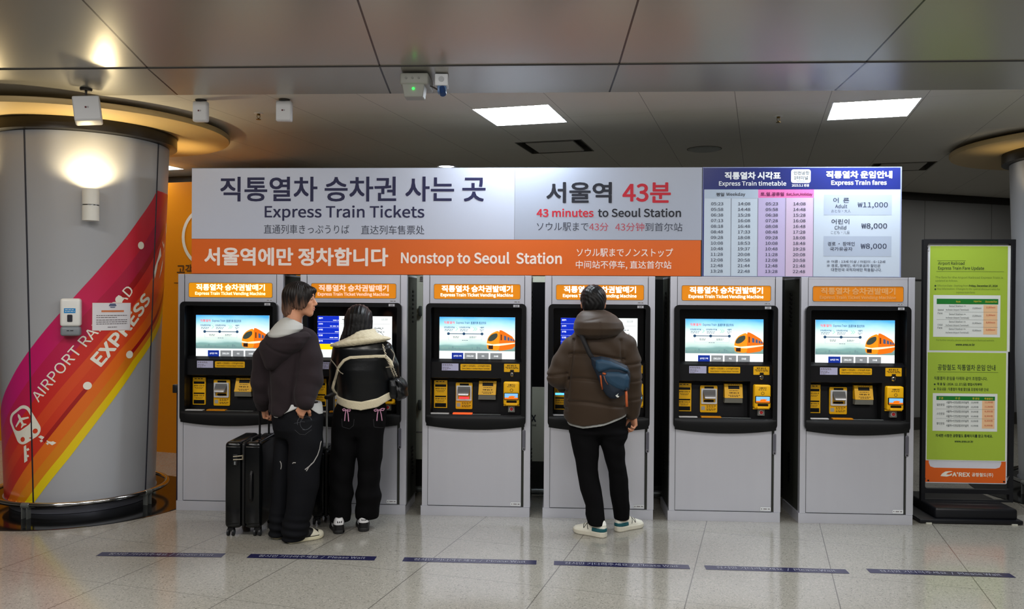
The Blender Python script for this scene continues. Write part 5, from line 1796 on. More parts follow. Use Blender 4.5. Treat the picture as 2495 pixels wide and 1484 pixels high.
    def build(self, name, mat, parent=None):
        vs, fs = self.skin()
        me = bpy.data.meshes.new(name)
        me.vertices.add(len(vs))
        me.vertices.foreach_set('co', vs.ravel())
        me.loops.add(len(fs) * 4)
        me.loops.foreach_set('vertex_index', fs.ravel())
        me.polygons.add(len(fs))
        me.polygons.foreach_set('loop_start', np.arange(len(fs)) * 4)
        me.polygons.foreach_set('use_smooth', np.ones(len(fs), bool))
        me.update(calc_edges=True)
        me.validate()
        o = link(name, me, mat, parent)
        if parent is not None:
            o.matrix_parent_inverse = Matrix.Translation(-parent.location)
        return o

def bvh(o):
    me = o.data
    return BVHTree.FromPolygons([v.co for v in me.vertices], [tuple(p.vertices) for p in me.polygons])

def stroke(name, tree, pts, r, mat, parent, lift=0.0, n=6, from_=(0, -1, 0)):
    """a cord or print lying on a garment: points (x, z) thrown onto it from behind"""
    P_ = []
    for (x0, z0), (x1, z1) in zip(pts[:-1], pts[1:]):
        for k in range(n):
            t = k / n
            P_.append((x0 + (x1 - x0) * t, z0 + (z1 - z0) * t))
    P_.append(pts[-1])
    out = []
    for x, z in P_:
        hit = tree.ray_cast(Vector((x, -3, z)), Vector((0, 1, 0)))
        if hit[0] is not None:
            out.append(hit[0] + Vector((0, -lift, 0)))
    if len(out) < 2:
        return None
    o = MB().tube(out, r, 6).build(name, mat, parent, smooth='all')
    o.matrix_parent_inverse = Matrix.Translation(-parent.location)
    return o

def sub(o, root):
    """parts are modelled in place: undo the offset of the thing's base point"""
    o.matrix_parent_inverse = Matrix.Translation(-root.location) if o.parent == root else Matrix.Identity(4)
    return o

def frame(yaw, pitch=0.0, roll=0.0):
    """columns: right, forward, up for something facing yaw (0 = away, positive = to the right)"""
    f = np.array([math.sin(yaw) * math.cos(pitch), math.cos(yaw) * math.cos(pitch), math.sin(pitch)])
    r = np.array([math.cos(yaw), -math.sin(yaw), 0.0])
    u = np.cross(r, f)
    r2 = r * math.cos(roll) + u * math.sin(roll)
    return np.stack([r2, f, np.cross(r2, f)], 1)

def head(v, c, R, s=1.0, neck=None):
    c = np.array(c, float)
    P = lambda x, y, z: c + R @ (np.array([x, y, z]) * s)
    E = lambda x, y, z, a, b, d, k=0.012, sb=False: v.ell(P(x, y, z), (a * s, b * s, d * s), R, k, sb)
    E(0, -0.012, 0.028, 0.076, 0.098, 0.086)
    E(0, 0.028, -0.035, 0.064, 0.066, 0.078, 0.03)
    E(0, 0.045, 0.045, 0.056, 0.045, 0.05, 0.03)
    for q in (-1, 1):
        v.cone(P(q * 0.05, 0.005, -0.065), P(q * 0.018, 0.066, -0.104), 0.02 * s, 0.018 * s, 0.025)
        E(q * 0.04, 0.058, -0.028, 0.024, 0.022, 0.022, 0.02)
        E(q * 0.033, 0.108, 0.004, 0.019, 0.022, 0.012, 0.012, True)
        E(q * 0.032, 0.082, 0.001, 0.016, 0.014, 0.010, 0.006)
        E(q * 0.080, -0.008, -0.012, 0.010, 0.021, 0.032, 0.008)
        E(q * 0.088, 0.004, -0.010, 0.006, 0.010, 0.018, 0.004, True)
        E(q * 0.012, 0.100, -0.043, 0.009, 0.011, 0.008, 0.007)
    E(0, 0.070, -0.108, 0.022, 0.018, 0.017, 0.02)
    v.cone(P(-0.036, 0.084, 0.021), P(0.036, 0.084, 0.021), 0.008 * s, 0.008 * s, 0.014)
    v.cone(P(0, 0.088, 0.012), P(0, 0.113, -0.036), 0.008 * s, 0.0115 * s, 0.012)
    E(0, 0.072, -0.070, 0.034, 0.026, 0.034, 0.015)
    E(0, 0.090, -0.062, 0.018, 0.010, 0.014, 0.010)
    E(0, 0.0965, -0.0695, 0.020, 0.0075, 0.0058, 0.005)
    E(0, 0.094, -0.081, 0.018, 0.008, 0.0062, 0.005)
    if neck is not None:
        v.cone(P(0, -0.03, -0.05), neck, 0.054 * s, 0.062 * s, 0.03)

skin_m = M('skin', (200, 142, 110), 0.5, noise=0.06, nscale=14)
lip_m = M('lip', (160, 90, 80), 0.45, noise=0.05)
eye_m = M('eye_white', (222, 216, 210), 0.25, noise=0.02)
iris_m = M('iris', (34, 22, 16), 0.15, noise=0.05)
def face_parts(root, c, R, s, hair_mat):
    c = np.array(c, float)
    P = lambda x, y, z: c + R @ (np.array([x, y, z]) * s)
    for q in (-1, 1):
        v = Vol(P(q * 0.032, 0.083, 0.002) - 0.03, P(q * 0.032, 0.083, 0.002) + 0.03, 0.0022)
        v.ell(P(q * 0.032, 0.0845, 0.002), (0.0135 * s, 0.0122 * s, 0.0056 * s), R, 0)
        e = v.build('eye', eye_m, root)
        w = Vol(P(q * 0.032, 0.095, 0.002) - 0.02, P(q * 0.032, 0.095, 0.002) + 0.02, 0.0018)
        w.ell(P(q * 0.033, 0.0925, 0.002), (0.0058 * s, 0.0058 * s, 0.0056 * s), R, 0)
        sub(w.build('iris', iris_m, e), root)
        b = MB().tube([P(q * 0.014, 0.094, 0.021), P(q * 0.03, 0.096, 0.026), P(q * 0.046, 0.084, 0.023), P(q * 0.054, 0.073, 0.017)], [0.0035 * s, 0.0042 * s, 0.0035 * s, 0.002 * s], 8)
        sub(b.build('eyebrow', hair_mat, root, smooth='all'), root)
    v = Vol(P(0, 0.1, -0.075) - 0.04, P(0, 0.1, -0.075) + 0.04, 0.002)
    v.ell(P(0, 0.0978, -0.0695), (0.0195 * s, 0.0088 * s, 0.0058 * s), R, 0)
    v.ell(P(0, 0.0955, -0.0805), (0.0178 * s, 0.0092 * s, 0.0064 * s), R, 0.002)
    v.build('lips', lip_m, root)

def hand(v, wrist, d, n, s, curl=0.5, sc=1.0, spread=0.0):
    """palm and five fingers: d towards the fingertips, n out of the palm, s towards the thumb"""
    w = np.array(wrist, float)
    d, n, s = (np.array(a, float) / np.linalg.norm(a) for a in (d, n, s))
    knuck = []
    for i, (o, l) in enumerate(((0.027, 0.088), (0.009, 0.092), (-0.009, 0.087), (-0.026, 0.078))):
        kp = w + (d * l + s * o) * sc
        v.cone(w + (s * o * 0.62 + d * 0.006) * sc, kp, 0.0135 * sc, 0.0108 * sc, 0.008)
        knuck.append(kp)
    v.ell(w + (d * 0.045 + n * 0.004) * sc, (0.036 * sc, 0.042 * sc, 0.014 * sc), np.stack([s, d, n], 1), 0.008)
    for i, L in enumerate((0.070, 0.078, 0.072, 0.056)):
        p, ang = knuck[i], 0.0
        dd = d + s * spread * (1.5 - i)
        dd = dd / np.linalg.norm(dd)
        c = curl * (0.85 + 0.13 * i)
        r = (0.0092, 0.0095, 0.0092, 0.0082)[i] * sc
        for f, a in ((0.46, 0.75), (0.30, 1.05), (0.24, 0.7)):
            ang += a * c
            q = p + (dd * math.cos(ang) + n * math.sin(ang)) * L * f * sc
            v.cone(p, q, r, r * 0.92, 0.0025)
            p, r = q, r * 0.92
    b = w + (d * 0.022 + s * 0.024 + n * 0.006) * sc
    m_ = b + (d * 0.030 + s * 0.026 + n * 0.014) * sc
    e = m_ + (d * 0.030 + s * 0.006 + n * 0.014 * (1 + curl)) * sc
    t = e + (d * 0.022 - s * 0.004 + n * 0.010 * (1 + curl)) * sc
    v.chain([b, m_, e, t], [0.0145 * sc, 0.0122 * sc, 0.0104 * sc, 0.0085 * sc], 0.006)

def folds(amp, seed=0, fz=34, fx=9, slope=0.8):
    """soft creases running round a garment"""
    a = random.Random(seed)
    p = [a.uniform(0, 6.28) for _ in range(6)]
    def fn(X, Y, Z):
        w = 0.8 * np.sin(X * fx + p[0]) + 0.7 * np.sin(Y * fx * 1.3 + p[1]) + 0.6 * np.sin(Z * 7 + p[2])
        return amp * (np.sin(Z * fz + slope * fz * 0.5 * (X + 0.6 * Y) + 2 * w + p[3]) * 0.6 + 0.4 * np.sin(Z * fz * 0.6 - slope * fz * 0.4 * X + 2.3 * w + p[4])) * (0.55 + 0.45 * np.sin(Z * 5 + X * 4 + p[5]))
    return fn

def shoe(root, name, heel, yaw, L, mats, style):
    """a shoe pointing along yaw; style decides its patches"""
    R = frame(yaw)
    heel = np.array([heel[0], heel[1], 0.0])
    P = lambda x, y, z: heel + R @ np.array([x, y, z])
    lo = np.minimum(P(-0.07, -0.03, 0), P(0.07, L + 0.03, 0)) - np.array([0.06, 0.06, 0.02])
    hi = np.maximum(P(-0.07, -0.03, 0), P(0.07, L + 0.03, 0)) + np.array([0.06, 0.06, 0.15])
    def local(X, Y, Z):
        px, py = X - heel[0], Y - heel[1]
        return px * R[0, 0] + py * R[1, 0], px * R[0, 1] + py * R[1, 1], Z
    def outline(u, w):
        """half width of the sole along its length"""
        t = np.clip(w / L, -0.2, 1.2)
        return np.interp(t, [0, 0.02, 0.05, 0.1, 0.2, 0.3, 0.4, 0.55, 0.7, 0.8, 0.88, 0.94, 0.98, 1.0], [0.010, 0.021, 0.029, 0.034, 0.037, 0.036, 0.035, 0.041, 0.047, 0.046, 0.041, 0.031, 0.018, 0.005])
    h0 = 0.034 if style == 'runner' else 0.027
    def sole_fn(X, Y, Z):
        u, w, z = local(X, Y, Z)
        hw = outline(u, w) + 0.003
        d = np.maximum(np.abs(u) - hw, np.maximum(-w, w - L))
        lift = 0.012 * np.clip((w / L - 0.75) / 0.25, 0, 1) ** 2
        top = h0 + (0.008 * np.clip(1 - w / (0.5 * L), 0, 1) if style == 'runner' else 0)
        e = np.maximum(lift - z, z - top)
        r = 0.006
        return np.sqrt(np.maximum(d + r, 0) ** 2 + np.maximum(e + r, 0) ** 2) - r + np.minimum(np.maximum(d, e) + r, 0)
    v = Vol(lo, hi, 0.004)
    v.mix(sole_fn, lo, hi, 0)
    so = v.build('sole', mats['sole'], root)
    u = Vol(lo, hi, 0.004)
    def up_fn(X, Y, Z):
        a, w, z = local(X, Y, Z)
        t = w / L
        hw = outline(a, w)
        top = np.interp(t, [0.0, 0.04, 0.1, 0.2, 0.32, 0.42, 0.55, 0.7, 0.85, 0.95, 1.0], [0.070, 0.104, 0.116, 0.116, 0.112, 0.104, 0.088, 0.070, 0.056, 0.046, 0.034])
        k = np.sqrt((a / np.maximum(hw, 0.004)) ** 2 + (np.maximum(z - 0.02, 0) / (top - 0.02)) ** 2.4 * np.sign(1.0))
        d = (k - 1) * np.minimum(np.maximum(hw, 0.004), 0.03)
        return np.maximum(d, np.maximum(np.maximum(-w + 0.003, w - L + 0.004), h0 - 0.008 - z))
    u.mix(up_fn, lo, hi, 0)
    up = u.build('shoe', mats['upper'], root)
    so.parent = up
    sub(so, root)
    if style == 'runner':
        w = u.trim(lambda X, Y, Z: np.maximum(np.maximum(local(X, Y, Z)[1] - 0.095, Z - 0.064), 0.038 - Z), 0.003)
        sub(w.build('heel_patch', mats['patch'], up), root)
        for sd in (-1, 1):
            m = MB()
            pts = [(sd, y, z) for y, z in ((0.125, 0.047), (0.140, 0.088), (0.158, 0.050), (0.172, 0.086))]
            tr = bvh(up)
            out = []
            for (s0, y0, z0), (s1, y1, z1) in zip(pts[:-1], pts[1:]):
                for q in range(8):
                    t = q / 8
                    o_ = P(sd * 0.12, y0 + (y1 - y0) * t, z0 + (z1 - z0) * t)
                    hit = tr.ray_cast(Vector(o_), Vector(R @ np.array([-sd, 0, 0])))
                    if hit[0]:
                        out.append(hit[0])
            if len(out) > 3:
                m.tube(out, 0.0028, 6)
                sub(m.build('side_letter', mats['ink'], up, smooth='all'), root)
        sub(u.trim(lambda X, Y, Z: np.maximum(0.080 - Z, local(X, Y, Z)[1] - 0.105), 0.003).build('ankle_collar', mats['lining'], up), root)
    elif style == 'court':
        w = u.trim(lambda X, Y, Z: np.maximum(np.maximum(local(X, Y, Z)[1] - 0.05, 0.062 - Z), Z - 0.11), 0.004)
        sub(w.build('heel_tab', mats['patch'], up), root)
        tr = bvh(up)
        for sd in (-1, 1):
            for j in range(3):
                out = []
                for q in range(8):
                    t = q / 7
                    o_ = P(sd * 0.12, 0.085 + 0.017 * j + 0.020 * t, 0.034 + 0.042 * t)
                    hit = tr.ray_cast(Vector(o_), Vector(R @ np.array([-sd, 0, 0])))
                    if hit[0]:
                        out.append(hit[0])
                if len(out) > 3:
                    sub(MB().tube(out, 0.0032, 6).build('side_stripe', mats['patch'], up, smooth='all'), root)
        tr2 = bvh(up)
        tm = MB()
        for sx, lean in ((-0.011, -0.25), (0, 0), (0.011, 0.25)):
            base = P(sx, -0.08, 0.086)
            pts = [(sx + lean * q * 0.014, 0.078 + 0.014 * q) for q in np.linspace(0, 1, 5)]
            out = []
            for x_, z_ in pts:
                hit = tr2.ray_cast(Vector(P(x_, -0.10, z_)), Vector(R @ np.array([0, 1.0, 0])))
                if hit[0]:
                    out.append(hit[0] - Vector(R @ np.array([0, 0.0045, 0])))
            if len(out) > 2:
                tm.tube(out, [0.0012, 0.0034, 0.0040, 0.0030, 0.0010][:len(out)], 6)
        if tm.v:
            sub(tm.build('heel_emblem', mats['upper'], up, smooth='all'), root)
    else:
        w = u.trim(lambda X, Y, Z: np.maximum(np.maximum(local(X, Y, Z)[1] - 0.20, 0.17 - local(X, Y, Z)[1]) + 0.9 * (Z - 0.058), 0.03 - Z), 0.003)
        sub(w.build('side_patch', mats['patch'], up), root)
        w = u.trim(lambda X, Y, Z: np.maximum(L * 0.80 - local(X, Y, Z)[1], Z - 0.055 + 0 * X), 0.003)
        sub(w.build('toe_cap', mats['patch'], up), root)
    return up
# ================================================================ THE PEOPLE
def person(label, x, y):
    return thing('person', label, 'person', (x, y, 0))
hair_black = M('hair_black', (8, 7, 8), 0.42, spec=0.22, noise=0.25, nscale=60, bump=0.3, bscale=60, stretch=(4, 4, 0.12))
denim_black = M('denim_black', (17, 18, 22), 0.8, spec=0.12, noise=0.18, nscale=10, bump=0.12, bscale=260)
trouser_black = M('trouser_black', (9, 9, 11), 0.85, spec=0.10, noise=0.12, nscale=14, bump=0.1, bscale=260)
shirt_white = M('shirt_white', (206, 208, 208), 0.75, noise=0.04, nscale=20, bump=0.08, bscale=200)

def body_under(v, torso, legs, arms):
    """the figure inside the clothes"""
    v.loft(torso, 0.03)
    for hip, knee, ankle, toe in legs:
        v.chain([hip, knee, ankle], [0.072, 0.05, 0.036], 0.03)
        v.cone(ankle, toe, 0.034, 0.026, 0.02)
    for sh, el, wr in arms:
        v.chain([sh, el, wr], [0.046, 0.036, 0.027], 0.03)

# ---------------------------------------------------------------- the person in the brown puffer coat
root = person('person with short black hair in a brown hooded puffer coat, using the fourth machine', 0.30, -0.42)
v = Vol((-0.12, -0.62, -0.0), (0.68, 0.06, 1.76), 0.005)
HC, HR = (0.256, -0.405, 1.632), frame(0.02, -0.12)
head(v, HC, HR, 0.99, (0.265, -0.445, 1.40))
body_under(v, [(1.44, 0.29, -0.42, 0.10, 0.075), (1.36, 0.29, -0.42, 0.15, 0.10), (1.15, 0.285, -0.415, 0.15, 0.10), (0.95, 0.285, -0.41, 0.145, 0.095), (0.80, 0.29, -0.41, 0.14, 0.10), (0.74, 0.30, -0.41, 0.12, 0.08)],
           [((0.215, -0.42, 0.80), (0.228, -0.42, 0.45), (0.302, -0.467, 0.10), (0.25, -0.432, 0.055)), ((0.385, -0.40, 0.80), (0.43, -0.38, 0.45), (0.470, -0.312, 0.10), (0.525, -0.265, 0.055))],
           [((0.14, -0.42, 1.32), (0.03, -0.42, 1.10), (0.075, -0.19, 1.035)), ((0.455, -0.42, 1.33), (0.525, -0.42, 1.11), (0.54, -0.40, 0.855))])
hand(v, (0.545, -0.40, 0.85), (0.08, 0.05, -1), (-0.85, -0.45, -0.1), (-0.42, 0.9, 0), 0.85, 0.97)
hand(v, (0.085, -0.165, 1.03), (0.15, 1, 0.02), (0.1, 0, -1), (1, -0.1, 0), 0.6, 0.98)
v.build('body', skin_m, root)
face_parts(root, HC, HR, 0.99, hair_black)
P = lambda x, y, z, c=HC, R=HR, s=0.99: np.array(c) + R @ (np.array([x, y, z]) * s)
v = Vol((0.13, -0.54, 1.50), (0.40, -0.27, 1.78), 0.0045)
v.ell(P(0, -0.016, 0.030), (0.092, 0.108, 0.098), HR, 0)
v.ell(P(0, -0.07, -0.03), (0.076, 0.05, 0.062), HR, 0.03)
v.ell(P(0, 0.135, -0.045), (0.072, 0.09, 0.11), HR, 0.012, True)
for q in (-1, 1):
    v.ell(P(q * 0.088, 0.012, -0.035), (0.022, 0.048, 0.050), HR, 0.008, True)
v.warp(lambda X, Y, Z: 0.002 * np.sin(X * 190 + 5 * np.sin(Z * 30)) * np.sin(Y * 120 + Z * 60))
v.cut(lambda X, Y, Z: 1.565 - Z + 0 * X + 0 * Y)
v.build('hair', hair_black, root)
# coat
coat = M('coat_brown', (54, 40, 27), 0.6, spec=0.25, noise=0.10, nscale=5, bump=0.10, bscale=18, sheen=0.1)
v = Vol((-0.18, -0.68, 0.72), (0.72, 0.02, 1.64), 0.007)
T = [(1.455, 0.300, -0.42, 0.150, 0.115), (1.438, 0.302, -0.42, 0.168, 0.13), (1.394, 0.300, -0.42, 0.196, 0.15), (1.308, 0.292, -0.42, 0.226, 0.165), (1.162, 0.286, -0.42, 0.222, 0.175), (1.049, 0.281, -0.42, 0.224, 0.178), (0.944, 0.279, -0.42, 0.226, 0.178), (0.857, 0.276, -0.42, 0.224, 0.170), (0.76, 0.272, -0.42, 0.212, 0.158)]
v.loft(T, 0.02)
def hem_z(X):
    return np.interp(X, [0.05, 0.092, 0.186, 0.328, 0.489, 0.52], [0.83, 0.792, 0.780, 0.804, 0.858, 0.872])
v.cut(lambda X, Y, Z: hem_z(X) - Z + 0 * Y)
v.chain([(0.118, -0.42, 1.315), (0.052, -0.425, 1.215), (0.015, -0.43, 1.115), (0.055, -0.30, 1.055), (0.085, -0.21, 1.035)], [0.085, 0.080, 0.080, 0.070, 0.056], 0.02)
v.chain([(0.478, -0.42, 1.325), (0.512, -0.425, 1.21), (0.522, -0.425, 1.10), (0.528, -0.415, 0.97), (0.535, -0.405, 0.865)], [0.088, 0.080, 0.076, 0.070, 0.056], 0.02)
def quilt(X, Y, Z):
    d = 0 * X + 0 * Y + 0 * Z
    arm = (X > 0.475) | (X < 0.085)
    for zs in (1.26, 1.09, 0.93):
        d = d + np.where(arm, 0, 0.011 * np.exp(-((Z - zs - 0.02 * np.sin(X * 9)) / 0.010) ** 2))
    for zs in (1.205, 1.085, 0.955):
        d = d + np.where(arm, 0.010 * np.exp(-((Z - zs - 0.15 * (X - 0.52)) / 0.009) ** 2), 0)
    for xs in (0.098, 0.462):
        d = d + 0.010 * np.exp(-((X - xs - 0.10 * (Z - 1.15) * (1 if xs < 0.2 else -1)) / 0.009) ** 2) * (Z > 0.96) * (Z < 1.38)
    return d + folds(0.0035, 3, 46, 12)(X, Y, Z)
v.warp(quilt)
co = v.build('coat', coat, root)
v2 = v.trim(lambda X, Y, Z: np.where((X > 0.47) | (X < 0.05), 1, Z - hem_z(X) + 0.0) + 0 * Y, -0.012)
w = Vol((0.04, -0.66, 0.74), (0.52, -0.2, 0.92), 0.005)
w.loft([(0.90, 0.285, -0.42, 0.21, 0.158), (0.76, 0.285, -0.42, 0.205, 0.150)], 0)
w.cut(lambda X, Y, Z: np.maximum(hem_z(X) - 0.016 - Z, Z - hem_z(X) - 0.02) + 0 * Y)
w.build('shirt_hem', M('hem_grey', (168, 170, 168), 0.7, noise=0.05), root)
hv = Vol((0.04, -0.72, 1.33), (0.54, -0.24, 1.64), 0.006)
hv.loft([(1.590, 0.262, -0.46, 0.070, 0.062), (1.570, 0.266, -0.47, 0.100, 0.085), (1.545, 0.276, -0.48, 0.133, 0.118), (1.500, 0.287, -0.50, 0.166, 0.150), (1.454, 0.290, -0.51, 0.178, 0.155), (1.415, 0.277, -0.52, 0.150, 0.125), (1.385, 0.266, -0.52, 0.085, 0.09)], 0.0, cap=0.03)
hv.ell((0.256, -0.36, 1.60), (0.098, 0.11, 0.10), None, 0.02, True)
hv.warp(lambda X, Y, Z: folds(0.004, 8, 40, 14)(X, Y, Z) + 0.006 * np.exp(-((Z - 1.515 - 0.20 * (X - 0.24)) / 0.007) ** 2) * np.clip(1 - np.abs(X - 0.25) / 0.09, 0, 1) * (Y < -0.5) + 0.006 * np.exp(-((X - 0.295) / 0.005) ** 2) * (Z < 1.50))
hv.build('hood', coat, root)
# trousers
v = Vol((0.06, -0.62, 0.04), (0.56, -0.20, 0.92), 0.006)
LL = [(0.746, 0.195, 0.102), (0.692, 0.198, 0.099), (0.625, 0.208, 0.098), (0.53, 0.218, 0.083), (0.458, 0.221, 0.074), (0.398, 0.231, 0.074), (0.314, 0.248, 0.075), (0.21, 0.274, 0.064), (0.15, 0.276, 0.066), (0.078, 0.290, 0.060)]
v.loft([(z, x, -0.41 - 0.06 * max(0, (0.6 - z) / 0.6), w_, min(w_ * 1.05, 0.105)) for z, x, w_ in LL], 0.015)
RL = [(0.736, 0.401, 0.106), (0.682, 0.400, 0.102), (0.635, 0.399, 0.086), (0.564, 0.411, 0.076), (0.492, 0.424, 0.068), (0.43, 0.440, 0.066), (0.334, 0.450, 0.068), (0.262, 0.454, 0.066), (0.182, 0.468, 0.062), (0.082, 0.474, 0.054)]
v.loft([(z, x, -0.40 + 0.10 * max(0, (0.6 - z) / 0.6), w_, min(w_ * 1.05, 0.105)) for z, x, w_ in RL], 0.015)
v.loft([(0.91, 0.29, -0.41, 0.180, 0.125), (0.80, 0.295, -0.41, 0.198, 0.135), (0.72, 0.298, -0.41, 0.190, 0.115), (0.70, 0.298, -0.41, 0.165, 0.09)], 0.045)
v.warp(folds(0.004, 12, 60, 12))
v.build('trousers', trouser_black, root)
run = dict(upper=M('shoe_cream', (222, 220, 206), 0.55, noise=0.05), sole=M('shoe_sole_cream', (206, 202, 186), 0.6, noise=0.06), patch=M('shoe_teal', (22, 84, 92), 0.5, noise=0.05), ink=M('shoe_ink', (66, 66, 60), 0.5, noise=0.05), lining=M('shoe_white', (234, 234, 226), 0.6, noise=0.03))
shoe(root, 'shoe', (0.352, -0.500), math.radians(-56), 0.265, run, 'runner')
shoe(root, 'shoe', (0.430, -0.345), math.radians(50), 0.265, run, 'runner')

# sling bag on that person's back
bag = thing('sling_bag', 'blue sling bag with orange zip pulls on the back of the brown puffer coat', 'bag', (0.38, -0.62, 1.1))
bag_blue = M('bag_blue', (28, 60, 84), 0.6, noise=0.10, nscale=30, bump=0.15, bscale=300)
bag_dark = M('bag_navy', (18, 32, 48), 0.6, noise=0.10, nscale=30, bump=0.15, bscale=300)
orange_cord = M('cord_orange', (176, 84, 40), 0.6, noise=0.08)
def poly_sd(poly, X, Z):
    X, Z = np.broadcast_arrays(X, Z)
    d = np.full(X.shape, 1e9)
    ins = np.zeros(X.shape, bool)
    n = len(poly)
    for i in range(n):
        ax, az = poly[i]
        bx, bz = poly[(i + 1) % n]
        ex, ez = bx - ax, bz - az
        t = np.clip(((X - ax) * ex + (Z - az) * ez) / (ex * ex + ez * ez), 0, 1)
        d = np.minimum(d, (X - ax - t * ex) ** 2 + (Z - az - t * ez) ** 2)
        c = ((az <= Z) & (bz > Z)) | ((bz <= Z) & (az > Z))
        with np.errstate(divide='ignore', invalid='ignore'):
            xi = ax + (Z - az) / np.where(bz - az == 0, 1e-9, bz - az) * ex
        ins ^= c & (X < xi)
    d = np.sqrt(d)
    return np.where(ins, -d, d)
BP = [(0.232, 1.262), (0.300, 1.270), (0.363, 1.258), (0.435, 1.228), (0.482, 1.205), (0.501, 1.165), (0.503, 1.110), (0.496, 1.046), (0.455, 1.008), (0.407, 0.982), (0.365, 0.985), (0.335, 1.010), (0.305, 1.060), (0.268, 1.150), (0.240, 1.210)]
def yback(X, Z):
    """depth of the coat's back under the bag"""
    return -0.607 + 0.75 * (X - 0.28) ** 2 + 0 * Z
def bag_vol(poly, T_, R_, front=0.0, h=0.005):
    v = Vol((0.18, -0.76, 0.93), (0.56, -0.52, 1.32), h)
    def fn(X, Y, Z):
        q = poly_sd(poly, X, Z)
        t = T_ * np.sqrt(np.clip(-q / R_, 0, 1)) + 0.004
        return np.maximum(q * 0.8, np.abs(Y - (yback(X, Z) - 0.030 - front)) - t)
    v.mix(lambda X, Y, Z: fn(X[:, 0], Y, Z[:, 0])[...] if False else np.stack([fn(X[:, :, 0], Y[:, j:j + 1, 0], Z[0, 0, :][None, :]) for j in range(Y.shape[1])], 1), v.lo, v.lo + v.n * h, 0)
    return v
v = bag_vol(BP, 0.048, 0.05)
v.warp(folds(0.003, 21, 50, 20))
bm_ = v.build('main_pocket', bag_dark, bag)
FP = [(0.262, 1.246), (0.300, 1.254), (0.363, 1.242), (0.435, 1.212), (0.480, 1.185), (0.488, 1.165), (0.43, 1.180), (0.36, 1.185), (0.31, 1.170), (0.285, 1.165), (0.262, 1.190)]
v = bag_vol(FP, 0.022, 0.02, 0.040)
v.build('top_flap', bag_blue, bag)
PP = [(0.300, 1.150), (0.34, 1.172), (0.42, 1.172), (0.478, 1.150), (0.494, 1.120), (0.488, 1.062), (0.455, 1.042), (0.40, 1.058), (0.345, 1.092)]
v = bag_vol(PP, 0.026, 0.03, 0.040)
v.warp(folds(0.003, 22, 50, 20))
fpk = v.build('front_pocket', bag_blue, bag)
tr = bvh(fpk)
tb = bvh(bm_)
def pull(pts, r, mat):
    out = []
    for x, z in pts:
        ys = [t.ray_cast(Vector((x, -3, z)), Vector((0, 1, 0)))[0] for t in (tr, tb)]
        ys = [q.y for q in ys if q is not None]
        y = (min(ys) if ys else -0.66) - 0.006
        out.append((x, y, z))
    return sub(MB().tube(out, r, 8).build('zip_pull', mat, bag, smooth='all'), bag)
pull([(0.296, 1.146), (0.300, 1.12), (0.303, 1.09), (0.312, 1.05)], 0.0062, orange_cord)
pull([(0.310, 1.160), (0.322, 1.158), (0.330, 1.155)], 0.007, orange_cord)
pull([(0.318, 1.145), (0.330, 1.11), (0.345, 1.085)], 0.004, M('cord_brown', (120, 74, 60), 0.6, noise=0.1))
pull([(0.470, 1.040), (0.472, 1.01), (0.473, 0.97), (0.476, 0.935)], 0.0085, orange_cord)
pull([(0.466, 1.050), (0.474, 1.050)], 0.009, bag_dark)
mlogo = MB()
for pts in ([(0.395, 1.012), (0.42, 1.024), (0.412, 1.010), (0.424, 1.004), (0.418, 0.996), (0.408, 0.998)],):
    t_ = MB().plate(pts, [], 0, 0)
    for q in t_.v:
        pass
    hit = tb.ray_cast(Vector((0.41, -3, 1.01)), Vector((0, 1, 0)))[0]
    mlogo.add([(q[0], hit.y - 0.004 + (q[0] - 0.41) * 0.05, q[2]) for q in t_.v], t_.f)
sub(mlogo.build('logo_patch', M('logo_pale', (206, 210, 206), 0.5, noise=0.03), bag), bag)
sp_ = []
for x, y, z in ((0.262, -0.625, 1.235), (0.225, -0.625, 1.285), (0.200, -0.620, 1.34), (0.175, -0.600, 1.395), (0.165, -0.545, 1.43)):
    sp_.append((x, y, z))
ms = MB()
for i, (x, y, z) in enumerate(sp_):
    pass
ms.tube(sp_, 0.016, 8)
sub(ms.build('strap', M('strap_black', (22, 22, 26), 0.7, noise=0.08), bag, smooth='all'), bag)
for o in [c for c in bag.children]:
    sub(o, bag)

# ---------------------------------------------------------------- the person in the shearling jacket
root = person('person with long black hair in a black leather jacket with cream shearling trim', -1.38, -0.48)
v = Vol((-1.68, -0.68, 0.0), (-1.06, 0.02, 1.62), 0.0055)
HC, HR = (-1.400, -0.455, 1.485), frame(0.12, -0.18)
head(v, HC, HR, 0.92, (-1.375, -0.50, 1.30))
body_under(v, [(1.33, -1.37, -0.49, 0.09, 0.07), (1.26, -1.37, -0.49, 0.15, 0.09), (1.08, -1.375, -0.485, 0.125, 0.09), (0.95, -1.385, -0.48, 0.12, 0.085), (0.82, -1.39, -0.48, 0.135, 0.10), (0.74, -1.39, -0.48, 0.12, 0.08)],
           [((-1.465, -0.49, 0.78), (-1.50, -0.47, 0.44), (-1.527, -0.468, 0.10), (-1.548, -0.44, 0.05)), ((-1.315, -0.47, 0.78), (-1.32, -0.45, 0.44), (-1.369, -0.432, 0.10), (-1.386, -0.375, 0.05))],
           [((-1.52, -0.49, 1.26), (-1.565, -0.46, 1.04), (-1.50, -0.24, 1.02)), ((-1.22, -0.49, 1.27), (-1.165, -0.43, 1.06), (-1.24, -0.22, 1.06))])
hand(v, (-1.495, -0.215, 1.02), (0.2, 1, 0.1), (0.3, 0, -1), (1, 0, 0), 0.7, 0.88)
hand(v, (-1.245, -0.195, 1.06), (-0.2, 1, 0.15), (-0.3, 0, -1), (-1, 0, 0), 0.5, 0.88)
v.build('body', skin_m, root)
face_parts(root, HC, HR, 0.92, hair_black)
P = lambda x, y, z, c=HC, R=HR, s=0.92: np.array(c) + R @ (np.array([x, y, z]) * s)
v = Vol((-1.58, -0.64, 1.20), (-1.22, -0.30, 1.64), 0.005)
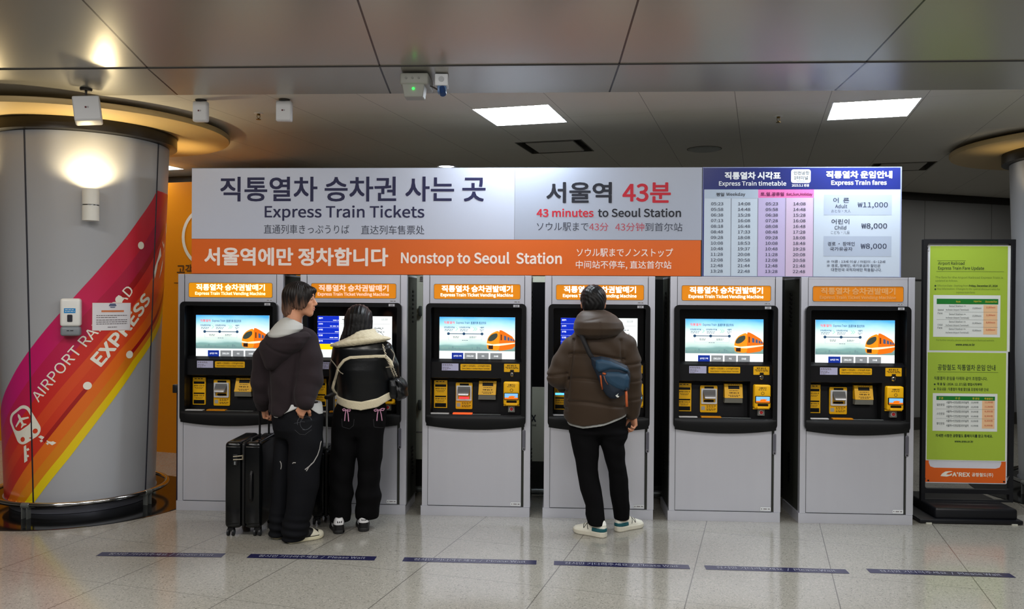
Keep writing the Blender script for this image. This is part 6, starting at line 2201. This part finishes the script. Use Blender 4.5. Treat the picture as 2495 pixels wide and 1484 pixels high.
v.ell(P(0, -0.016, 0.028), (0.094, 0.114, 0.098), HR, 0)
v.loft([(1.55, -1.397, -0.49, 0.070, 0.085), (1.50, -1.397, -0.50, 0.092, 0.088), (1.45, -1.397, -0.51, 0.100, 0.086), (1.40, -1.402, -0.525, 0.105, 0.076), (1.36, -1.418, -0.53, 0.104, 0.066), (1.31, -1.435, -0.535, 0.092, 0.06), (1.25, -1.44, -0.535, 0.08, 0.05)], 0.03)
v.ell(P(0, 0.135, -0.06), (0.070, 0.09, 0.15), HR, 0.012, True)
v.warp(lambda X, Y, Z: 0.0018 * np.sin(X * 240 + 3 * np.sin(Z * 11) + 20 * Y) + 0.0012 * np.sin(X * 520 - 30 * Y))
v.build('hair', hair_black, root)
tr_hair = MB()
for pts in ([(-1.305, -0.46, 1.415), (-1.27, -0.44, 1.425), (-1.235, -0.45, 1.40), (-1.215, -0.47, 1.375)], [(-1.30, -0.46, 1.43), (-1.265, -0.43, 1.44), (-1.24, -0.44, 1.43)], [(-1.49, -0.47, 1.43), (-1.51, -0.46, 1.41), (-1.515, -0.47, 1.38)]):
    tr_hair.tube(pts, 0.0015, 5)
sub(tr_hair.build('loose_strand', hair_black, root), root)
leather = M('leather_black', (11, 13, 15), 0.30, spec=0.4, noise=0.15, nscale=12, bump=0.12, bscale=60)
fleece = M('shearling', (204, 194, 166), 0.9, noise=0.10, nscale=90, bump=0.8, bscale=160, sheen=0.3)
v = Vol((-1.70, -0.72, 0.84), (-1.04, -0.08, 1.44), 0.006)
v.loft([(1.37, -1.365, -0.50, 0.10, 0.085), (1.345, -1.362, -0.50, 0.165, 0.105), (1.30, -1.366, -0.50, 0.192, 0.125), (1.222, -1.364, -0.50, 0.195, 0.135), (1.152, -1.370, -0.50, 0.190, 0.14), (1.065, -1.362, -0.49, 0.188, 0.145), (0.978, -1.352, -0.49, 0.188, 0.145), (0.935, -1.348, -0.49, 0.188, 0.145), (0.86, -1.348, -0.49, 0.185, 0.14)], 0.0)
def ghem(X):
    return np.interp(X, [-1.56, -1.535, -1.437, -1.342, -1.235, -1.161, -1.13], [0.935, 0.922, 0.897, 0.887, 0.907, 0.953, 0.975])
def gtop(X):
    return np.interp(X, [-1.56, -1.535, -1.437, -1.342, -1.235, -1.161, -1.13], [0.982, 0.970, 0.949, 0.940, 0.963, 1.001, 1.02])
v.cut(lambda X, Y, Z: ghem(X) - Z + 0 * Y)
v.chain([(-1.515, -0.50, 1.285), (-1.545, -0.49, 1.17), (-1.555, -0.46, 1.045), (-1.54, -0.33, 1.005), (-1.515, -0.26, 1.015)], [0.062, 0.060, 0.060, 0.056, 0.05], 0.02)
v.chain([(-1.215, -0.50, 1.295), (-1.172, -0.48, 1.18), (-1.165, -0.44, 1.06), (-1.20, -0.32, 1.05), (-1.235, -0.23, 1.06)], [0.060, 0.058, 0.056, 0.052, 0.046], 0.02)
v.warp(folds(0.0045, 31, 26, 7, 0.4))
jk = v.build('jacket', leather, root)
v.trim(lambda X, Y, Z: np.where(Y > -0.36, 1, np.maximum(np.maximum(Z - gtop(X), ghem(X) - 0.006 - Z), np.maximum(X + 1.150, -1.556 - X))), 0.012).build('hem_band', fleece, root)
def near_line(pts, r):
    pts = [np.array(p) for p in pts]
    def fn(X, Y, Z):
        d = None
        for a, b in zip(pts[:-1], pts[1:]):
            e = b - a
            t = np.clip(((X - a[0]) * e[0] + (Z - a[1]) * e[1]) / (e @ e), 0, 1)
            q = np.sqrt((X - a[0] - t * e[0]) ** 2 + (Z - a[1] - t * e[1]) ** 2)
            d = q if d is None else np.minimum(d, q)
        return np.where(Y > -0.46, 1, d - r)
    return fn
v.trim(near_line([(-1.520, 1.165), (-1.470, 1.222), (-1.425, 1.243), (-1.338, 1.249), (-1.246, 1.253), (-1.190, 1.250), (-1.160, 1.215), (-1.148, 1.18)], 0.0105), 0.009).build('yoke_piping', fleece, root)
v.trim(near_line([(-1.520, 1.155), (-1.560, 1.06), (-1.573, 1.019), (-1.565, 0.99), (-1.553, 0.976)], 0.0105), 0.009).build('sleeve_piping', fleece, root)
tj = bvh(jk)
pale = M('seam_pale', (150, 142, 126), 0.7, noise=0.05)
stroke('seam_cord', tj, [(-1.588, 1.225), (-1.555, 1.195), (-1.522, 1.160), (-1.498, 1.138), (-1.475, 1.128)], 0.004, pale, root)
stroke('seam_cord', tj, [(-1.160, 1.30), (-1.138, 1.26), (-1.146, 1.20), (-1.160, 1.175), (-1.19, 1.172)], 0.004, pale, root)
cv = Vol((-1.66, -0.72, 1.24), (-1.08, -0.32, 1.46), 0.006)
cv.loft([(1.430, -1.353, -0.52, 0.080, 0.075), (1.408, -1.356, -0.53, 0.090, 0.088), (1.388, -1.362, -0.535, 0.118, 0.102), (1.370, -1.369, -0.54, 0.170, 0.112), (1.356, -1.372, -0.54, 0.210, 0.118), (1.343, -1.373, -0.535, 0.216, 0.118), (1.330, -1.374, -0.53, 0.170, 0.108)], 0, shear=(0.125, 0), cap=0.007)
cv.ell((-1.385, -0.40, 1.47), (0.070, 0.085, 0.09), None, 0.01, True)
cv.warp(lambda X, Y, Z: 0.0025 * np.sin(X * 160 + 4 * np.sin(Z * 90)) * np.sin(Z * 170 + Y * 120) + 0.006 * np.exp(-((Z - 1.374 - 0.125 * (X + 1.372)) / 0.006) ** 2))
cv.build('collar', fleece, root)
v = Vol((-1.66, -0.68, 0.03), (-1.17, -0.26, 0.98), 0.006)
GL = [(0.879, -1.471, 0.080), (0.744, -1.486, 0.094), (0.635, -1.498, 0.094), (0.587, -1.501, 0.094), (0.483, -1.510, 0.088), (0.418, -1.517, 0.084), (0.338, -1.521, 0.082), (0.254, -1.521, 0.080), (0.162, -1.527, 0.076), (0.066, -1.531, 0.072)]
v.loft([(z, x, -0.48 + 0.028 * max(0, (0.6 - z) / 0.6), w_, min(0.108, w_ * 1.15) - 0.006 * (z < 0.2)) for z, x, w_ in GL], 0.012)
GR = [(0.876, -1.308, 0.085), (0.742, -1.313, 0.095), (0.632, -1.318, 0.094), (0.585, -1.320, 0.092), (0.518, -1.320, 0.088), (0.436, -1.327, 0.078), (0.328, -1.333, 0.081), (0.25, -1.336, 0.088), (0.162, -1.345, 0.089), (0.074, -1.352, 0.080)]
v.loft([(z, x, -0.47 + 0.082 * max(0, (0.6 - z) / 0.6), w_, min(0.108, w_ * 1.15) - 0.012 * (z < 0.2)) for z, x, w_ in GR], 0.012)
v.loft([(0.97, -1.375, -0.48, 0.150, 0.115), (0.88, -1.378, -0.48, 0.178, 0.135), (0.76, -1.398, -0.48, 0.180, 0.125), (0.68, -1.408, -0.48, 0.150, 0.085)], 0.045)
v.warp(folds(0.006, 33, 40, 10))
tj = v.build('trousers', trouser_black, root)
tt = bvh(tj)
pink = M('ribbon_pink', (206, 150, 180), 0.5, noise=0.05)
for bx, bz in ((-1.452, 0.876), (-1.234, 0.874)):
    for pts in ([(0, 0), (-0.018, 0.010), (-0.030, 0.004), (-0.024, -0.006), (0, 0)], [(0, 0), (0.018, 0.010), (0.030, 0.006), (0.024, -0.006), (0, 0)], [(-0.004, 0), (-0.010, -0.03), (-0.013, -0.075)], [(0.006, 0), (0.012, -0.03), (0.016, -0.078)]):
        stroke('pink_bow', tt, [(bx + a, bz + b) for a, b in pts], 0.0038, pink, root, 0.002)
    stroke('pocket_stitch', tt, [(bx - 0.035, bz - 0.06), (bx - 0.030, bz - 0.115), (bx + 0.02, bz - 0.130), (bx + 0.05, bz - 0.105), (bx + 0.055, bz - 0.06)], 0.0018, M('stitch_grey', (44, 44, 48), 0.8, noise=0.05), root, 0.0)
court = dict(upper=M('shoe_black', (20, 20, 22), 0.45, noise=0.08), sole=M('shoe_sole_black', (30, 30, 31), 0.6, noise=0.08), patch=M('shoe_patch_white', (220, 220, 222), 0.5, noise=0.03))
shoe(root, 'shoe', (-1.508, -0.560), math.radians(-22), 0.245, court, 'court')
shoe(root, 'shoe', (-1.352, -0.490), math.radians(-16), 0.245, court, 'court')
# shoulder bag
bag = thing('shoulder_bag', 'small black leather bag hanging on a chain from the shoulder of the shearling jacket', 'bag', (-1.115, -0.42, 1.02))
v = Vol((-1.25, -0.56, 0.88), (-1.00, -0.28, 1.14), 0.005)
v.loft([(1.095, -1.135, -0.43, 0.030, 0.075), (1.07, -1.118, -0.43, 0.042, 0.085), (1.02, -1.108, -0.43, 0.052, 0.092), (0.965, -1.106, -0.43, 0.050, 0.092), (0.935, -1.112, -0.43, 0.040, 0.085)], 0, cap=0.02)
v.warp(lambda X, Y, Z: 0.003 * np.sin(Z * 90 + X * 60) + 0.005 * np.exp(-((X + 1.105 + 0.25 * (Z - 1.0)) / 0.006) ** 2))
v.build('pouch', leather, bag)
v = Vol((-1.22, -0.62, 0.91), (-1.08, -0.44, 1.12), 0.004)
v.loft([(1.085, -1.152, -0.525, 0.020, 0.018), (1.04, -1.145, -0.53, 0.028, 0.022), (0.98, -1.142, -0.53, 0.026, 0.022), (0.95, -1.14, -0.525, 0.018, 0.016)], 0, cap=0.01)
v.build('side_pocket', leather, bag)
ch = MB()
ctr = [Vector(p) for p in ((-1.200, -0.600, 1.330), (-1.182, -0.625, 1.285), (-1.165, -0.632, 1.24), (-1.148, -0.615, 1.19), (-1.136, -0.575, 1.14), (-1.130, -0.52, 1.095))]
def chain_links(ctr, off):
    P_ = []
    for a, b in zip(ctr[:-1], ctr[1:]):
        n = max(2, int((b - a).length / 0.011))
        P_ += [a + (b - a) * (k / n) for k in range(n)]
    for i, p in enumerate(P_[:-1]):
        t = (P_[i + 1] - p).normalized()
        u = t.cross(Vector((0, 1, 0))).normalized()
        w_ = t.cross(u)
        s = u if i % 2 else w_
        ring = [p + off + t * (0.0085 * math.cos(a)) + s * (0.005 * math.sin(a)) for a in np.linspace(0, 2 * math.pi, 10, endpoint=False)]
        ch.tube(ring, 0.0023, 5, closed=True)
chain_links(ctr, Vector((0, 0, 0)))
chain_links([c + Vector((0.014, 0.01, 0)) for c in ctr[3:]], Vector((0, 0, 0)))
ch.build('chain', M('chain_pale', (190, 180, 160), 0.3, metal=0.7, noise=0.05), bag, smooth='all')
for o in bag.children:
    sub(o, bag)

# ---------------------------------------------------------------- the person in the dark hoodie
root = person('person in a dark hoodie and baggy black jeans, head turned to the right', -1.78, -0.72)
v = Vol((-2.14, -0.96, 0.0), (-1.56, -0.46, 1.78), 0.0045)
HC, HR = (-1.750, -0.700, 1.646), frame(math.radians(85), 0.0)
HS = 0.93
head(v, HC, HR, HS, (-1.80, -0.73, 1.42))
body_under(v, [(1.43, -1.80, -0.72, 0.10, 0.075), (1.35, -1.80, -0.72, 0.165, 0.10), (1.15, -1.795, -0.72, 0.14, 0.10), (0.98, -1.79, -0.72, 0.14, 0.095), (0.84, -1.77, -0.72, 0.14, 0.10), (0.74, -1.76, -0.72, 0.12, 0.08)],
           [((-1.85, -0.68, 0.80), (-1.885, -0.66, 0.45), (-1.91, -0.68, 0.09), (-1.86, -0.60, 0.045)), ((-1.69, -0.75, 0.80), (-1.70, -0.76, 0.45), (-1.76, -0.78, 0.09), (-1.71, -0.70, 0.045))],
           [((-1.95, -0.70, 1.35), (-2.02, -0.70, 1.10), (-2.035, -0.62, 0.90)), ((-1.665, -0.74, 1.35), (-1.645, -0.80, 1.13), (-1.655, -0.86, 0.965))])
hand(v, (-1.660, -0.875, 0.955), (-0.45, 0.12, -0.75), (0.15, 0.95, 0.1), (0.7, 0.1, -0.4), 0.95, 0.92)
hand(v, (-2.04, -0.60, 0.895), (0.1, 0.35, -1), (0.95, 0.1, 0.1), (0.1, 0.9, 0.3), 1.15, 0.96)
v.build('body', skin_m, root)
def dyed_hair():
    """near-black hair with lighter dyed streaks towards its ends"""
    m = bpy.data.materials.new('hair_brown')
    m.use_nodes = True
    nt = m.node_tree
    b = nt.nodes['Principled BSDF']
    b.inputs['Roughness'].default_value = 0.45
    b.inputs['Specular IOR Level'].default_value = 0.25
    g = nt.nodes.new('ShaderNodeNewGeometry')
    mp = nt.nodes.new('ShaderNodeMapping')
    mp.inputs['Scale'].default_value = (75, 75, 4)
    mp.inputs['Rotation'].default_value = (0, math.radians(-12), 0)
    nt.links.new(g.outputs['Position'], mp.inputs['Vector'])
    n = nt.nodes.new('ShaderNodeTexNoise')
    n.inputs['Scale'].default_value = 1.0
    n.inputs['Detail'].default_value = 3
    nt.links.new(mp.outputs['Vector'], n.inputs['Vector'])
    sp = nt.nodes.new('ShaderNodeSeparateXYZ')
    nt.links.new(g.outputs['Position'], sp.inputs[0])
    mr = nt.nodes.new('ShaderNodeMapRange')
    mr.inputs['From Min'].default_value = 1.70
    mr.inputs['From Max'].default_value = 1.55
    mr.inputs['To Min'].default_value = -0.30
    mr.inputs['To Max'].default_value = 0.22
    nt.links.new(sp.outputs[2], mr.inputs['Value'])
    ad = nt.nodes.new('ShaderNodeMath')
    nt.links.new(n.outputs['Fac'], ad.inputs[0])
    nt.links.new(mr.outputs[0], ad.inputs[1])
    r = nt.nodes.new('ShaderNodeValToRGB')
    r.color_ramp.elements[0].position, r.color_ramp.elements[0].color = 0.38, rgb((22, 17, 16))
    r.color_ramp.elements[1].position, r.color_ramp.elements[1].color = 0.78, rgb((122, 90, 74))
    nt.links.new(ad.outputs[0], r.inputs[0])
    nt.links.new(r.outputs[0], b.inputs['Base Color'])
    return m
hair_brown = dyed_hair()
face_parts(root, HC, HR, HS, M('brow_brown', (30, 21, 17), 0.6, noise=0.2))
P = lambda x, y, z, c=HC, R=HR, s=HS: np.array(c) + R @ (np.array([x, y, z]) * s)
v = Vol((-1.94, -0.88, 1.46), (-1.60, -0.52, 1.78), 0.0032)
v.ell(P(0, -0.018, 0.028), (0.094, 0.108, 0.096), HR, 0)
v.ell(P(0, -0.075, -0.055), (0.074, 0.052, 0.085), HR, 0.03)
for q in (-1, 1):
    v.ell(P(q * 0.074, 0.012, -0.012), (0.024, 0.056, 0.062), HR, 0.02)
    v.ell(P(q * 0.058, 0.066, 0.038), (0.022, 0.028, 0.045), HR, 0.02)
v.ell(P(0, 0.088, 0.062), (0.05, 0.025, 0.022), HR, 0.02)
v.ell(P(0, 0.132, -0.056), (0.075, 0.082, 0.098), HR, 0.012, True)
v.ell(P(0, 0.06, -0.115), (0.09, 0.075, 0.055), HR, 0.015, True)
def strands(X, Y, Z):
    th = np.arctan2(Y - HC[1], X - HC[0])
    return 0.0018 * np.sin(th * 34 + 9 * (Z - 1.6)) + 0.0010 * np.sin(th * 61 - 14 * (Z - 1.6)) + 0.004 * np.sin(th * 23) * np.clip((1.62 - Z) / 0.05, 0, 1)
v.warp(strands)
v.build('hair', hair_brown, root)
hood_m = M('hoodie_plum', (40, 33, 36), 0.88, spec=0.12, noise=0.10, nscale=8, bump=0.12, bscale=240, sheen=0.05)
v = Vol((-2.20, -1.04, 0.82), (-1.52, -0.40, 1.52), 0.006)
v.loft([(1.46, -1.805, -0.72, 0.085, 0.075), (1.435, -1.80, -0.72, 0.130, 0.10), (1.395, -1.80, -0.72, 0.155, 0.12), (1.334, -1.80, -0.72, 0.158, 0.135), (1.222, -1.800, -0.72, 0.150, 0.15), (1.11, -1.805, -0.72, 0.150, 0.155), (0.998, -1.810, -0.72, 0.150, 0.158), (0.928, -1.805, -0.72, 0.150, 0.155), (0.865, -1.80, -0.72, 0.142, 0.145)], 0)
def hhem(X):
    return np.interp(X, [-1.96, -1.935, -1.874, -1.83, -1.76, -1.66], [0.90, 0.880, 0.858, 0.870, 0.905, 0.95])
v.cut(lambda X, Y, Z: hhem(X) - Z + 0 * Y)
v.chain([(-1.925, -0.71, 1.355), (-1.985, -0.70, 1.23), (-2.005, -0.69, 1.09), (-2.005, -0.65, 0.98), (-2.030, -0.625, 0.915)], [0.075, 0.082, 0.088, 0.078, 0.052], 0.025)
v.chain([(-1.700, -0.74, 1.360), (-1.672, -0.76, 1.24), (-1.668, -0.79, 1.10), (-1.672, -0.83, 1.02), (-1.665, -0.865, 0.972)], [0.085, 0.090, 0.096, 0.080, 0.060], 0.025)
v.warp(lambda X, Y, Z: folds(0.010, 41, 24, 8, 1.2)(X, Y, Z) + folds(0.003, 42, 60, 12)(X, Y, Z) * (Z < 1.15) + 0.012 * np.exp(-((X + 1.738 - 0.12 * (Z - 1.1)) / 0.014) ** 2) * (Y < -0.76) * (Z < 1.33) + 0.012 * np.exp(-((X + 1.928 + 0.06 * (Z - 1.1)) / 0.012) ** 2) * (Y < -0.70) * (Z < 1.25))
hd_ = v.build('hoodie', hood_m, root)
hv = Vol((-2.06, -1.06, 1.10), (-1.56, -0.56, 1.50), 0.006)
hv.loft([(1.425, -1.78, -0.78, 0.120, 0.085), (1.395, -1.80, -0.80, 0.150, 0.105), (1.355, -1.825, -0.815, 0.158, 0.115), (1.314, -1.845, -0.82, 0.148, 0.115), (1.262, -1.868, -0.82, 0.108, 0.105), (1.215, -1.885, -0.82, 0.070, 0.09), (1.170, -1.90, -0.82, 0.038, 0.07)], 0, cap=0.03)
hv.ell((-1.775, -0.70, 1.50), (0.088, 0.10, 0.10), None, 0.02, True)
hv.warp(lambda X, Y, Z: folds(0.006, 44, 34, 9, 1.6)(X, Y, Z) + 0.008 * np.exp(-((Z - 1.300 + 0.45 * (X + 1.84) - 2.2 * (X + 1.84) ** 2) / 0.010) ** 2))
hv.build('hood', hood_m, root)
lv = Vol((-2.0, -1.0, 1.36), (-1.62, -0.60, 1.56), 0.005)
lv.loft([(1.522, -1.822, -0.755, 0.024, 0.03), (1.505, -1.812, -0.765, 0.056, 0.055), (1.475, -1.805, -0.775, 0.092, 0.085), (1.445, -1.812, -0.79, 0.104, 0.098), (1.410, -1.835, -0.815, 0.098, 0.098), (1.385, -1.85, -0.83, 0.07, 0.08)], 0, cap=0.015)
lv.ell((-1.770, -0.70, 1.53), (0.072, 0.085, 0.085), None, 0.01, True)
lv.build('hood_lining', M('lining_grey', (176, 176, 172), 0.75, noise=0.05), root)
# white shirt below the hoodie
w = Vol((-1.98, -0.96, 0.80), (-1.54, -0.46, 1.02), 0.005)
w.loft([(1.0, -1.765, -0.72, 0.165, 0.135), (0.83, -1.760, -0.72, 0.172, 0.140)], 0)
def sh_z(X):
    return np.interp(X, [-1.95, -1.925, -1.86, -1.80, -1.70, -1.655, -1.60, -1.582], [0.86, 0.842, 0.850, 0.885, 0.93, 0.925, 0.87, 0.845])
w.cut(lambda X, Y, Z: np.maximum(sh_z(X) - Z, Z - 0.945) + 0 * Y)
w.warp(folds(0.003, 51, 50, 20))
w.build('shirt_hem', shirt_white, root)
# jeans
v = Vol((-2.02, -0.94, 0.0), (-1.52, -0.52, 0.98), 0.006)
J1 = [(0.823, -1.865, 0.070), (0.679, -1.866, 0.066), (0.52, -1.872, 0.072), (0.383, -1.878, 0.072), (0.301, -1.886, 0.070), (0.244, -1.888, 0.070), (0.147, -1.898, 0.072), (0.060, -1.900, 0.070), (0.02, -1.90, 0.066)]
v.loft([(z, x, -0.66, w_, w_ * 1.35) for z, x, w_ in J1], 0.015)
J2 = [(0.84, -1.690, 0.100), (0.679, -1.692, 0.116), (0.542, -1.699, 0.112), (0.509, -1.701, 0.110), (0.375, -1.708, 0.104), (0.238, -1.728, 0.092), (0.138, -1.752, 0.090), (0.082, -1.760, 0.092), (0.015, -1.772, 0.080)]
v.loft([(z, x, -0.755, w_, min(0.105, w_ * 1.0)) for z, x, w_ in J2], 0.012)
v.loft([(0.95, -1.765, -0.72, 0.150, 0.120), (0.86, -1.762, -0.72, 0.168, 0.135), (0.76, -1.760, -0.72, 0.168, 0.125), (0.70, -1.765, -0.72, 0.140, 0.085)], 0.045)
v.warp(lambda X, Y, Z: folds(0.008, 61, 30, 8, 1.0)(X, Y, Z) + 0.006 * np.sin(Z * 110 + 12 * X) * np.clip((0.22 - Z) / 0.15, 0, 1))
jn = v.build('jeans', denim_black, root)
tn = bvh(jn)
fade = M('fade_grey', (58, 60, 66), 0.8, noise=0.1)
cord = M('cord_grey', (150, 148, 146), 0.7, noise=0.08)
stroke('loose_cord', tn, [(-1.578, 0.690), (-1.585, 0.64), (-1.596, 0.60), (-1.618, 0.555), (-1.642, 0.53), (-1.667, 0.510)], 0.0042, cord, root)
stroke('loose_cord', tn, [(-1.628, 0.548), (-1.645, 0.525), (-1.658, 0.500)], 0.0036, cord, root)
stroke('loose_cord', tn, [(-1.752, 0.548), (-1.745, 0.556), (-1.728, 0.556)], 0.004, cord, root)
stroke('loose_cord', tn, [(-1.868, 0.545), (-1.860, 0.53), (-1.858, 0.51), (-1.862, 0.49)], 0.0034, cord, root)
arc = lambda cx, cz, rx, rz, a0, a1, n=12: [(cx + rx * math.cos(math.radians(a0 + (a1 - a0) * k / n)), cz + rz * math.sin(math.radians(a0 + (a1 - a0) * k / n))) for k in range(n + 1)]
stroke('embroidery', tn, arc(-1.675, 0.822, 0.045, 0.045, 20, 200), 0.0022, fade, root, n=2)
stroke('embroidery', tn, arc(-1.662, 0.818, 0.038, 0.040, 30, 260), 0.0018, fade, root, n=2)
stroke('embroidery', tn, arc(-1.668, 0.826, 0.045, 0.050, 250, 330), 0.0026, fade, root, n=2)
stroke('embroidery', tn, [(-1.742, 0.818), (-1.715, 0.822), (-1.690, 0.83), (-1.670, 0.828)], 0.0018, fade, root, n=3)
stroke('pocket_stitch', tn, [(-1.735, 0.775), (-1.70, 0.748), (-1.665, 0.745), (-1.628, 0.775)], 0.002, M('stitch_grey'), root, n=4)
skate = dict(upper=M('shoe_black'), sole=M('shoe_sole_pale', (214, 208, 178), 0.6, noise=0.05), patch=M('shoe_patch_pale', (214, 210, 190), 0.5, noise=0.04))
shoe(root, 'shoe', (-1.800, -0.800), math.radians(46), 0.265, skate, 'skate')
shoe(root, 'shoe', (-1.925, -0.715), math.radians(30), 0.265, skate, 'skate')

# ================================================================ SUITCASES
case_m = M('case_black', (9, 11, 13), 0.2, spec=0.4, noise=0.1, nscale=30)
case_dark = M('case_matte', (14, 14, 16), 0.5, noise=0.08)
def suitcase(label, loc, rotz, w, d, h, rod_z, rod_x, rods, rod_mat, ribs, handle=True):
    root = thing('suitcase', label, 'suitcase', loc, rotz, 'hard black suitcases')
    z0 = 0.058
    a = w / 2
    for s in (-1, 1):
        x0, x1 = (-a, -0.012) if s < 0 else (0.012, a)
        MB().rbox(x0, x1, -d / 2, d / 2, z0, z0 + h, 0.030, 5).build('shell', case_m, root, smooth=True)
        for k in range(ribs):
            y = -d / 2 + 0.06 + (d - 0.12) * k / max(1, ribs - 1)
            MB().rbox(*(sorted((s * (a - 0.004), s * (a + 0.006)))), y - 0.009, y + 0.009, z0 + 0.05, z0 + h - 0.05, 0.004, 2).build('rib', case_m, root, smooth=True)
    MB().rbox(-0.014, 0.014, -d / 2 + 0.006, d / 2 - 0.006, z0 + 0.006, z0 + h - 0.006, 0.02, 3).build('zip_band', case_dark, root, smooth=True)
    for s in (-1, 1):
        x = s * a * 0.52
        MB().rbox(x - a * 0.40, x + a * 0.40, -d / 2 - 0.005, -d / 2 + 0.02, z0 + 0.035, z0 + h - 0.03, 0.008, 3).build('raised_panel', case_m, root, smooth=True)
    if handle:
        x = a * 0.48
        hb = MB().tube([(x, -d / 2 - 0.004, z0 + h * 0.66), (x, -d / 2 - 0.022, z0 + h * 0.63), (x, -d / 2 - 0.024, z0 + h * 0.50), (x, -d / 2 - 0.022, z0 + h * 0.36), (x, -d / 2 - 0.004, z0 + h * 0.33)], 0.012, 10)
        hb.build('side_handle', case_dark, root, smooth=True)
        lk = MB().rbox(-a * 0.52, -a * 0.26, -d / 2 - 0.014, -d / 2, z0 + h * 0.73, z0 + h * 0.86, 0.004, 2).build('combination_lock', case_dark, root, smooth=True)
        tb_ = MB()
        tb_.tube([(-a * 0.48, -d / 2 - 0.018, z0 + h * 0.835), (a * 0.02, -d / 2 - 0.014, z0 + h * 0.845)], 0.004, 8)
        tb_.tube([(-a * 0.48, -d / 2 - 0.018, z0 + h * 0.80), (a * 0.02, -d / 2 - 0.014, z0 + h * 0.805)], 0.004, 8)
        tb_.tube([(a * 0.02, -d / 2 - 0.014, z0 + h * 0.80), (a * 0.02, -d / 2 - 0.014, z0 + h * 0.855)], 0.006, 8)
        tb_.build('zip_tab', M('zip_gold', (150, 142, 122), 0.3, metal=0.7, noise=0.05), lk, smooth=True)
        sc_ = MB()
        for kk, zz in enumerate((0.75, 0.77)):
            sc_.plate([(-a * 0.40 + 0.006 * math.cos(t), z0 + h * zz + 0.006 * math.sin(t)) for t in np.linspace(0, 2 * math.pi, 14, endpoint=False)], [], -d / 2 - 0.0155, -d / 2 - 0.0145)
        sc_.build('dial', M('dial_grey', (120, 124, 126), 0.4, noise=0.05), lk)
        MB().tube([(a * 0.35, -d / 2 + 0.04, z0 + h - 0.004), (a * 0.35, -d / 2 + 0.045, z0 + h + 0.012), (a * 0.35, -d / 2 + 0.17, z0 + h + 0.012), (a * 0.35, -d / 2 + 0.175, z0 + h - 0.004)], 0.009, 8).build('top_handle', case_dark, root, smooth=True)
    for y in rods:
        rt = MB().tube([(rod_x, y, z0 + h - 0.06), (rod_x, y, rod_z)], 0.0072, 10)
        rt.build('telescopic_rod', rod_mat, root, smooth=True)
        MB().rbox(rod_x - 0.014, rod_x + 0.014, y - 0.014, y + 0.014, z0 + h - 0.008, z0 + h + 0.006, 0.004, 2).build('rod_collar', case_dark, root, smooth=True)
    MB().rbox(rod_x - 0.016, rod_x + 0.016, rods[0] - 0.018, rods[1] + 0.018, rod_z - 0.012, rod_z + 0.016, 0.008, 3).build('grip', case_dark, root, smooth=True)
    for sx in (-1, 1):
        for sy in (-1, 1):
            x, y = sx * (a - 0.035), sy * (d / 2 - 0.045)
            c = thing('wheel', None, None, (0, 0, 0))
            bpy.data.objects.remove(c)
            fk = MB().rbox(x - 0.022, x + 0.022, y - 0.022, y + 0.022, 0.03, z0 + 0.012, 0.008, 2).build('wheel_housing', case_dark, root, smooth=True)
            for q in (-1, 1):
                wl = MB().tube([(x + q * 0.011, y - 0.008, 0.025), (x + q * 0.024, y - 0.008, 0.025)], 0.025, 20).build('wheel', M('wheel_black', (26, 27, 30), 0.45, noise=0.08), root, smooth=True)
                MB().tube([(x + q * 0.0235, y - 0.008, 0.025), (x + q * 0.0255, y - 0.008, 0.025)], 0.013, 14).build('hub_cap', M('hub_grey', (60, 66, 72), 0.35, noise=0.08), wl)
    return root
suitcase('shiny black suitcase at the left side of the person in the dark hoodie', (-2.165, -0.47, 0), math.radians(3), 0.255, 0.42, 0.60, 0.868, 0.085, (-0.11, 0.11), M('rod_black', (24, 24, 26), 0.3, metal=0.6, noise=0.05), 0)
suitcase('dark ribbed suitcase with silver pull rods half hidden between the hoodie and shearling jacket people', (-1.668, -0.215, 0), math.radians(2), 0.22, 0.29, 0.50, 0.93, 0.0, (-0.125, 0.10), M('rod_silver', (178, 180, 180), 0.3, metal=0.8, noise=0.03), 7, False)
